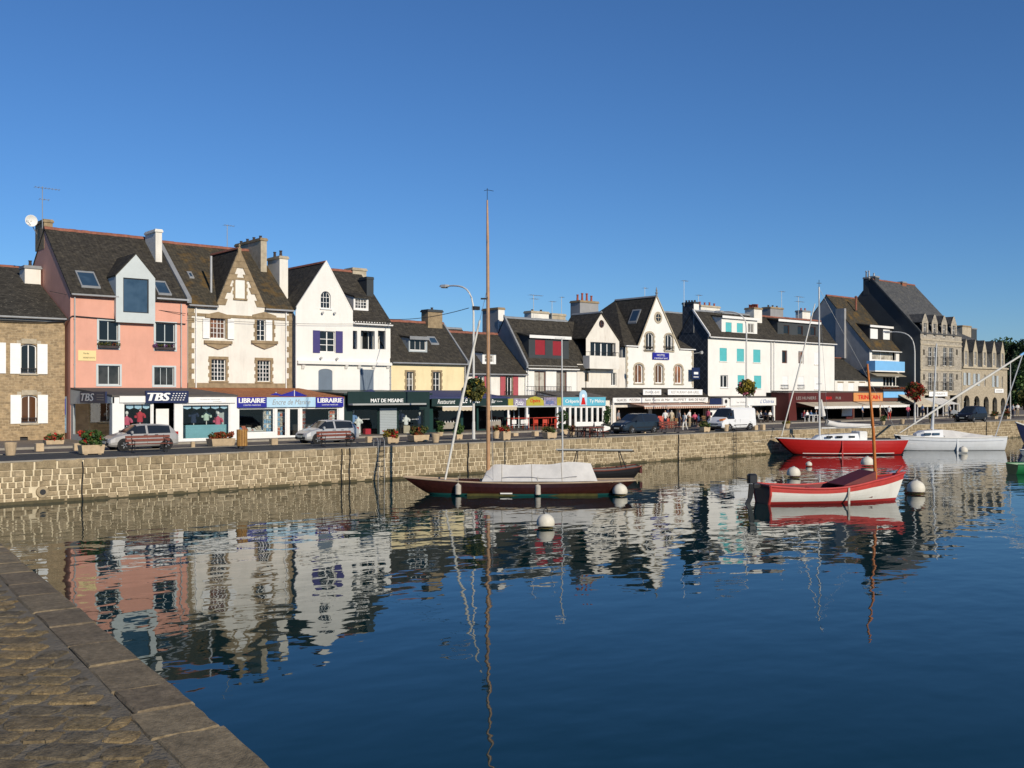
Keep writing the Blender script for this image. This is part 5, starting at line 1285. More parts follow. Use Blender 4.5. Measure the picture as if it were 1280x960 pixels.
w_ = s.sign(246, 498, 282, 503, 'letter_white', [('POISSON ROUGE', -.05, .25, .7, .25, 'letter_grey'), ('voiles', .2, -.25, .3, .25, 'letter_grey')], v=s.v-.104, th=.01)
# bunting of small blue pennants inside both windows
for x0, x1, n in ((157, 188, 3), (228, 286, 5)):
    u0, u1, z0, z1 = rect(x0, 505, x1, 511.5, s.v+.3)
    for k in range(n):
        a, c = u0+(u1-u0)*(k+.08)/n, u0+(u1-u0)*(k+.92)/n; mb = MB(); mb.extr([(a, z1), (a, z0+.08), ((a+c)/2, z0), (c, z0+.08), (c, z1)], s.v+.30, s.v+.32); part('pennant', mb, 'pale_blue_panel', s.root)
u0, u1, z0, z1 = rect(232, 531, 286, 548, s.v+.45); mb = MB(); mb.box(u0, u1, s.v+.45, s.v+.85, .11, z1); part('plinth', mb, 'display_cyan', s.root)
mb = MB(); u0, u1, z0, z1 = rect(270, 508, 287, 531, s.v+.9); mb.box(u0, u1, s.v+.9, s.v+.93, .2, z1); part('backdrop', mb, 'paint_grey', s.root)
torso('red t-shirt on a dummy behind the shop glass beside the white door', 175, 515, s.v+.6, 'tee_red'); torso('crimson smock dummy by the first pillar of the clothes shop', 158.5, 521, s.v+.6, 'tee_pink', .5)
torso('navy top on a dummy above the pale plinth', 242, 514, s.v+1.2, 'tee_navy', .75, headed=False); torso('mint green blouse on a dummy in the wide shop window', 258, 515, s.v+1.3, 'tee_mint', .55, headed=False); torso('pink t-shirt dummy at the right of the wide shop window', 272.5, 521, s.v+.6, 'tee_pink', .5)
torso('red jacket dummy inside the side window of the clothes shop', 103, 514, VU(103, s.u0+.8), 'tee_red', .6); torso('grey jumper dummy inside the side window of the clothes shop', 117, 514, VU(117, s.u0+.8), 'tee_grey', .6); torso('beige jumper dummy inside the side window near the corner post', 137, 512, VU(137, s.u0+.9), 'tee_beige', .6)
# blue notice panel at the foot of the pink side wall
mb = MB(); mb.box(B1.u0-.45, B1.u0-.05, VH+.6, VH+.66, .5, 2.9); o = solo('notice_panel', mb, 'shutter_blue', 'tall blue notice panel between the stone house and the clothes shop', 'notice panel')
mb = MB(); mb.box(B1.u0-.38, B1.u0-.12, VH+.585, VH+.599, 1.7, 2.75); part('poster', mb, 'royal', o); mb = MB(); mb.box(B1.u0-.38, B1.u0-.12, VH+.585, VH+.599, .7, 1.5); part('poster', mb, 'paper_blue', o)
# --- bookshop
s = Shop('bookshop', 'bookshop with blue and white signs below an orange tiled roof', 294.5, 430, 12.3, VH, 496.5, 485, 'paint_white', 'roof_tile', u0=U(235.5, VH)+.05, over=-.02)
s.swin(298, 510, 343, 541.5); s.swin(377, 509.5, 423, 541); s.swin(346, 510, 358, 545.5, fw=.07, name='door'); s.swin(361.5, 510, 374, 545.5, fw=.07, name='door')
s.close()
for x0, x1 in ((295, 332), (393.5, 428)):
    s.sign(x0, 496.5, x1, 509.3-(.6 if x0 > 300 else 0), 'royal', [('LIBRAIRIE', 0, .18, .88, .46, 'letter_white', dict(bold=.02)), ('CARTES MARINES', 0, -.27, .58, .12, 'letter_white')], v=s.v-.01, th=.16)
s.sign(332.3, 496.5, 393.2, 508.8, 'pale_blue_panel', [('Encre de Marine', .0, .02, .78, .52, 'letter_grey', dict(shear=.3))], v=s.v-.01, th=.14)
mb = MB(); u0, u1, z0, z1 = rect(294, 509, 296.5, 549, s.v-.05); mb.box(u0, u1, s.v-.08, s.v-.002, .05, z1); part('post', mb, 'paint_white', s.root)
rack('rack of postcards in the left bookshop window', 330, 513, 342, 540, s.v+.35, ('paper_mix', 'paper_blue', 'tee_white'), 5, 4); rack('rack of red and white magazines in the right bookshop window', 412, 513, 422, 540, s.v+.35, ('paper_red', 'tee_white'), 6, 3); rack('shelf of guide books inside the bookshop doorway', 347, 515, 357, 544, s.v+.5, ('paper_red', 'paper_blue', 'paper_mix'), 5, 3)
rack('narrow rack of cards by the second bookshop door', 377.5, 513, 382, 540, s.v+.3, ('paper_mix', 'paper_red'), 6, 2)
for (x0, x1, y, lab) in ((300, 330, 537, 'low table of open charts in the left bookshop window'), (384, 410, 536, 'low table of books in the right bookshop window')):
    u0, u1, z0, z1 = rect(x0, y-3, x1, 541, s.v+.7); o = thing('display_table', lab, 'table', ((u0+u1)/2, s.v+.9, .1)); mb = MB(); mb.box(u0, u1, s.v+.5, s.v+1.2, z0+.1, z0+.15); part('top', mb, 'plastic_white', o); mb = MB(); mb.box(u0+.05, u1-.05, s.v+.55, s.v+1.15, .1, z0+.099); part('base', mb, 'interior_pale', o)
    rr = random.Random(x0)
    for k in range(9):
        a = u0+(u1-u0)*k/9; h_ = rr.uniform(.05, .3); mb = MB(); mb.hexa([(a, s.v+.55, z0+.15), (a+.3, s.v+.6, z0+.15), (a+.3, s.v+.9, z0+.15), (a, s.v+.85, z0+.15)], [(a, s.v+.62, z0+.17), (a+.3, s.v+.67, z0+.17), (a+.3, s.v+.95, z0+.17+h_), (a, s.v+.9, z0+.17+h_)]); part('book', mb, rr.choice(('paper_mix', 'tee_white', 'paper_blue', 'paper_red')), o)
# blue umbrella leaning behind the bookshop sign
u, v = U(368, s.v+.4), s.v+.4; z = Z(368, 488.2, v)
o = thing('parasol', 'open royal blue parasol behind the bookshop sign', 'parasol', (u, v, s.zt)); mb = MB(); n = 8
mb.add([(u, v, z)]+[(u+1.7*math.cos(2*math.pi*k/n), v+.35+.35*math.sin(2*math.pi*k/n), z-.55) for k in range(n)]+[(u, v, z-.02)], [[0, 1+k, 1+(k+1) % n] for k in range(n)]); part('canopy', mb, 'royal', o)
mb = MB(); mb.tube((u, v, s.zt-.1), (u, v, z+.05), .03, n=6); part('pole', mb, 'plastic_white', o)
v += .9; u = U(345, v); o = thing('parasol', 'lower half hidden blue parasol beside the taller one on the bookshop roof', 'parasol', (u, v, s.zt)); mb = MB(); z -= .15
mb.add([(u, v, z)]+[(u+1.2*math.cos(2*math.pi*k/n), v+.3*math.sin(2*math.pi*k/n), z-.4) for k in range(n)], [[0, 1+k, 1+(k+1) % n] for k in range(n)]); part('canopy', mb, 'royal', o); mb = MB(); mb.tube((u, v, s.zt-.1), (u, v, z+.05), .03, n=6); part('pole', mb, 'plastic_white', o)
UB = s.u1
# --- dark green clothes shop
s = Shop('sailing_shop', 'dark green shop with roller shutter and white lettering', 431, 537, 12.6, VH, 492, 487.5, 'deep_green', 'deep_green', u0=UB+.03, over=.3)
SW = [s.swin(440, 511, 473.5, 545, frame='deep_green'), s.swin(497.5, 511, 531, 545, frame='deep_green')]
s.close()
f_, uc, zc, w_, h_, vf = s.board('fascia', 434, 489.5, 536, 506, 'deep_green', v=s.v-.31, th=.1); letters(f_, 'MAT DE MISAINE', U(484, vf), Z(484, 500.6, vf), U(504, vf)-U(463.5, vf), .27, vf-.012, 'letter_white', bold=.012)
mb = MB(); u0, u1, z0, z1 = rect(441, 504.2, 533, 506.3, s.v-1.0); mb.box(u0, u1, s.v-1.0, s.v-.42, z0, z1); part('awning_box', mb, 'awning_grey', s.root)
u0, u1, z0, z1 = rect(475, 510, 496, 545, s.v-.06); o = MB(); n = 16
for k in range(n): o.box(u0, u1, s.v-.05-.012*(k % 2), s.v-.003, .12+(z1-.12)*k/n, .12+(z1-.12)*(k+1)/n-.012)
part('roller_shutter', o, 'roller', s.root)
torso('dark suit on a dummy with a pink head scarf', 501, 516, s.v+.6, 'tee_navy', .6, 'trouser_dark'); torso('white shirt dummy above a beige box', 507.5, 521, s.v+.5, 'tee_white', .6, headed=False); torso('navy jacket on the right hand dummy of the green shop', 524.5, 520, s.v+.6, 'tee_navy', .6, 'trouser_dark'); torso('light blue shirt dummy beside the silver car', 441.5, 518, s.v+.7, 'tee_blue', .6); torso('long white coat dummy in the green shop window', 448, 523, s.v+.6, 'tee_white', 1.1, headed=False)
mb = MB(); u0, u1, z0, z1 = rect(457, 536, 464, 543, s.v+.3); mb.bevbox(u0, u1, s.v+.3, s.v+.7, .1, z1, .03); solo('display_box', mb, 'tee_red', 'red and white box on the floor of the green shop window', 'box')
mb = MB(); u0, u1, z0, z1 = rect(505, 532, 513, 545, s.v+.3); mb.bevbox(u0, u1, s.v+.32, s.v+.45, .1, z1, .03); solo('display_box', mb, 'tee_beige', 'beige box standing below the white shirt', 'box')
for (x, y, t_) in ((456, 524, 'le ponant'), (518, 524, 'le ponant')): letters(SW[0 if x < 500 else 1], t_, U(x, s.v), Z(x, y, s.v), .85, .10, s.v+.03, 'letter_white')
# little roof pieces above it
mb = MB(); u0, u1, z0, z1 = rect(455, 488, 474, 494, 13.6); mb.add([(u0, 13.2, z0), (u1, 13.2, z0), (u1, 15.5, z0), (u0, 15.5, z0), ((u0+u1)/2+.4, 14.3, z1+.1)], [[0, 1, 4], [1, 2, 4], [2, 3, 4], [3, 0, 4], [3, 2, 1, 0]]); mb2 = MB(); mb2.box(u0-.02, u1+.02, 13.16, 13.198, z0-.12, z0+.02); o = part('canopy', mb, 'awning_navy', s.root); part('canopy_edge', mb2, 'paint_white', o)
UB = s.u1
# --- dark restaurant
s = Shop('dark_restaurant', 'dark green restaurant with script lettering and navy canopy', 537.5, 634, 13.4, VH, 497, 488, 'bottle_green', 'awning_navy', u0=UB+.03, over=.35)
s.swin(541, 512, 576, 537, 1, 1, 'deep_green'); s.swin(598, 511, 632, 537, 2, 1, 'deep_green'); s.hole(579, 510, 596, 545)
s.close()
f_, uc, zc, w_, h_, vf = s.board('fascia', 539, 498, 634, 507.5, 'deep_green', v=s.v-.36, th=.08)
letters(f_, 'Restaurant', U(558, vf), Z(558, 502, vf), U(569, vf)-U(547, vf), .34, vf-.012, 'letter_yellow' if False else 'letter_white', shear=.3); letters(f_, 'Le Vivier', U(590, vf), Z(590, 499.5, vf), U(602, vf)-U(578.5, vf), .55, vf-.012, 'letter_white', shear=.3); letters(f_, 'Bar', U(617, vf), Z(617, 501.5, vf), .45, .3, vf-.012, 'letter_white', shear=.3); letters(f_, 'Fruits de mer', U(624.5, vf), Z(624.5, 501.5, vf), .6, .12, vf-.012, 'letter_white')
s.awning(540.5, 578, 507.5, 508.5, 1.3, 'awning_beige', .28); s.awning(597.5, 633, 507, 508, 1.3, 'awning_beige', .28)
for (x0, x1, y0, y1) in ((551, 572, 528, 536), (612, 626, 526.5, 534)):
    u0, u1, z0, z1 = rect(x0, y0, x1, y1, s.v-.55); o = thing('low_screen', 'pale screen board in front of the restaurant window %s' % ('nearer the lamp post' if x0 < 600 else 'behind the wooden mast'), 'screen', ((u0+u1)/2, s.v-.55, .1)); mb = MB(); mb.box(u0, u1, s.v-.57, s.v-.53, z0, z1); part('board', mb, 'kerb_stone', o); mb = MB()
    for q in (u0+.03, u1-.03): mb.box(q-.02, q+.02, s.v-.52, s.v-.48, .1, z1)
    part('leg', mb, 'iron', o)
    for k in range(6): mb = MB(); q = u0+(u1-u0)*(k+.5)/6; mb.extr([(q-.05, z1), (q+.05, z1), (q, z1+.14)], s.v-.57, s.v-.54); part('napkin', mb, 'tee_white', o)
UB = s.u1
# --- yellow fronted bar
s = Shop('yellow_bar', 'bar with painted olive yellow sign boards and red terrace furniture', 634.5, 701, 15.8, VH, 496, 494, 'paint_white', 'felt_roof', u0=UB+.02, over=.1, deep=3)
s.hole(637.5, 508, 657, 543); s.hole(661.5, 508, 695, 543)
s.close()
SB = {}
for x0, x1, m in ((635, 641, 'olive_panel'), (641.3, 657, 'mauve_panel'), (679.3, 695.5, 'mauve_panel'), (695.8, 701, 'olive_panel')): SB[x0] = s.board('sign', x0, 498.3 if x0 < 660 else 496.8, x1, 508.2 if x0 < 660 else 507.6, m, v=s.v-.12)
u0, u1, z0, z1 = rect(657.2, 496.0, 679, 508.2, s.v-.12); uc, zc = (u0+u1)/2, (z0+z1)/2; mb = MB(); hw, hh = (u1-u0)/2, (z1-z0)/2
mb.extr([(uc-hw, zc-hh), (uc+hw, zc-hh), (uc+hw, zc+hh*.2), (uc+hw*.55, zc+hh*.85), (uc, zc+hh*1.1), (uc-hw*.55, zc+hh*.85), (uc-hw, zc+hh*.2)], s.v-.20, s.v-.121); c = part('sign', mb, 'olive_panel', s.root)
letters(c, 'Opéra', uc, zc+.05, hw*1.1, .42, s.v-.212, 'letter_red', shear=.15, bold=.012)
letters(SB[641.3][0], 'Pizza', U(649, s.v-.19), Z(649, 503.2, s.v-.19), .95, .4, s.v-.20, 'letter_white', shear=.3); letters(SB[679.3][0], 'Salades', U(687, s.v-.19), Z(687, 502.2, s.v-.19), 1.0, .4, s.v-.20, 'letter_blue', shear=.3)
mb = MB()
for x in (642, 648): mb.box(U(x, s.v+.3), U(x+1.2, s.v+.3), s.v+.3, s.v+.36, .1, 2.7)
part('glazing_bars', mb, 'paint_grey', s.root)
for x in (635.5, 659, 697): u = U(x, s.v-1.4); mb = MB(); mb.box(u-.09, u+.09, s.v-1.4, s.v-1.22, .09, Z(x, 508, s.v-1.4)); part('post', mb, 'paint_white', s.root)
mb = MB(); mb.box(s.u0, s.u1, s.v-1.45, s.v-.21, Z(665, 509, s.v-1.4), Z(665, 508, s.v-1.4)+.04); part('canopy', mb, 'paint_grey', s.root)
UB = s.u1
# --- creperie
s = Shop('creperie', 'crêperie with turquoise sign board and white posts', 701.5, 757, 15.8, VH, 496, 489, 'paint_white', 'felt_roof', u0=UB+.03, over=.1)
for k in range(7): x = 707+k*6.9; s.swin(x, 509, x+5.3, 528 if k > 1 else 543, 1, 1, 'paint_white', .05)
s.close()
o_ = s.sign(701.5, 496.5, 756.5, 507.3, 'aqua_panel', [('Crêperie', -.26, .0, .32, .5, 'letter_white', dict(bold=.012)), ('Ty Malou', .29, .0, .34, .48, 'letter_white', dict(bold=.012))], v=s.v-.05)
u0, u1, z0, z1 = rect(724, 487.5, 733.5, 507, s.v-.13); uc = (u0+u1)/2; hw = (u1-u0)/2; mb = MB(); mb.extr([(u0, z0), (u1, z0)]+[(uc+hw*math.cos(math.pi*k/8), z1-hw*1.0+hw*math.sin(math.pi*k/8)) for k in range(9)], s.v-.17, s.v-.12); c = part('round_panel', mb, 'pale_blue_panel', o_)
mb = MB(); mb.extr([(uc-.3, z0+.1), (uc+.3, z0+.1), (uc+.12, z0+.75), (uc-.12, z0+.75)], s.v-.185, s.v-.172); part('painted_skirt', mb, 'letter_red', o_); mb = MB(); mb.lathe((uc, s.v-.18, z0+.9), [(.02, 0), (.17, 0), (.17, .008)], 12, 0, 'y'); part('painted_bonnet', mb, 'letter_white', o_)
UB = s.u1
# --- ice cream parlour with striped awning
s = Shop('ice_cream_parlour', 'long terrace café with white sign board and striped awning', 757.5, 885, 17.4, VH, 497, 485, 'cream_render', 'slate', u0=UB+.02, over=.35, deep=1.4)
s.hole(770, 509, 812, 545); s.hole(815, 509, 846, 545); s.hole(849, 509, 880, 545)
s.close()
f_, uc, zc, w_, h_, vf = s.board('fascia', 765.5, 497, 884, 503, 'paint_white', v=s.v-.4, th=.1)
for t_, x0, x1, kw in (('GLACES', 771, 783, {}), ('PIZZERIA', 787, 800, {}), ('Saint Pierre de Mer', 806, 838, dict(shear=.3)), ('BUFFET', 842, 858, {}), ('BAR DE NUIT', 861, 882, {})):
    letters(f_, t_, U((x0+x1)/2, vf), zc+.02, U(x1, vf)-U(x0, vf), h_*.5, vf-.012, 'letter_black', **kw)
for (x0, x1, t_) in ((803.5, 826, 'SNACK-BAR'), (834.5, 877.5, 'RESTAURANT-BAR-GRILL')): s.sign(x0, 486.8, x1, 493.6, 'letter_white', [(t_, 0, 0, .82, .5, 'letter_grey')], v=s.v-.1, th=.06)
s.awning(784, 886, 503.5, 507.5, 2.2, 'awning_stripe', .22)
mb = MB(); v = s.v-1.9; 
for x in (766, 811, 849, 882): u = U(x, s.v-.3); mb = MB(); mb.box(u-.07, u+.07, s.v-.42, s.v-.28, .09, Z(x, 503, s.v-.3)); part('post', mb, 'paint_white', s.root)
UB = s.u1
# --- white restaurant
s = Shop('white_restaurant', 'white fronted restaurant with pale blue script behind the delivery van', 886, 984, 15.8, VH, 497, 495, 'paint_white', 'felt_roof', u0=UB+.1, over=.1, deep=3.5)
s.hole(888, 509, 905, 540); s.hole(940, 507.5, 966, 540); s.hole(969.5, 507.5, 977, 540)
s.close()
s.board('sign', 887, 498, 903.5, 506.5, 'navy', v=s.v-.01); s.sign(912.5, 497.3, 984, 506.8, 'paint_white', [("L'Ostréa", .12, .05, .24, .5, 'letter_blue', dict(shear=.3)), ('bar à huîtres', -.32, -.05, .16, .2, 'letter_grey')], v=s.v-.05, th=.1)
mb = MB(); q = rect(904, 497.5, 911, 506, s.v-.3); mb.bevbox(q[0], q[1], s.v-.3, s.v-.02, q[2], q[3], .05); o = part('ventilator', mb, 'plastic_white', s.root); mb = MB(); mb.lathe(((q[0]+q[1])/2, s.v-.31, (q[2]+q[3])/2), [(.02, 0), (.22, 0), (.22, .006)], 14, 0, 'y'); part('grille', mb, 'iron', o)
for x in (936.5, 967.5): u = U(x, s.v-.2); mb = MB(); mb.box(u-.13, u+.13, s.v-.24, s.v-.01, .09, Z(x, 507, s.v-.2)); part('post', mb, 'paint_white', s.root)
mb = MB(); ua_, ub_ = U(985, 15.0), U(985, 15.0)+.5
UB = s.u1
# --- burgundy restaurant
s = Shop('burgundy_restaurant', 'burgundy restaurant with beige awning behind the red yacht', 986, 1066, 14.0, 16.3, 489.5, 488.5, 'burgundy', 'felt_roof', over=.0, deep=3)
s.hole(996, 509, 1022, 536); s.hole(1024, 509, 1058, 533)
s.close()
o_ = s.board('sign', 994, 494.5, 1052, 501, 'burgundy', v=s.v-.002, th=.03)[0]
letters(o_, 'LES HUNIERS', U(1007.5, s.v), Z(1007.5, 497.5, s.v), U(1020, s.v)-U(995.5, s.v), .33, s.v-.05, 'letter_grey'); letters(o_, 'BAR', U(1036, s.v), Z(1036, 497.5, s.v), 1.2, .33, s.v-.05, 'letter_red', bold=.02); letters(o_, 'PUB', U(1047.5, s.v), Z(1047.5, 497.5, s.v), 1.1, .3, s.v-.05, 'letter_grey')
s.awning(994.5, 1064, 502.5, 508.5, 2.4, 'awning_beige', .2, 'tee_white')
s.board('menu_board', 1052, 508.5, 1064.5, 520, 'tee_white', v=s.v-.1)
# --- orange fronted shop
s = Shop('orange_shop', 'orange fronted brasserie with red lettering behind the orange mast', 1066.5, 1103, 15.4, VH, 490, 489, 'paint_brown', 'felt_roof', over=.05)
s.hole(1068, 508, 1101, 536)
s.close()
s.sign(1066.5, 491, 1102.8, 501.5, 'orange_panel', [('TRINITAIN', .02, -.02, .76, .5, 'letter_red', dict(bold=.04))], v=s.v-.02)
s.awning(1068, 1118, 502, 507, 2.0, 'awning_beige', .22, 'tee_white')
# --- bar below the blue awnings
s = Shop('blue_bar', 'bar with bright blue sign and dark green lettered fascia', 1103.5, 1147, 15.6, VH, 484.5, 483, 'paint_brown', 'felt_roof', over=.05)
s.hole(1106, 506, 1143, 536)
s.close()
s.board('sign', 1104, 489, 1136, 497, 'bright_blue', v=s.v-.02); s.sign(1106, 501.5, 1146, 505.5, 'deep_green', [('BAR  BRASSERIE  RESTAURANT', 0, 0, .9, .6, 'letter_white')], v=s.v-.3, th=.1)
u0, u1, z0, z1 = rect(1104, 484.5, 1138, 488.5, s.v-.35); mb = MB(); rr = random.Random(3); mb.box(u0, u1, s.v-.35, s.v-.05, z0, z0+.2); c = part('flower_trough', mb, 'pot_dark', s.root); mb = MB()
for k in range(26): leaves(mb, (u0+(u1-u0)*k/25, s.v-.2, z0+.3), .3, .2, .2, 14, .16, rr.choice((0, 0, 1)), rr)
part('flowers', mb, ['flower_rust', 'leaf_olive'], c)
# --- tent canopy before the granite building
u0, u1 = U(1147, 12.8), U(1172, 12.8); zf = Z(1150, 506, 12.8); o = thing('terrace_canopy', 'beige pitched terrace canopy on white posts before the granite building', 'canopy', (u0, 12.8, .09))
mb = MB(); mb.slab([(u0, 12.8, zf), (u1, 12.8, zf), (u1-.6, 15.6, zf+1.35), (u0+.2, 15.6, zf+1.35)], .05); part('cloth', mb, 'awning_beige', o)
mb = MB(); mb.box(u0, u1, 12.77, 12.795, zf-.28, zf); part('valance', mb, 'awning_beige', o)
for u in (u0+.06, (u0+u1)/2, u1-.06):
    mb = MB(); mb.box(u-.05, u+.05, 12.8, 12.9, .09, zf-.05); part('post', mb, 'paint_white', o)
mb = MB(); u0, u1 = U(1172.5, 13.4), U(1199, 13.4); o = thing('terrace_awning', 'low pale awning with glass screens below the granite building sign', 'awning', (u0, 13.4, .09)); zf = Z(1185, 505, 13.4)
mb.slab([(u0, 13.4, zf), (u1, 13.4, zf), (u1, 15.8, zf+.8), (u0, 15.8, zf+.8)], .05); part('cloth', mb, 'tarp', o)
for k in range(5): u = u0+(u1-u0)*k/4; mb = MB(); mb.box(u-.05, u+.05, 13.4, 13.5, .09, zf-.03); part('post', mb, 'paint_white', o)
# ------------------------------------------------------------------ street furniture
def bez(p0, p1, p2, p3, n=8):
    P = [Vector(p) for p in (p0, p1, p2, p3)]
    return [P[0]*(1-t)**3+P[1]*3*t*(1-t)**2+P[2]*3*t*t*(1-t)+P[3]*t**3 for t in [k/n for k in range(n+1)]]
def street_lamp(px, py, ybend, yhead, reach, label, z=0):
    u, v = G(px, py, z); o = thing('street_lamp', label, 'street lamp', (u, v, z), group='curved street lamps on the quay')
    zb, zh = Z(px, ybend, v), Z(px, yhead, v)
    mb = MB(); mb.tube((u, v, z), (u, v, z+1.2), .11, .10); mb.path([(u, v, z+1.2), (u, v, zb)]+bez((u, v, zb), (u, v+.05, zh-.3), (u, v+reach*.35, zh), (u, v+reach, zh+.05))[1:], [.085, .065]+[.055]*7+[.045], 8); part('pole', mb, 'lamp_pole', o, smooth=True)
    mb = MB(); mb.box(u-.16, u+.16, v-.16, v+.16, z, z+.05); part('base', mb, 'galvanised', o)
    d = reach+.45
    mb = MB()
    ring = lambda y, w_, h0, h1: [(u-w_, v+y, zh+h0), (u+w_, v+y, zh+h0), (u+w_*.8, v+y, zh+h1), (u-w_*.8, v+y, zh+h1)]
    mb.loft([ring(reach-.15, .06, 0, .1), ring(reach+.1, .15, -.02, .16), ring(reach+.6, .17, 0, .18), ring(reach+.85, .07, .04, .13)], 0, True, True); part('lamp_head', mb, 'lamp_pole', o)
    mb = MB(); mb.loft([ring(reach+.12, .12, -.09, -.022), ring(reach+.6, .13, -.06, -.002)], 0, True, True); part('lamp_lens', mb, 'lamp_glass', o)
    return o, u, v, z
def basket(o_u, o_v, z, r, mats, label, seed):
    o = thing('hanging_flower_ball', label, 'flower basket', (o_u, o_v, z-r), group=None); rr = random.Random(seed); mb = MB()
    for k in range(90):
        a, b_ = rr.uniform(0, 6.28), rr.uniform(-1, 1); q = math.sqrt(max(0, 1-b_*b_)); rad = r*rr.uniform(.55, .9)
        leaves(mb, (o_u+rad*q*math.cos(a), o_v+rad*q*math.sin(a), z+rad*b_*.95), r*.30, r*.30, r*.28, 34, .17, rr.choice((0, 0, 1, 1, 2)), rr, 0.1)
    part('blooms', mb, mats, o)
    mb = MB(); mb.lathe((o_u, o_v, z-r*.5), [(r*.3, 0), (r*.55, .25), (r*.6, .5)], 12); part('bowl', mb, 'pot_dark', o)
_, u, v, z = street_lamp(592, 549.5, 392, 354, 2.9, 'pale street lamp beside the dark restaurant with a square box on its pole')
mb = MB(); zz = Z(592, 385, v); mb.box(u-.05, u+.45, v-.12, v+.12, zz-.12, zz+.12); part('junction_box', mb, 'iron', _)
basket(u, v-.05, Z(591, 487, v), .78, ['leaf_olive', 'leaf_dark', 'leaf_yellow'], 'yellowing flower ball on the lamp post beside the wooden mast', 1)
basket(u+.1, v+1.0, Z(588, 530, v), .6, ['leaf_dark', 'leaf', 'flower_rust'], 'dark bush in a bowl behind the lamp post beside the wooden mast', 9) if False else None
_, u, v, z = street_lamp(933, 536, 410, 388, 2.6, 'pale street lamp beside the white delivery van'); basket(u, v-.05, Z(933, 485, v), .80, ['leaf_olive', 'leaf_yellow', 'flower_pink'], 'green and pink flower ball on the lamp post beside the delivery van', 2)
_, u, v, z = street_lamp(1143.5, 530, 440, 414, 2.6, 'pale street lamp before the dark wall of the granite building'); basket(u, v-.05, Z(1145, 489, v), 1.0, ['flower_rust', 'flower_red', 'leaf_olive'], 'large rust red flower ball on the lamp post near the granite building', 3)
u, v = G(1263, 524); o = thing('flag_pole', 'plain white pole standing before the wooded hill', 'pole', (u, v, 0)); mb = MB(); mb.tube((u, v, 0), (u, v, Z(1263, 452, v)), .07, .05); part('shaft', mb, 'lamp_pole', o); mb = MB(); mb.ball((u, v, Z(1263, 452, v)), .09, 8, 6); part('finial', mb, 'lamp_pole', o)
# overhead cables
def cable(label, pts, r=.02):
    mb = MB(); mb.path(pts, r, 5); solo('overhead_cable', mb, 'cable', label, 'cable')
def wire(x0, y0, v0, x1, y1, v1, sag, n=14):
    a, b_ = Vector((U(x0, v0), v0, Z(x0, y0, v0))), Vector((U(x1, v1), v1, Z(x1, y1, v1))); return [a.lerp(b_, k/n)-Vector((0, 0, sag*4*(k/n)*(1-k/n))) for k in range(n+1)]
lu, lv = G(592, 549.5)
cable('thin cable sagging from the lamp post to the gabled house', wire(487, 399, 18.6, 586, 385, lv, .25), .025)
cable('cable strung across the front of the pink house below its dormer', wire(62, 364, 20, 232, 392, 18.75, .1), .02)
cable('thick cable clipped along the top of the stone house wall', wire(0, 401, 19.35, 80, 402, 19.35, .05)+wire(84, 400, 18.8, 90, 395, 18.9, 0, 3)+wire(92, 395, 18.9, 232, 405, 18.9, .03), .035)
cable('thin cable crossing the white houses above the bookshop', wire(234, 398, 18.7, 486, 404, 18.7, .2), .014)
# planters: stone troughs, tubs and blocks
PL = random.Random(21)
def planter(px, py, wpx, hpx, kind, plants, label, spread=1.0, tall=.35, dz=0):
    u, v = G(px, py); Y = (v+D0)/ray(px)[1]; w_ = wpx*Y/F; h_ = hpx*Y/F
    o = thing('stone_planter' if kind != 'block' else 'stone_block', label, 'planter' if kind != 'block' else 'bollard', (u, v, 0), group='stone planters along the quay' if kind != 'block' else 'stone blocks along the quay')
    mb = MB()
    if kind == 'tub': mb.lathe((u, v, 0), [(w_*.36, 0), (w_*.42, h_*.3), (w_*.5, h_*.92), (w_*.5, h_), (w_*.42, h_), (w_*.40, h_*.85)], 14)
    elif kind == 'block': mb.bevbox(u-w_*.40, u+w_*.40, v-w_*.36, v+w_*.36, 0, h_, .03)
    else:
        L = w_*.52; d = min(.42, w_*.32); t_ = .07
        f = lambda k, z: [(u-L*k, v-d*k, z), (u+L*k, v-d*k, z), (u+L*k, v+d*k, z), (u-L*k, v+d*k, z)]
        mb.loft([f(.90, .05), f(1.0, h_*.95), f(.99, h_), f(.86, h_), f(.85, h_*.8)], 0, True, True)
        for q in (-1, 1): mb.box(u+q*L*.6-.08, u+q*L*.6+.08, v-d*.8, v+d*.8, 0, .05)
    part('pot' if kind != 'block' else 'stone', mb, 'planter_stone', o)
    if plants:
        rx, ry = (w_*.50, .36) if kind == 'box' else (w_*.48, w_*.48)
        mb = MB()
        for k in range(int(22*spread)):
            a = PL.uniform(0, 6.28); q = PL.random()**.5
            leaves(mb, (u+rx*q*math.cos(a), v+ry*q*math.sin(a), h_+tall*PL.uniform(.05, .9)), .17, .15, .13, 20, .13, PL.choice(range(len(plants))), PL, 0.1, .4)
        part('plants', mb, plants, o)
    return o
planter(13, 569, 15, 16, 'tub', None, 'empty tapered stone tub in front of the stone house')
planter(49, 564, 12, 10, 'block', None, 'low square stone block before the ground floor shutters')
planter(67, 557, 21, 7, 'box', ['leaf', 'leaf', 'leaf_olive', 'flower_red'], 'stone trough of red geraniums against the stone house', 1.0, .4)
planter(96, 563, 10, 9, 'block', None, 'weathered stone block half hidden by the leafy trough')
planter(114, 568, 27, 12, 'box', ['leaf', 'leaf', 'leaf', 'leaf_olive', 'leaf', 'flower_red'], 'stone trough with a big green bush and red flowers before the champagne car', 2.2, .75)
planter(276, 558, 30, 10, 'box', ['flower_rust', 'leaf_olive', 'flower_rust'], 'long stone trough of rust brown plants before the clothes shop', 1.4, .32)
planter(241, 559, 6, 7, 'block', None, 'small dark stone post before the wide shop window')
planter(342, 556, 11, 8, 'block', None, 'square stone block before the bookshop door')
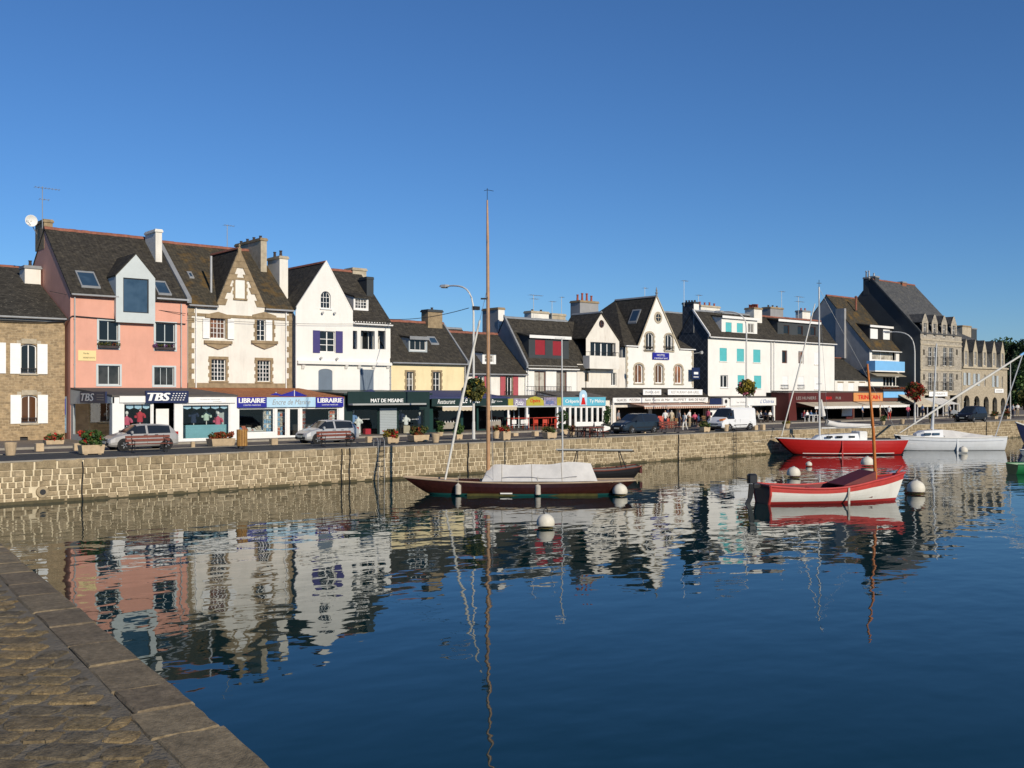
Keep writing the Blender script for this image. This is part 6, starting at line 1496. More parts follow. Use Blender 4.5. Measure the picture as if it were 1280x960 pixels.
planter(461, 553, 9, 7.5, 'block', None, 'square stone block behind the silver car')
planter(489, 554, 17, 8, 'box', ['leaf_olive', 'flower_red', 'leaf_yellow'], 'stone trough of olive and crimson plants before the roller shutter', 1.5, .45)
planter(523, 552, 23, 8.5, 'box', ['leaf_olive', 'leaf', 'flower_rust'], 'stone trough of bushy plants before the right window of the green shop', 1.5, .5)
planter(544.5, 553, 10.5, 11, 'tub', None, 'tall ribbed stone tub before the dark restaurant')
planter(550, 545, 9, 5, 'tub', ['leaf', 'leaf_dark'], 'round tub with a shrub beside the tall ribbed stone tub', 1.4, .9)
planter(573, 549, 9, 6, 'box', ['leaf', 'leaf'], 'stone trough with a tall green shrub left of the lamp post', 1.6, .8)
planter(620, 548, 9, 10, 'tub', ['flower_rust', 'leaf_olive', 'flower_red'], 'round stone tub of red flowers beside the wooden mast', .9, .3)
planter(631.5, 550, 12, 11, 'box', ['flower_rust', 'leaf_olive', 'flower_red'], 'square stone box of red flowers right of the wooden mast', 1.0, .3)
planter(643, 545, 10, 4, 'block', None, 'low stone slab before the red table')
planter(669, 545, 9, 6, 'block', None, 'pale stone block beside the long red table')
planter(687, 548, 16, 8, 'box', ['leaf', 'leaf_olive'], 'stone trough of green plants before the yellow bar', 1.0, .35)
planter(703, 543, 12, 6, 'box', ['leaf_dark', 'leaf', 'leaf_dark'], 'dark tall shrub trough beside the crêperie', 2.4, 1.5)
planter(715, 544, 8, 6, 'tub', ['flower_rust', 'leaf_olive'], 'orange flowering tub before the crêperie', .8, .35)
planter(759, 541, 7, 5, 'tub', ['leaf', 'leaf_dark'], 'tall green shrub between the crêperie and the dark blue car', 2.4, 1.9)
for px_, lab in ((762, 'front left of'), (795, 'beside the middle of'), (806, 'beside the rear wheel of')): planter(px_, 541.5, 3.2, 5.5, 'block', None, 'slim stone post '+lab+' the dark blue car')
planter(881, 540, 12, 6.5, 'box', ['leaf', 'leaf', 'leaf_olive'], 'stone trough of grassy green plants left of the delivery van', 1.2, .4)
planter(907.5, 539, 8, 8.5, 'tub', None, 'bare round stone tub before the delivery van')
planter(943.5, 537.5, 8, 6, 'block', None, 'brown stone block right of the lamp post by the van')
planter(953.5, 537.5, 6.5, 7, 'block', None, 'upright stone block before the white restaurant terrace')
planter(983, 535.5, 9, 6, 'tub', ['leaf_yellow', 'leaf_olive'], 'straw coloured planted tub before the burgundy restaurant', .8, .15)
planter(1104, 531, 5, 5, 'tub', ['leaf', 'leaf_olive'], 'small green planted tub right of the orange mast', 1.0, .5)
planter(1128, 530, 5.5, 6, 'tub', None, 'plain stone tub before the blue bar')
planter(1164, 529, 6, 5.5, 'tub', ['leaf_olive'], 'stone tub before the terrace canopy', .6, .3)
planter(1196, 527, 7, 4, 'box', ['leaf', 'flower_rust'], 'planted trough left of the black car', 1, .4)
planter(1229, 526, 5, 5, 'block', None, 'stone post right of the black car')
planter(1243, 524, 9, 4, 'box', ['leaf', 'flower_rust', 'leaf_olive'], 'planted trough before the arches', 1.4, .6)
planter(1258, 524, 9, 4, 'box', ['leaf_olive', 'leaf', 'flower_rust'], 'planted trough at the corner of the arcaded building', 1.6, .8)
# benches, bin
def bench(px, py, L, label, rz=0.0):
    u, v = G(px, py); o = thing('park_bench', label, 'bench', (u, v, 0), rz, 'brown slatted benches on the quay', True)
    for k, (y, z) in enumerate(((-.20, .44), (-.07, .45), (.06, .45))): mb = MB(); mb.box(-L/2, L/2, y, y+.10, z, z+.035); part('seat_slat', mb, 'bench_wood', o)
    for k, (y, z) in enumerate(((.19, .58), (.22, .76))): mb = MB(); mb.hexa([(-L/2, y, z), (L/2, y, z), (L/2, y+.035, z), (-L/2, y+.035, z)], [(-L/2, y+.025, z+.13), (L/2, y+.025, z+.13), (L/2, y+.06, z+.13), (-L/2, y+.06, z+.13)]); part('back_slat', mb, 'bench_wood', o)
    for s_ in (-1, 1):
        x = s_*L*.36; mb = MB(); mb.path([(x, -.24, 0), (x, -.18, .40), (x, .17, .43), (x, .27, .90)], .03, 6); mb.path([(x, .26, 0), (x, .13, .40)], .03, 6); mb.path([(x, -.24, .02), (x, .26, .02)], .025, 6); mb.path([(x, -.18, .40), (x, -.22, .62), (x, .2, .64)], .025, 6); part('leg', mb, 'iron', o)
bench(187, 565.5, 2.35, 'brown slatted bench in front of the champagne car'); bench(420, 558, 2.3, 'brown slatted bench in front of the silver car'); bench(838, 541, 2.2, 'dark slatted bench before the ice cream terrace')
u, v = G(302.5, 561); o = thing('litter_bin', 'round wooden slatted litter bin before the bookshop', 'bin', (u, v, 0))
for k in range(14):
    a = 2*math.pi*k/14; r_ = .27; mb = MB(); c, s_ = math.cos(a), math.sin(a); w_ = .052
    q = [(u+c*r_-s_*w_, v+s_*r_+c*w_), (u+c*r_+s_*w_, v+s_*r_-c*w_), (u+c*(r_+.025)+s_*w_, v+s_*(r_+.025)-c*w_), (u+c*(r_+.025)-s_*w_, v+s_*(r_+.025)+c*w_)]
    mb.hexa([(x, y, .17) for x, y in q], [(x, y, 1.08) for x, y in q]); part('slat', mb, 'bin_wood', o)
mb = MB(); mb.lathe((u, v, .15), [(.24, 0), (.262, .02), (.262, .86), (.25, .87)], 16); part('liner', mb, 'paint_brown', o)
mb = MB()
for a in (.6, 2.7, 4.7): mb.box(u+.18*math.cos(a)-.03, u+.18*math.cos(a)+.03, v+.18*math.sin(a)-.03, v+.18*math.sin(a)+.03, 0, .16)
part('foot', mb, 'iron', o)
# ------------------------------------------------------------------ cars
def car(px, py, L, W, prof, paint, label, rz=math.pi, name='parked_car', van=False, cat='car', wr=.30, wx=(.30, -.31), kids=None, glassrng=None):
    u, v = G(px, py); o = thing(name, label, cat, (u, v, -.012), rz, 'cars parked along the quay', True)
    body, glass = MB(), MB()
    rings = []
    for (fx, zb, zs, zt, wb, wt) in prof:
        x = fx*L; b_, t_ = wb*W/2, wt*W/2
        half = [(b_*.90, zb), (b_*.99, zb+.10), (b_, (zb+zs)/2), (b_*.975, zs-.02), (b_*.955, zs), (t_+(b_*.955-t_)*.12, zs+(zt-zs)*.84), (t_*.86, zt-.015), (t_*.45, zt)]
        rings.append([(x, y, z) for y, z in half]+[(x, -y, z) for y, z in half[::-1]])
    n = len(rings[0])
    gr, ws = glassrng
    for k in range(len(rings)-1):
        for i in range(n):
            j = (i+1) % n; q = [rings[k][i], rings[k][j], rings[k+1][j], rings[k+1][i]]
            fx = (prof[k][0]+prof[k+1][0])/2
            isg = (i in (4, 10) and any(a < fx < b_ for a, b_ in gr)) or (i in (5, 6, 7, 8, 9) and any(a < fx < b_ for a, b_ in ws))
            (glass if isg else body).poly(q)
    body.poly(rings[0]); body.poly(rings[-1][::-1])
    part('body', body, paint, o, smooth=True); part('windows', glass, 'car_glass', o, smooth=True)
    for fx in wx:
        for sd in (-1, 1):
            x, y = fx*L, sd*(W/2-.09); mb = MB(); mb.lathe((x, y, wr), [(wr*.62, -.10), (wr*.93, -.10), (wr, -.06), (wr, .06), (wr*.93, .10), (wr*.62, .10)], 22, 0, 'y'); w_ = part('wheel', mb, 'tyre', o, smooth=True)
            mb = MB(); mb.lathe((x, y+sd*.06, wr), [(wr*.63, 0), (wr*.60, .03*sd), (wr*.16, .015*sd), (wr*.12, .04*sd), (.01, .04*sd)], 20, 0, 'y')
            for q in range(5):
                a = 2*math.pi*q/5; mb.path([(x+wr*.14*math.cos(a), y+sd*.10, wr+wr*.14*math.sin(a)), (x+wr*.58*math.cos(a), y+sd*.105, wr+wr*.58*math.sin(a))], .035, 5)
            part('rim', mb, 'rim', w_)
            mb = MB(); mb.lathe((x, sd*(W/2-.015), wr+.02), [(wr*1.2, -.02), (wr*1.2, .008)], 22, 0, 'y'); part('wheel_arch', mb, 'car_trim', o)
    fr = prof[-1]; x = L/2
    for sd in (-1, 1):
        mb = MB(); y = sd*W/2*.66; zc = prof[-2][2]-.02 if not van else .92
        mb.loft([[(x-.50, sd*W/2*.90, zc+.02), (x-.50, sd*W/2*.90, zc+.14), (x-.42, sd*W/2*.74, zc+.15), (x-.30, sd*W/2*.72, zc+.02)], [(x-.10, sd*W/2*.82, zc-.06), (x-.12, sd*W/2*.82, zc+.07), (x-.06, sd*W/2*.5, zc+.08), (x-.02, sd*W/2*.5, zc-.06)]], 0, True, True); part('headlight', mb, 'headlight' if not (van and sd > 0) else 'indicator', o)
        mb = MB(); mb.box(-L/2+.02, -L/2+.22, sd*W/2*.80-.05, sd*W/2*.80+.05, .70, .98 if not van else 1.2); part('tail_light', mb, 'tail_light', o)
        mb = MB(); mx_ = .20*L if not van else .30*L; mb.bevbox(mx_-.06, mx_+.06, sd*(W/2+.10)-.09, sd*(W/2+.10)+.09, .93 if not van else 1.25, 1.07 if not van else 1.55, .03); part('mirror', mb, paint if not van else 'car_trim', o)
        for fx in ((.0, -.16) if not van else (.17,)): mb = MB(); mb.box(fx*L-.09, fx*L+.09, sd*W/2*.985-.02, sd*W/2*.985+.02, .82, .85); part('door_handle', mb, 'car_trim', o)
        mb = MB(); mb.box(-.36*L*.6, .30*L*.62, sd*(W/2-.004)-.012, sd*(W/2-.004)+.012, .47, .53); part('side_strip', mb, 'car_trim', o)
        for fx in ((.205, -.03) if not van else (.14, .0)): mb = MB(); mb.box(fx*L-.006, fx*L+.006, sd*W/2*.994-.004, sd*W/2*.994+.004, .30, .86 if not van else 1.0); part('door_gap', mb, 'car_trim', o)
    mb = MB(); mb.box(x-.06, x+.035, -W/2*.72, W/2*.72, .30, .44); part('bumper', mb, 'car_trim', o); mb = MB(); mb.box(x+.036, x+.045, -.26, .26, .40, .51); part('number_plate', mb, 'plate', o)
    mb = MB(); mb.box(x-.07, x+.02, -W/2*.42, W/2*.42, .55, .62); part('grille', mb, 'car_trim', o)
    mb = MB(); mb.box(-L/2*.82, L/2*.82, -W/2*.8, W/2*.8, .16, .26); part('underbody', mb, 'car_trim', o)
    return o
hatch = [(-.5, .28, .52, .60, .78, .70), (-.492, .26, .80, .86, .90, .72), (-.45, .25, .90, 1.08, .97, .70), (-.385, .24, .91, 1.33, .99, .66), (-.37, .24, .91, 1.36, .99, .66), (-.20, .22, .91, 1.42, 1, .67), (-.045, .20, .90, 1.43, 1, .68), (-.015, .20, .90, 1.43, 1, .68), (.07, .20, .90, 1.41, 1, .67), (.105, .20, .90, 1.38, 1, .66), (.255, .20, .89, .97, 1, .74), (.29, .21, .86, .92, .99, .76), (.42, .23, .74, .80, .94, .74), (.48, .25, .60, .66, .86, .66), (.50, .28, .50, .54, .76, .6)]
hg = ([(-.36, -.05), (-.012, .10), (.10, .24)], [(-.447, -.39), (.11, .25)])
car(175, 561.5, 3.83, 1.65, hatch, 'car_champagne', 'champagne grey hatchback parked before the clothes shop', glassrng=hg)
car(409, 553.5, 3.78, 1.66, [(a, b_, c+.03, d+.03 if d > 1 else d+.02, e, f) for a, b_, c, d, e, f in hatch], 'car_silver', 'silver hatchback parked before the bookshop', glassrng=hg)
mpv = [(-.5, .28, .55, .66, .80, .7), (-.49, .26, .88, 1.0, .92, .72), (-.465, .25, .95, 1.30, .97, .72), (-.43, .24, .95, 1.50, .99, .70), (-.2, .22, .95, 1.56, 1, .70), (-.045, .2, .94, 1.56, 1, .70), (-.015, .2, .94, 1.56, 1, .7), (.09, .2, .94, 1.52, 1, .69), (.28, .2, .93, 1.02, 1, .76), (.42, .23, .80, .86, .95, .74), (.48, .25, .64, .7, .88, .66), (.5, .28, .52, .56, .78, .6)]
mg = ([(-.42, -.05), (-.012, .09), (.095, .26)], [(-.49, -.44), (.1, .27)])
car(794, 541.5, 4.15, 1.70, mpv, 'car_blue', 'dark blue people carrier parked before the ice cream parlour', glassrng=mg)
car(1214, 527, 4.4, 1.80, [(a, b_, c, d*1.12 if d > 1.1 else d, e, f) for a, b_, c, d, e, f in mpv], 'car_black', 'black people carrier parked before the arches', glassrng=mg)
vanp = [(-.5, .32, .9, 1.75, .94, .84), (-.495, .30, .95, 1.90, .98, .86), (-.3, .26, .98, 1.93, 1, .86), (.135, .24, 1.0, 1.93, 1, .84), (.16, .24, 1.0, 1.91, 1, .83), (.205, .24, 1.0, 1.87, 1, .82), (.36, .24, 1.0, 1.17, 1, .80), (.40, .24, .98, 1.08, .99, .78), (.47, .27, .86, .93, .93, .7), (.5, .3, .66, .70, .84, .62)]
car(914, 538, 4.5, 1.85, vanp, 'car_white', 'white panel van parked before the white restaurant', van=True, name='delivery_van', cat='van', wr=.33, wx=(.32, -.30), glassrng=([(.162, .34)], [(.21, .35)]))
# ------------------------------------------------------------------ people
POSES = {
 'stand': dict(), 'akimbo': dict(el=((.30, .10, 1.16), (.30, .10, 1.16)), wr=((.17, -.10, 1.02), (.17, -.10, 1.02))),
 'hold': dict(el=((.22, -.06, 1.14), (.22, -.06, 1.14)), wr=((.10, -.28, 1.12), (.10, -.28, 1.12))),
 'walk': dict(kn=((.10, -.16, .50), (.10, .06, .50)), an=((.10, -.18, .09), (.10, .34, .16)), el=((.22, .12, 1.13), (.22, -.10, 1.13)), wr=((.22, .05, .90), (.22, -.26, .95))),
 'sit': dict(sit=True)}
def build_pose(key):
    p = POSES[key]; V = {}; sit = p.get('sit')
    dz = -.47 if sit else 0
    V['pel'] = (0, 0, .96+dz); V['sp'] = (0, .01, 1.18+dz); V['ch'] = (0, 0, 1.37+dz); V['nk'] = (0, -.005, 1.50+dz); V['hd'] = (0, -.02, 1.60+dz); V['tp'] = (0, -.015, 1.70+dz); V['ns'] = (0, -.10, 1.595+dz)
    for i, s_ in enumerate((-1, 1)):
        k = 'LR'[i]; e = p.get('el', ((.235, .02, 1.13),)*2)[i]; w_ = p.get('wr', ((.24, -.06, .90),)*2)[i]
        if sit: e, w_ = (.24, -.05, 1.12), (.16, -.30, 1.10)
        V['sh'+k] = (s_*.165, 0, 1.40+dz); V['el'+k] = (s_*e[0], e[1], e[2]+dz); V['wr'+k] = (s_*w_[0], w_[1], w_[2]+dz); h_ = Vector(V['wr'+k])+(Vector(V['wr'+k])-Vector(V['el'+k])).normalized()*.10; V['ha'+k] = tuple(h_)
        th = Vector(V['wr'+k])+(Vector(V['wr'+k])-Vector(V['el'+k])).normalized()*.05+Vector((-s_*.04, -.03, 0)); V['th'+k] = tuple(th)
        V['hp'+k] = (s_*.09, 0, .91+dz)
        if sit: V['kn'+k] = (s_*.12, -.42, .50); V['an'+k] = (s_*.12, -.40, .09); V['to'+k] = (s_*.12, -.56, .04)
        else:
            kn = p.get('kn', ((.10, -.02, .50),)*2)[i]; an = p.get('an', ((.10, .02, .09),)*2)[i]
            V['kn'+k] = (s_*kn[0], kn[1], kn[2]); V['an'+k] = (s_*an[0], an[1], an[2]); V['to'+k] = (s_*an[0]*1.1, an[1]-.16, an[2]-.05)
    rad = dict(pel=.135, sp=.115, ch=.135, nk=.055, hd=.088, tp=.062, ns=.022, sh=.068, el=.048, wr=.034, ha=.030, th=.016, hp=.085, kn=.062, an=.042, to=.036)
    E = [('pel', 'sp', 1), ('sp', 'ch', 1), ('ch', 'nk', 1), ('nk', 'hd', 0), ('hd', 'tp', 0), ('hd', 'ns', 0)]
    for k in 'LR': E += [('ch', 'sh'+k, 1), ('sh'+k, 'el'+k, 1), ('el'+k, 'wr'+k, 0), ('wr'+k, 'ha'+k, 0), ('wr'+k, 'th'+k, 0), ('pel', 'hp'+k, 2), ('hp'+k, 'kn'+k, 2), ('kn'+k, 'an'+k, 2), ('an'+k, 'to'+k, 4)]
    names = list(V); me = bpy.data.meshes.new('body'); me.from_pydata([V[n] for n in names], [(names.index(a), names.index(b_)) for a, b_, _ in E], [])
    ob = bpy.data.objects.new('body', me); COL.objects.link(ob); ob.modifiers.new('s', 'SKIN'); ss = ob.modifiers.new('u', 'SUBSURF'); ss.levels = 1
    for i, n in enumerate(names):
        r_ = rad[n] if n in rad else rad[n[:-1]]; me.skin_vertices[0].data[i].radius = (r_, r_); me.skin_vertices[0].data[i].use_root = (n == 'pel')
    dg = bpy.context.evaluated_depsgraph_get(); res = bpy.data.meshes.new_from_object(ob.evaluated_get(dg)); bpy.data.objects.remove(ob)
    res.materials.clear()
    for m in ('skin', 'tee_white', 'trouser_dark', 'hair_brown', 'shoe'): res.materials.append(MT[m])
    segs = [(Vector(V[a]), Vector(V[b_]), m) for a, b_, m in E]; hd = Vector(V['hd'])
    for pl in res.polygons:
        c = pl.center; best, bm_ = 9, 0
        for a, b_, m in segs:
            ab = b_-a; t_ = max(0, min(1, (c-a).dot(ab)/ab.length_squared)); d = (c-(a+ab*t_)).length
            if d < best: best, bm_ = d, m
        q = c-hd
        if bm_ == 0 and q.length < .22 and (q.z > .075 or (q.y > .02 and q.z > -.06)): bm_ = 3
        pl.material_index = bm_; pl.use_smooth = True
    return res
POSE_ME = {k: build_pose(k) for k in POSES}
def person(px, py, pose, top, bot, hair, label, face=None, h=1.0, v=None, seat=None):
    if v is None: u, v = G(px, py, .0)
    else: u = U(px, v)
    z = .09 if v > 10.1 else 0.0
    me = POSE_ME[pose].copy()
    for k_, m in enumerate(('skin', top, bot, hair, 'shoe')): me.materials[k_] = MT[m]
    o = bpy.data.objects.new('person', me); COL.objects.link(o); o.location = (u, v, z); o.rotation_euler = (0, 0, face if face is not None else random.uniform(-1, 1)); o.scale = (h, h, h)
    o['label'] = label; o['category'] = 'person'; o['group'] = 'people on the quay'
    return o
def chair(u, v, rz, mat, label, z=.09):
    o = thing('terrace_chair', label, 'chair', (u, v, z), rz, 'terrace chairs', True)
    mb = MB(); mb.bevbox(-.22, .22, -.22, .22, .42, .46, .03); part('seat', mb, mat, o); mb = MB(); mb.bevbox(-.21, .21, .20, .24, .55, .88, .02); part('backrest', mb, mat, o)
    for a in (-1, 1):
        for c in (-1, 1): mb = MB(); mb.tube((a*.19, c*.19, 0), (a*.19, c*.20, .42 if c < 0 else .86), .016, n=6); part('leg', mb, 'iron' if mat != 'plastic_red' else mat, o)
    return o
def table(u, v, L, W, mat, label, z=.09, hgt=.74):
    o = thing('terrace_table', label, 'table', (u, v, z), 0, 'terrace tables', True)
    mb = MB(); mb.bevbox(-L/2, L/2, -W/2, W/2, hgt-.05, hgt, .02); part('tabletop', mb, mat, o)
    for a in (-1, 1):
        for c in (-1, 1): mb = MB(); mb.box(a*(L/2-.08)-.03, a*(L/2-.08)+.03, c*(W/2-.08)-.03, c*(W/2-.08)+.03, 0, hgt-.051); part('leg', mb, mat, o)
    return o
# red tables and benches before the yellow bar
def at(px, v): return U(px, v), v
for (px_, v, L, lab) in ((647, 12.6, 1.9, 'short red terrace table below the left half of the yellow bar sign'), (675, 12.4, 2.2, 'long red terrace table below the oval bar sign'), (690, 12.6, 1.6, 'red terrace table near the right post of the yellow bar')): table(*at(px_, v), L, .8, 'plastic_red', lab, hgt=1.0)
for (px_, v, mt_, lab) in ((641, 11.6, 'plastic_white', 'white terrace chair left of the short red table'), (650, 11.5, 'plastic_white', 'white terrace chair before the short red table'), (656, 11.7, 'plastic_white', 'white terrace chair beside the first bar post'), (668, 11.4, 'plastic_red', 'red terrace chair before the left end of the long red table'), (680, 11.4, 'plastic_red', 'red terrace chair before the right end of the long red table'), (692, 11.5, 'plastic_red', 'red terrace chair beside the right bar post')): chair(*at(px_, v), math.pi+random.uniform(-.4, .4), mt_, lab)
for (px_, py_, lab) in ((727, 546, 'dark picnic table before the crêperie'), (742, 547, 'reddish picnic table before the crêperie windows')):
    u, v = G(px_, py_); o = table(u, v, 1.5, .7, 'table_dark' if px_ < 735 else 'bench_wood', lab, 0)
    for s_ in (-1, 1):
        mb = MB(); mb.box(-.75, .75, s_*.62-.13, s_*.62+.13, .42, .46); part('bench', mb, 'table_dark' if px_ < 735 else 'bench_wood', o)
        mb = MB(); mb.box(s_*.5-.04, s_*.5+.04, -.62, .62, .36, .418); part('brace', mb, 'table_dark', o); mb = MB(); mb.path([(s_*.5, -.66, 0), (s_*.5, -.25, .70)], .035, 4); mb.path([(s_*.5, .66, 0), (s_*.5, .25, .70)], .035, 4); part('leg', mb, 'table_dark', o)
# motor scooter
u, v = G(750, 544); o = thing('motor_scooter', 'small black and white motor scooter parked beside the crêperie shrub', 'scooter', (u, v, 0), R(150), None, True)
for x in (-.55, .55): mb = MB(); mb.lathe((x, 0, .22), [(.12, -.05), (.21, -.05), (.22, 0), (.21, .05), (.12, .05)], 16, 0, 'y'); part('wheel', mb, 'tyre', o)
mb = MB(); mb.loft([[(-.75, -.12, .45), (-.75, .12, .45), (-.75, .1, .62), (-.75, -.1, .62)], [(-.3, -.17, .3), (-.3, .17, .3), (-.3, .14, .72), (-.3, -.14, .72)], [(.0, -.15, .2), (.0, .15, .2), (.0, .15, .3), (.0, -.15, .3)], [(.3, -.17, .25), (.3, .17, .25), (.36, .16, .5), (.36, -.16, .5)], [(.42, -.15, .6), (.42, .15, .6), (.46, .12, .95), (.46, -.12, .95)]], 0, True, True); part('body', mb, 'plastic_white', o)
mb = MB(); mb.bevbox(-.75, -.1, -.14, .14, .725, .82, .04); part('saddle', mb, 'car_trim', o); mb = MB(); mb.path([(.62, 0, .25), (.45, 0, .95)], .03, 6); mb.path([(.40, -.32, 1.02), (.45, 0, .98), (.40, .32, 1.02)], .02, 6); part('handlebar', mb, 'iron', o)
# cane chairs, tables and people on the ice cream terrace
TC = [(818, 10.5), (824, 9.5), (829, 11.5), (836, 8.6), (842, 10.8), (847, 9.0), (853, 11.2), (862, 9.6), (868, 11.0), (874, 9.2), (879, 10.6)]
for k, (px_, v) in enumerate(TC): chair(*at(px_, v), random.uniform(-3, 3), 'cane' if k % 3 else 'plastic_red', 'woven terrace chair below the striped awning' if k % 3 else 'red terrace chair among the woven ones below the striped awning', .09 if v > 10.1 else 0)
for k, (px_, v) in enumerate(((821, 11), (832, 10.8), (839, 9.8), (850, 10.4), (865, 10.6), (877, 10.2))): table(*at(px_, v), .8, .8, 'table_dark', 'small dark café table below the striped awning', .09 if v > 10.1 else 0)
for k, (px_, v, hh) in enumerate(((808.5, 10.2, 1.15), (826, 9.0, 1.1))):
    u, v = at(px_, v); o = thing('menu_stand', 'tall red menu stand beside the rear of the dark blue car' if k == 0 else 'red menu stand among the café tables', 'menu stand', (u, v, 0), R(-20), None, True)
    mb = MB(); mb.hexa([(-.3, -.25, 0), (.3, -.25, 0), (.3, -.22, 0), (-.3, -.22, 0)], [(-.3, -.02, hh), (.3, -.02, hh), (.3, .01, hh), (-.3, .01, hh)]); part('board', mb, 'plastic_red', o); mb = MB(); mb.hexa([(-.3, .25, 0), (.3, .25, 0), (.3, .28, 0), (-.3, .28, 0)], [(-.3, .012, hh), (.3, .012, hh), (.3, .04, hh), (-.3, .04, hh)]); part('back_board', mb, 'plastic_red', o)
P = person
P(773, 0, 'stand', 'tee_grey', 'trouser_dark', 'hair_grey', 'person in grey standing behind the bonnet of the dark blue car', .3, 1, 8.5)
P(831.5, 0, 'stand', 'tee_white', 'trouser_navy', 'hair_dark', 'person in white shirt and navy trousers at the edge of the ice cream terrace', -.8, .98, 7.0)
P(839.5, 0, 'hold', 'tee_beige', 'trouser_beige', 'hair_grey', 'person in cream clothes standing among the café tables', 2.6, .98, 7.4)
P(849, 0, 'stand', 'tee_grey', 'trouser_navy', 'hair_brown', 'person in grey top beside the terrace post', 1.2, .95, 7.6)
P(856, 539, 'walk', 'tee_white', 'tee_white', 'hair_brown', 'person dressed all in white walking past the ice cream terrace', -1.4, .90)
P(862, 0, 'akimbo', 'tee_white', 'trouser_beige', 'hair_brown', 'person in white top with hands on hips before the terrace', .2, .98, 7.8)
P(873, 0, 'sit', 'tee_white', 'trouser_dark', 'hair_grey', 'person in white seated at the end of the ice cream terrace', .5, 1, 9.4)
P(868.5, 0, 'sit', 'tee_pink', 'trouser_navy', 'hair_brown', 'person in pink seated at the end of the ice cream terrace', -.6, 1, 11.0)
P(885, 0, 'stand', 'tee_pink', 'trouser_dark', 'hair_brown', 'person in pale pink walking behind the delivery van nose', 1.5, .98, 9)
P(835, 0, 'stand', 'tee_navy', 'trouser_dark', 'hair_dark', 'waiter in navy standing in the shade of the striped awning', .5, 1, 13)
for (px_, v, top, hair, lab) in ((942, 13.8, 'tee_grey', 'hair_brown', 'person in grey'), (946.5, 12.6, 'tee_beige', 'hair_grey', 'person in beige'), (951, 13.4, 'tee_white', 'hair_dark', 'person in white with dark hair'), (956.5, 12.8, 'tee_navy', 'hair_brown', 'person in navy'), (962.5, 13.0, 'tee_white', 'hair_grey', 'grey haired person in white')):
    P(px_, 0, 'sit', top, 'trouser_dark', hair, lab+' seated at the white restaurant terrace', random.uniform(-2, 2), 1, v); chair(*at(px_, v+.05), random.uniform(-1, 1), 'table_dark', 'dark terrace chair at the white restaurant')
for px_, v in ((948.5, 12.2), (959.5, 12.2)): table(*at(px_, v), .9, .8, 'table_dark', 'dark table at the white restaurant terrace')
u, v = at(951, 10.9); o = chair(u, v, .4, 'plastic_white', 'white chair at the front of the white restaurant terrace')
for (px_, v, top, hair, lab) in ((1009, 10.6, 'tee_white', 'hair_grey', 'person in white with grey hair'), (1013.5, 10.8, 'tee_blue', 'hair_dark', 'person in blue'), (1020, 10.6, 'tee_grey', 'hair_brown', 'person in grey'), (1005, 11.6, 'tee_red', 'hair_brown', 'person in red')):
    P(px_, 0, 'sit', top, 'trouser_dark', hair, lab+' seated before the burgundy restaurant', random.uniform(-1, 1), 1, v); chair(*at(px_, v+.05), random.uniform(-.6, .6), 'plastic_white', 'white terrace chair before the burgundy restaurant')
for px_ in (1011, 1017): table(*at(px_, 10.2), .8, .7, 'plastic_white', 'white table before the burgundy restaurant')
P(1111.5, 0, 'walk', 'tee_white', 'trouser_red', 'hair_grey', 'person in white top and red trousers walking before the blue bar', -1.2, 1.02, 8)
P(1135, 0, 'hold', 'tee_pink', 'trouser_navy', 'hair_brown', 'person in pink top beside the blue bar doorway', -.7, 1, 9.5)
P(1078, 0, 'stand', 'tee_blue', 'trouser_dark', 'hair_dark', 'person in blue standing below the brasserie awning', .4, 1, 11)
P(1100, 0, 'stand', 'tee_beige', 'trouser_beige', 'hair_brown', 'person in beige below the brasserie awning', .4, 1, 11)
P(1153, 0, 'stand', 'tee_blue', 'trouser_navy', 'hair_brown', 'person in light blue below the beige terrace canopy', 1.0, 1, 11.5)
P(1187, 0, 'stand', 'tee_white', 'trouser_dark', 'hair_dark', 'person in white before the granite building terrace', 1.0, 1, 9.5)
P(1219.5, 0, 'walk', 'tee_beige', 'trouser_beige', 'hair_brown', 'person in beige walking beside the black car', -1.0, 1, 4.2)
P(1266, 0, 'stand', 'tee_white', 'trouser_navy', 'hair_dark', 'person in white standing by the plain white pole', 1.0, 1.05, 5)
P(1272, 0, 'hold', 'tee_white', 'trouser_beige', 'hair_grey', 'person in white with grey hair near the plain white pole', -1.0, 1.05, 6.5)
P(1259, 0, 'stand', 'tee_navy', 'trouser_dark', 'hair_brown', 'person in navy at the corner of the arcaded building', 1.0, 1.05, 7)
# grey umbrella on the granite building terrace
u, v = at(1192, 10.5); o = thing('parasol', 'grey parasol beside the black car', 'parasol', (u, v, .09)); mb = MB(); n = 8; z = Z(1192, 512, v)
mb.add([(u, v, z)]+[(u+1.5*math.cos(2*math.pi*k/n), v+1.5*math.sin(2*math.pi*k/n), z-.5) for k in range(n)], [[0, 1+k, 1+(k+1) % n] for k in range(n)]); part('canopy', mb, 'awning_grey', o); mb = MB(); mb.tube((u, v, .09), (u, v, z+.1), .03, n=6); part('pole', mb, 'plastic_white', o)
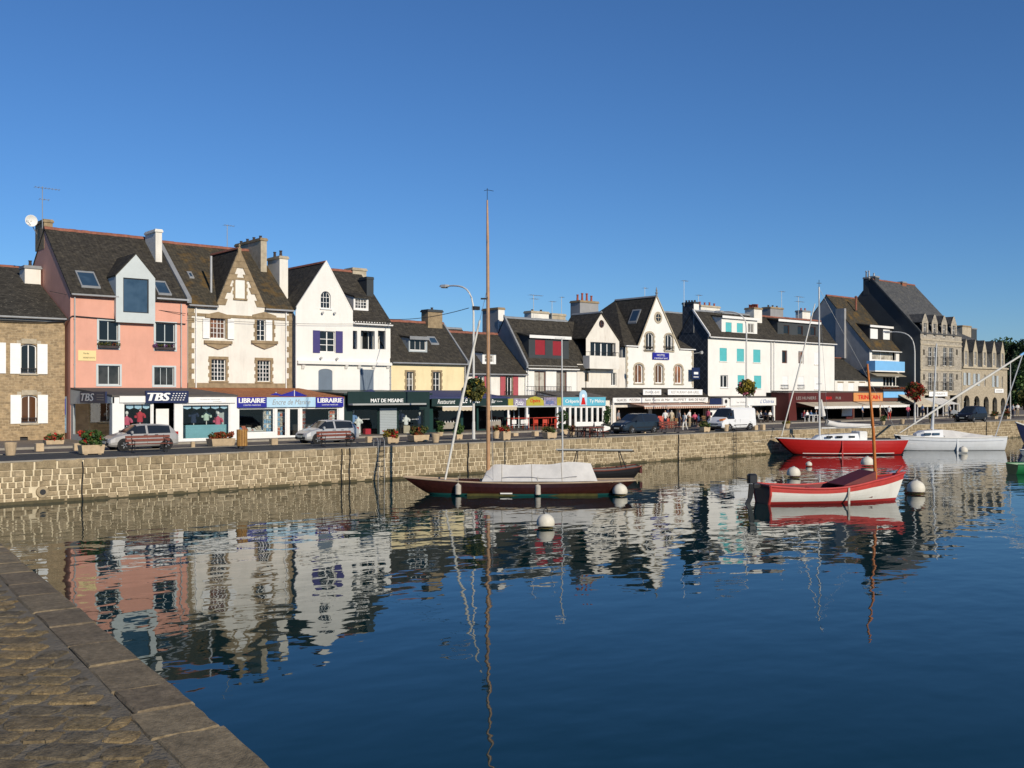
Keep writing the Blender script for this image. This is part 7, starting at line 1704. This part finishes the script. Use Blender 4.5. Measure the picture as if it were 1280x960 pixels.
# iron ladders, mooring ropes and rings on the quay wall
for (px_, lab) in ((475, 'iron ladder on the quay wall below the dark green shop'), (917, 'iron ladder on the quay wall below the delivery van')):
    u = U(px_, 0); o = thing('quay_ladder', lab, 'ladder', (u, -.1, WATER)); mb = MB()
    for s_ in (-.22, .22): mb.path([(u+s_, .35, .02), (u+s_, .3, .42), (u+s_, -.02, .50), (u+s_, -.14, .3), (u+s_, -.14, WATER-.5)], .018, 6)
    part('rails', mb, 'iron' if px_ > 500 else 'galvanised', o)
    for k in range(7): mb = MB(); z = .05-.3*k; mb.tube((u-.22, -.14, z), (u+.22, -.14, z), .016, n=6); part('rung', mb, 'iron', o)
def hanging(px_, y0, lab, w_=.035):
    u = U(px_, -.05); mb = MB(); z0 = Z(px_, y0, -.05); pts = [(u+.03*math.sin(k*.9), -.06-.02*(k % 2), z0+(WATER-.4-z0)*k/9) for k in range(10)]; mb.path(pts, w_, 6); solo('mooring_rope', mb, 'antifoul_black', lab, 'rope', 'ropes hanging down the quay wall')
for px_, y0, lab in ((103, 577, 'dark rope hanging down the quay wall beside the large coping stones'), (437, 560, 'dark rope hanging down the quay wall below the silver car'), (427, 561, 'short dark rope below the front of the silver car bench'), (585, 553, 'dark chain hanging on the quay wall left of the wooden mast'), (848, 543, 'thin dark rope on the quay wall below the ice cream terrace'), (1233, 527, 'thin dark rope on the quay wall behind the white sloop')): hanging(px_, y0, lab, .03 if px_ < 500 else .04)
# ------------------------------------------------------------------ boats; local x = bow, z = 0 at the waterline
def WP(px, py):
    return G(px, py, WATER)
LEFT = math.atan2(ST, -CT)                        # heading that lies straight across the view
def boat(name, label, px, py, head, group=None, cat='boat'):
    u, v = WP(px, py); o = thing(name, label, cat, (u, v, WATER), head, group, True); return o
def hull(o, L, hb, sh, rows, keel=-.35, rake_b=.8, rake_s=.5, p=.62, q=1.15, mats=('boat_white', 'antifoul_teal', 'boat_white'), strake=1, wl=.06, n=30, m=9, transom=True, deckmat='deck_wood', deckdrop=.04, open_floor=None, toe=None, flat=0):
    """hb(t) half beam, sh(t) sheer height, t = 0 stern .. 1 bow; returns sheer points"""
    mb = MB(); R_ = []
    for k in range(n+1):
        t = k/n; b_ = hb(t); s_ = sh(t); kz = keel*(1-.8*max(0, (t-.75)/.25)**2) if flat == 0 else keel
        ring = []
        for j in range(m+1):
            a = j/m*math.pi/2; y = b_*math.sin(a)**p; z = kz+(s_-kz)*(1-math.cos(a))**q if q != 1 else kz+(s_-kz)*(j/m)
            f = (z-kz)/(s_-kz) if s_ > kz else 1
            xs = -L/2+L*t; xk = -L/2+rake_s+(L-rake_s-rake_b)*t
            ring.append((xk+(xs-xk)*f**.8, y, z))
        R_.append(ring)
    for k in range(n):
        for j in range(m):
            for sd in (1, -1):
                qd = [R_[k][j], R_[k+1][j], R_[k+1][j+1], R_[k][j+1]]; qd = [(x, sd*y, z) for x, y, z in qd]
                zc = sum(c[2] for c in qd)/4
                mb.poly(qd if sd > 0 else qd[::-1], 2 if j >= m-strake else 1 if zc < wl else 0)
    h_ = part('hull', mb, mats, o, smooth=True)
    if transom:
        mb = MB(); mb.poly([(x, y, z) for x, y, z in R_[0]]+[(x, -y, z) for x, y, z in R_[0][::-1]]); part('transom', mb, transom if isinstance(transom, str) else mats[0], o)
    S = [r[-1] for r in R_]
    mb = MB()
    if open_floor is None:
        for k in range(n): a, b_ = S[k], S[k+1]; mb.poly([(a[0], a[1]*.985, a[2]-deckdrop), (b_[0], b_[1]*.985, b_[2]-deckdrop), (b_[0], -b_[1]*.985, b_[2]-deckdrop), (a[0], -a[1]*.985, a[2]-deckdrop)])
        part('deck', mb, deckmat, o)
    else:
        for k in range(int(n*.74)):
            a, b_ = S[k], S[k+1]; fl = open_floor
            for sd in (1, -1): mb.poly([(a[0], sd*a[1]*.95, a[2]-.01), (b_[0], sd*b_[1]*.95, b_[2]-.01), (b_[0], sd*b_[1]*.75, fl), (a[0], sd*a[1]*.75, fl)])
            mb.poly([(a[0], a[1]*.75, fl), (b_[0], b_[1]*.75, fl), (b_[0], -b_[1]*.75, fl), (a[0], -a[1]*.75, fl)])
        part('inside', mb, deckmat, o)
    mb = MB()
    tr = toe or (mats[2], .045)
    for sd in (1, -1): mb.path([(x, sd*y, z) for x, y, z in S], tr[1], 6)
    part('rubbing_rail', mb, tr[0], o, smooth=True)
    return S
def fender(o, x, y, z, l=.55, r=.13, mat='fender'):
    mb = MB(); mb.lathe((x, y, z-l), [(.02, 0), (r, .08), (r, l-.1), (.03, l)], 10); f = part('fender', mb, mat, o, smooth=True); mb = MB(); mb.tube((x, y, z-.02), (x, y*.9, z+.35), .012, n=5); part('fender_line', mb, 'rope', f)
def stay(o, a, b_, r=.012, mat='rigging', name='stay'):
    mb = MB(); mb.tube(a, b_, r, n=5); return part(name, mb, mat, o)
# --- varnished classic sloop
o = boat('wooden_sloop', 'varnished wooden sloop under a white tent cover moored along the quay', 649, 617.5, LEFT, None, 'sailboat')
bell = lambda t, c, e: max(.0, math.sin(math.pi*min(1, max(0, t))**c))**e
S = hull(o, 11.7, lambda t: .04+1.02*bell(t*.93+.03, .86, .72)+.16*(1-t)**3, lambda t: .66+.10*(2*t-1)**2+.14*max(0, t-.5)*2*(t-.5)*2-.02, 9, -.5, 1.6, 1.9, .6, 1.15, ('hull_varnish', 'antifoul_teal', 'varnish'), 1, -9, 34, 9, True, 'deck_wood', .03, toe=('deck_wood', .04))
mb = MB(); mb.box(-3.9, 2.6, .86, .98, -.05, .11); part('weed_line', mb, 'weed', o); mb = MB(); mb.box(-3.9, 2.6, -.98, -.86, -.05, .11); part('weed_line', mb, 'weed', o)
mb = MB(); rr = random.Random(4)
ridge = lambda x: 1.44+.17*(1.45-x)/4.9+.03*math.sin(x*1.7); xs = [1.62-5.25*k/14 for k in range(15)]
rows = []
for k, x in enumerate(xs):
    e = .50 if k == 0 else (.30 if k == 14 else 1.0); hw = 1.02 if k < 12 else .9-.1*(k-12)
    sag = .03*math.sin(k*1.3); zz = ridge(x) if 0 < k < 14 else ridge(x)-(.22 if k == 0 else .05)
    row = []
    for j in range(-5, 6):
        f = j/5; y = hw*f; z = zz-(zz-.72)*abs(f)**(1.05)+sag*(1-abs(f))-.05*math.sin(abs(f)*math.pi)*(.6+.4*math.sin(k*2.3+j)); row.append((x+(.25*abs(f) if k == 0 else -.28*abs(f) if k == 14 else 0), y, z))
    rows.append(row)
mb.loft(rows, 0, False, False, False)
for row in (rows[0], rows[-1]): mb.poly(row)
part('tent_cover', mb, 'tarp', o, 'white canvas tent over the cockpit', smooth=True)
mb = MB(); mb.path([(1.57, 0, .5), (1.575, 0, 8), (1.60, 0, 13.0), (1.62, 0, 14.9)], [.105, .10, .075, .04], 10); part('mast', mb, 'mast_wood', o, smooth=True)
mb = MB(); mb.tube((1.62, 0, 14.9), (1.62, 0, 15.5), .015, n=5); mb.path([(1.30, .05, 15.35), (1.62, 0, 15.42), (1.78, -.02, 15.38)], .014, 5); part('wind_vane', mb, 'iron', o)
mb = MB(); mb.tube((1.6, -.75, 9.9), (1.6, .75, 9.9), .022, n=6); mb.box(1.55, 1.95, -.03, .03, 9.86, 9.94); part('spreader', mb, 'iron', o)
mb = MB(); mb.path([(3.75, 0, .74), (2.95, 0, 4.6), (2.0, 0, 8.8)], [.05, .075, .05], 8); part('furled_jib', mb, 'sailcloth', o, smooth=True)
stay(o, (2.0, 0, 8.8), (1.62, 0, 10.4))
for k, sd in ((2, 1), (6, 1), (10, 1), (4, -1), (8, -1)):
    row = rows[k]; pts = [(p_[0]-.0, p_[1], p_[2]+.012) for p_ in (row[5:] if sd > 0 else row[:6])]; mb = MB(); mb.path(pts, .014, 5); part('tent_lashing', mb, 'rope', o)
mb = MB(); mb.path([(r_[9][0], r_[9][1]+.02, r_[9][2]+.03+.05*math.sin(i_*.7)) for i_, r_ in enumerate(rows[2:13])], .016, 5); part('tent_line', mb, 'rigging', o)
for sd in (-1, 1): stay(o, (1.3, sd*.95, .7), (1.6, sd*.74, 9.9), .009); stay(o, (1.6, sd*.74, 9.9), (1.61, 0, 13.2), .009)
for x in (3.05, -.92):
    for sd in (1, -1): fender(o, x, sd*(1.02 if x < 0 else .86), .62, .62, .15)
mb = MB(); mb.bevbox(2.0, 3.1, -.32, .32, .66, .80, .04); part('hatch', mb, 'varnish', o)
mb = MB(); mb.box(.35, .95, .99, 1.06, .10, .16); part('boarding_step', mb, 'plastic_white', o)
# --- black work boat behind it
o = boat('black_workboat', 'low black workboat with a metal gantry behind the wooden sloop', 742, 597.5, math.pi+LEFT*0+R(8)-TH, None, 'boat')
S = hull(o, 5.6, lambda t: .72+.25*math.sin(math.pi*t)**.7-.78*max(0, (.25-t)/.25)**1.4*.0-.70*max(0, (t-.55)/.45)**2, lambda t: .50+.25*(2*t-1)**2, 8, -.25, .5, .7, .5, 1.1, ('boat_black', 'antifoul_black', 'boat_black'), 1, .03, 22, 7, True, 'kerb_stone', .05, toe=('bench_wood', .04))
mb = MB(); mb.path([(1.9, 0, .55), (1.95, 0, 8.4)], [.055, .04], 8); part('mast', mb, 'alloy', o); mb = MB(); mb.box(1.75, 2.35, -.03, .03, 8.38, 8.46); part('masthead', mb, 'alloy', o)
mb = MB()
for x in (-1.9, 1.2):
    for sd in (-1, 1): mb.path([(x, sd*.62, .5), (x+(.35 if x < 0 else -.2), sd*.15, 1.62)], .03, 6)
mb.path([(2.2, 0, 1.68), (-2.5, 0, 1.60)], .05, 6); part('gantry', mb, 'iron', o)
mb = MB(); mb.path([(2.3, 0, 1.73), (-2.4, 0, 1.66)], .06, 6); part('furled_awning', mb, 'awning_grey', o)
mb = MB(); mb.box(-2.95, -2.80, -.25, .25, .28, .60); part('engine_box', mb, 'flower_purple' if False else 'burgundy', o)
# --- red and white open boat with outboard
o = boat('open_fishing_boat', 'white open boat with coral red gunwale and black outboard motor', 1043, 627, R(11)-TH, None, 'boat')
L = 7.3
S = hull(o, L, lambda t: (.86+.22*math.sin(math.pi*min(1, t*1.05))**.8)*(1-max(0, (t-.42)/.58)**2.3)+.02, lambda t: .86-.14*math.sin(math.pi*min(1, t*1.4))+.54*max(0, t-.35)**2*2.0, 9, -.3, .55, -.0, .42, 1.0, ('hull_coralwhite', 'antifoul_red', 'boat_coral'), 2, -9, 32, 9, 'transom_shaded', 'boat_maroon', .03, open_floor=.22, toe=('boat_coral', .055))
a = S[0]; mb = MB(); mb.path([(a[0], a[1], a[2]), (a[0]+.02, a[1]*.97, .45), (a[0]+.02, a[1]*.7, -.1)], .06, 6); mb.path([(a[0], -a[1], a[2]), (a[0]+.02, -a[1]*.97, .45), (a[0]+.02, -a[1]*.7, -.1)], .06, 6); mb.path([(a[0], -a[1], a[2]), (a[0], a[1], a[2])], .06, 6); part('transom_frame', mb, 'boat_coral', o)
mb = MB(); mb.hexa([(.05, -.85, .80), (.05, .85, .80), (1.7, .78, .95), (1.7, -.78, .95)], [(.05, -.8, .84), (.05, .8, .84), (1.7, .74, 1.45), (1.7, -.74, 1.45)]); part('foredeck_cover', mb, 'boat_maroon', o)
k0 = 22; mb = MB()
for k in range(k0, 32): p0, p1 = S[k], S[k+1]; mb.poly([(p0[0], p0[1]*.93, p0[2]-.03), (p1[0], p1[1]*.93, p1[2]-.03), (p1[0], -p1[1]*.93, p1[2]-.03), (p0[0], -p0[1]*.93, p0[2]-.03)])
part('foredeck', mb, 'boat_coral', o)
for x in (-2.2, -.9): mb = MB(); mb.box(x-.14, x+.14, -.86, .86, .60, .64); part('thwart', mb, 'boat_coral', o)
for x, y in ((-2.6, .3), (-1.9, -.2)): mb = MB(); mb.lathe((x, y, .23), [(.15, 0), (.17, .3), (.15, .31)], 12); part('bucket', mb, 'paint_dark', o)
mb = MB(); mb.path([(2.15, 0, .4), (2.02, 0, 3.2), (1.70, 0, 6.5)], [.085, .075, .05], 10); part('mast', mb, 'mast_orange', o, smooth=True)
mb = MB(); mb.path([(3.25, 0, 1.30), (3.55, 0, 1.62)], .06, 6); part('stem_head', mb, 'boat_coral', o)
mb = MB(); mb.box(.08, .17, -1.125, -1.06, -.12, .76); part('side_fender', mb, 'fender', o)
mb = MB(); x = -L/2-.50
mb.bevbox(x-.22, x+.22, -.15, .15, .95, 1.38, .07); ob_ = part('outboard_motor', mb, 'outboard_black', o); mb = MB(); mb.loft([[(x-.12, -.09, .9), (x+.12, -.09, .9), (x+.12, .09, .9), (x-.12, .09, .9)], [(x-.20, -.05, .25), (x, -.05, .25), (x, .05, .25), (x-.20, .05, .25)], [(x-.42, -.04, -.12), (x-.16, -.04, -.12), (x-.16, .04, -.12), (x-.42, .04, -.12)]], 0, True, True); mb.path([(x-.05, 0, 1.1), (x-.75, 0, 1.2)], .03, 6); mb.box(x+.05, x+.36, -.12, .12, .72, .9); part('shaft_leg', mb, 'outboard_black', ob_)
# --- red yacht
o = boat('red_yacht', 'red sailing yacht with white cabin and furled mainsail', 1050, 568, LEFT+R(4), None, 'sailboat')
S = hull(o, 10.9, lambda t: .05+1.35*bell(t*.88+.08, .85, .62)+.25*(1-t)**2, lambda t: 1.22+.16*max(0, t-.4)**2*2.7+.03, 9, -.4, 1.7, .9, .55, 1.1, ('hull_red', 'boat_black', 'boat_red'), 1, -9, 30, 9, True, 'boat_greywhite', .02, toe=('boat_greywhite', .03))
mb = MB(); mb.path([(-4.9+9.2*k/12, 1.38*bell((k/12)*.8+.1, .85, .62)+.10, .16) for k in range(1, 12)], .03, 5); part('boot_stripe', mb, 'boat_white', o)
mb = MB(); prof = lambda x, w_, z: [(x, -w_, 1.2), (x, w_, 1.2), (x, w_*.85, z), (x, -w_*.85, z)]
mb.loft([prof(2.4, .35, 1.3), prof(1.9, .55, 1.62), prof(-.6, .82, 1.75), prof(-1.4, .85, 1.78)], 0, True, True); c = part('cabin', mb, 'boat_greywhite', o)
for x in (1.2, .35, -.7): mb = MB(); mb.box(x-.25, x+.25, .70, .80+.02*x*0, 1.42, 1.58); part('cabin_window', mb, 'pane_dark', c); 
mb = MB(); mb.bevbox(-2.0, -1.3, -.85, .85, 1.2, 1.95, .06); part('spray_hood', mb, 'plastic_white', o)
mb = MB(); mb.path([(-1.6, -.7, 1.25), (-4.6, -.6, 1.25)], .12, 6); mb.path([(-1.6, .7, 1.25), (-4.6, .6, 1.25)], .12, 6); part('coaming', mb, 'car_trim', o)
mb = MB(); mb.path([(1.75, 0, 1.2), (1.8, 0, 14.0)], [.085, .06], 10); part('mast', mb, 'alloy', o, smooth=True); mb = MB(); mb.path([(1.8, 0, 14.0), (1.8, 0, 14.6)], .02, 5); mb.box(1.6, 2.0, -.02, .02, 14.3, 14.34); part('masthead_unit', mb, 'iron', o)
mb = MB(); pts = [(1.6, 0, 4.6), (1.45, 0, 3.2), (1.1, 0, 2.65), (.2, 0, 2.45), (-1.2, 0, 2.4), (-2.6, 0, 2.45)]; mb.path(pts, [.05, .22, .26, .24, .20, .10], 10); part('furled_mainsail', mb, 'tarp', o, smooth=True)
mb = MB(); mb.path([(1.6, 0, 2.2), (-3.0, 0, 2.28)], .06, 8); part('boom', mb, 'alloy', o)
mb = MB(); mb.path([(5.0, 0, 1.55), (3.6, 0, 6.8), (2.15, 0, 12.6)], [.04, .075, .04], 8); part('furled_jib', mb, 'sailcloth', o, smooth=True)
mb = MB(); mb.tube((1.8, -.6, 5.9), (1.8, .6, 5.9), .02, n=5); part('spreader', mb, 'alloy', o)
stay(o, (-5.2, 0, 1.4), (1.8, 0, 13.9), .012)
for sd in (-1, 1): stay(o, (1.4, sd*1.1, 1.3), (1.8, 0, 13.6), .010)
stay(o, (5.2, 0, 1.45), (9.5, 1.0, .9), .02, 'rope', 'mooring_line')
mb = MB(); mb.box(.32, .42, 1.39, 1.47, -.1, 1.2); part('fender_plank', mb, 'boat_red', o)
# --- white sloop with a long spar
o = boat('white_sloop', 'white wooden sloop with grey covers and a long pale spar raised over its bow', 1186, 562.5, LEFT+R(5), None, 'sailboat')
S = hull(o, 9.7, lambda t: .06+1.3*bell(t*.80+.12, .9, .6)+.3*(1-t)**2, lambda t: 1.12+.30*max(0, t-.35)**2*1.8+.10*(1-t)**2, 9, -.35, .5, .2, .5, 1.1, ('hull_grey', 'antifoul_black', 'boat_greywhite'), 1, -9, 28, 9, True, 'tarp_grey', .02, toe=('boat_white', .05))
mb = MB(); mb.loft([[(x, -1.1, 1.12), (x, 1.1, 1.12), (x, .2, z), (x, -.2, z)] for x, z in ((.9, 1.85), (-.2, 1.78), (-2.0, 1.5), (-4.2, 1.22))], 0, True, True); part('cockpit_cover', mb, 'tarp', o)
mb = MB(); mb.loft([[(x, -w_, 1.15), (x, w_, 1.15), (x, w_*.8, z), (x, -w_*.8, z)] for x, w_, z in ((3.2, .4, 1.5), (2.6, .7, 1.75), (.95, .9, 1.85))], 0, True, True); part('cabin', mb, 'boat_greywhite', o)
for x in (2.4, 1.6): mb = MB(); mb.box(x-.3, x+.3, .72, .84, 1.38, 1.58); part('cabin_window', mb, 'pane_sky', o)
mb = MB(); mb.path([(1.55, 0, 1.1), (1.15, 0, 9.6)], [.10, .06], 10); part('mast', mb, 'alloy', o, smooth=True); mb = MB(); mb.path([(1.33, 0, 5.2), (1.62, 0, 1.9)], [.07, .12], 8); part('furled_sail', mb, 'tarp_grey', o)
mb = MB(); mb.path([(4.75, .25, 1.55), (1.3, .3, 3.7), (-2.0, .3, 5.7), (-7.4, .3, 9.0)], [.04, .10, .115, .07], 10); part('long_spar', mb, 'sailcloth', o, smooth=True)
mb = MB(); mb.path([(-6.6, .3, 8.55), (-9.0, .3, 9.95)], [.10, .08], 8); part('spar_end', mb, 'bright_blue', o); stay(o, (-4.4, 0, 1.2), (-6.8, .3, 8.6), .05, 'alloy', 'crutch')
mb = MB(); mb.box(-.12, .02, 1.34, 1.44, -.05, 1.05); part('fender_plank', mb, 'boat_greywhite', o)
for zz, mt_, rr_ in ((.86, 'tarp_grey', .03), (.55, 'boat_white', .018)):
    for sd in (1, -1):
        mb = MB(); mb.path([(x*.985, sd*(y*(.985 if zz > .8 else .90)+.02), zz*z/1.15) for x, y, z in S[1:-2]], rr_, 5); part('strake', mb, mt_, o)
# --- dark blue boat and green skiff at the edge
o = boat('blue_fishing_boat', 'dark blue fishing boat bow with white rail beyond the white sloop', 1306, 554, LEFT+R(18), None, 'boat')
S = hull(o, 7.5, lambda t: (1.2)*(1-max(0, (t-.4)/.6)**2.4)+.02, lambda t: 1.15+1.2*max(0, t-.4)**2*2.4, 9, -.3, 1.1, .2, .45, 1.0, ('boat_navy', 'antifoul_black', 'boat_navy'), 1, .05, 24, 8, True, 'deck_wood', .05, toe=('boat_white', .07))
mb = MB(); mb.loft([[(x, -.8, 1.2), (x, .8, 1.2), (x, .7, 2.2), (x, -.7, 2.2)] for x in (-.3, -2.0)], 0, True, True); part('wheelhouse', mb, 'boat_white', o)
o = boat('green_skiff', 'green rowing skiff with square stern at the end of the moorings', 1314, 592, -TH, None, 'boat')
S = hull(o, 5.0, lambda t: .75*(1-max(0, (t-.5)/.5)**2.2)+.02, lambda t: .62+.25*t*t, 7, -.2, .4, 0, .4, 1.0, ('boat_green', 'boat_green', 'boat_green'), 1, -.1, 18, 7, True, 'boat_green', .03, open_floor=.15, toe=('boat_green', .04))
for x in (-1.2, .3): mb = MB(); mb.box(x-.13, x+.13, -.65, .65, .42, .46); part('thwart', mb, 'deck_wood', o)
o = boat('dinghy', 'small white dinghy hull under the dark blue boat', 1296, 570, LEFT, None, 'boat')
S = hull(o, 2.8, lambda t: .55*(1-max(0, (t-.5)/.5)**2.2)+.02, lambda t: .42+.1*t, 7, -.15, .3, 0, .4, 1.0, ('boat_white', 'boat_white', 'boat_white'), 1, -.1, 14, 6, True, 'boat_white', .03, open_floor=.1)
# --- mooring buoys
def buoy(px, py, rpx, label, ring=False):
    u, v = WP(px, py+rpx*.25); Y = (v+D0)/ray(px)[1]; r = rpx*Y/F
    o = thing('mooring_buoy', label, 'buoy', (u, v, WATER), 0, 'white mooring buoys', True)
    zc = r*.55; mb = MB(); k = 12; prof = [(max(.004, r*math.sin(math.pi*i/k)), zc-r*math.cos(math.pi*i/k)) for i in range(k+1)]
    mb.lathe((0, 0, 0), [q for q in prof if q[1] > zc-r*.42], 20); part('float', mb, 'buoy_white', o, smooth=True)
    mb = MB(); mb.lathe((0, 0, 0), [q for q in prof if q[1] <= zc-r*.36], 20); part('weed_band', mb, 'buoy_weed', o, smooth=True)
    mb = MB(); mb.lathe((0, 0, zc+r*.95), [(r*.2, 0), (r*.2, r*.12), (.01, r*.14)], 10); part('cap', mb, 'galvanised', o)
    if ring:
        mb = MB(); rr_ = r*.30; mb.path([(rr_*math.cos(t_), 0, zc+r+rr_*.9+rr_*math.sin(t_)) for t_ in [2*math.pi*i/12 for i in range(13)]], r*.06, 6); part('ring', mb, 'iron', o)
buoy(682, 657, 11.5, 'white buoy with an iron ring floating alone before the wooden sloop', True)
buoy(775, 617, 9.5, 'white buoy beside the stern of the wooden sloop')
buoy(1145, 614.5, 11, 'white buoy off the bow of the red and white open boat')
buoy(992, 594.5, 8.5, 'white buoy behind the stern half of the open boat'); buoy(1084, 581, 8, 'white buoy behind the orange mast'); buoy(1011, 582, 4, 'tiny white buoy under the red yacht'); buoy(1204, 565, 5.5, 'small pale buoy beside the white sloop')
# ------------------------------------------------------------------ wooded hill beyond the last building
mb = MB(); n = 28
cx, cy, rx, ry, hh = 305, 85, 75, 60, 13
rings = []
for k in range(9):
    f = k/8; rings.append([(cx+rx*math.cos(t_)*(1-f)*(1+.12*math.sin(3*t_)), cy+ry*math.sin(t_)*(1-f)*(1+.1*math.cos(2*t_)), .0+hh*(1-(1-f)**2)) for t_ in [2*math.pi*i/n for i in range(n)]])
mb.loft(rings, 0, False, True); struct('hill', mb, 'hill_green', smooth=True)
def tree(px, v, ytop, r, mats, label, seed, zb=None):
    u = U(px, v); zt = Z(px, ytop, v); rr = random.Random(seed); zb = .1 if zb is None else zb
    o = thing('broadleaf_tree', label, 'tree', (u, v, zb), 0, 'trees on the wooded hill'); h = zt-zb
    mb = MB(); mb.path([(u, v, zb-1), (u+rr.uniform(-.2, .2), v, zb+h*.35), (u+rr.uniform(-.5, .5), v, zb+h*.7)], [.35, .26, .12], 8)
    for k in range(5): a = rr.uniform(0, 6.28); mb.path([(u, v, zb+h*(.3+.08*k)), (u+math.cos(a)*r*.6, v+math.sin(a)*r*.6, zb+h*(.5+.08*k))], [.12, .04], 5)
    part('trunk', mb, 'bark', o)
    mb = MB()
    for k in range(46):
        a = rr.uniform(0, 6.28); b_ = rr.uniform(-1, 1); q = math.sqrt(1-b_*b_); rad = rr.uniform(.5, 1)
        leaves(mb, (u+r*rad*q*math.cos(a), v+r*rad*q*math.sin(a), zb+h*.62+h*.36*rad*b_), r*.32, r*.32, r*.28, 60, .55, rr.choice((0, 0, 1)), rr, .1)
    part('crown', mb, mats, o)
for (px, v, yt, r, m, lab, zb) in ((1256, 60, 423, 4.5, ('leaf_dark', 'leaf'), 'dark rounded tree rising behind the arcaded building roof', 5), (1266, 55, 425, 4.8, ('leaf_dark', 'leaf_dark'), 'dark tree at the crest of the wooded hill', 5), (1276, 60, 428, 5, ('leaf_dark', 'leaf'), 'dense dark tree right of the hill crest', 6), (1289, 58, 430, 5.5, ('leaf_dark', 'leaf'), 'dark tree at the right end of the hill', 6), (1262, 44, 455, 3.6, ('leaf_dark', 'leaf_dark'), 'shaded tree low on the hill behind the plain white pole', 1), (1273, 40, 462, 3.6, ('leaf_dark', 'leaf'), 'shaded tree low on the hill above the planters', 1), (1284, 42, 468, 4, ('leaf', 'leaf_dark'), 'bushy tree at the foot of the hill', 1), (1270, 30, 492, 2.6, ('leaf', 'leaf_olive'), 'low olive bush behind the people at the corner', .1), (1281, 28, 488, 2.8, ('leaf_olive', 'leaf'), 'yellowish bush beside the road at the foot of the hill', .1)):
    tree(px, v, yt, r, m, lab, int(px*3+v), zb)
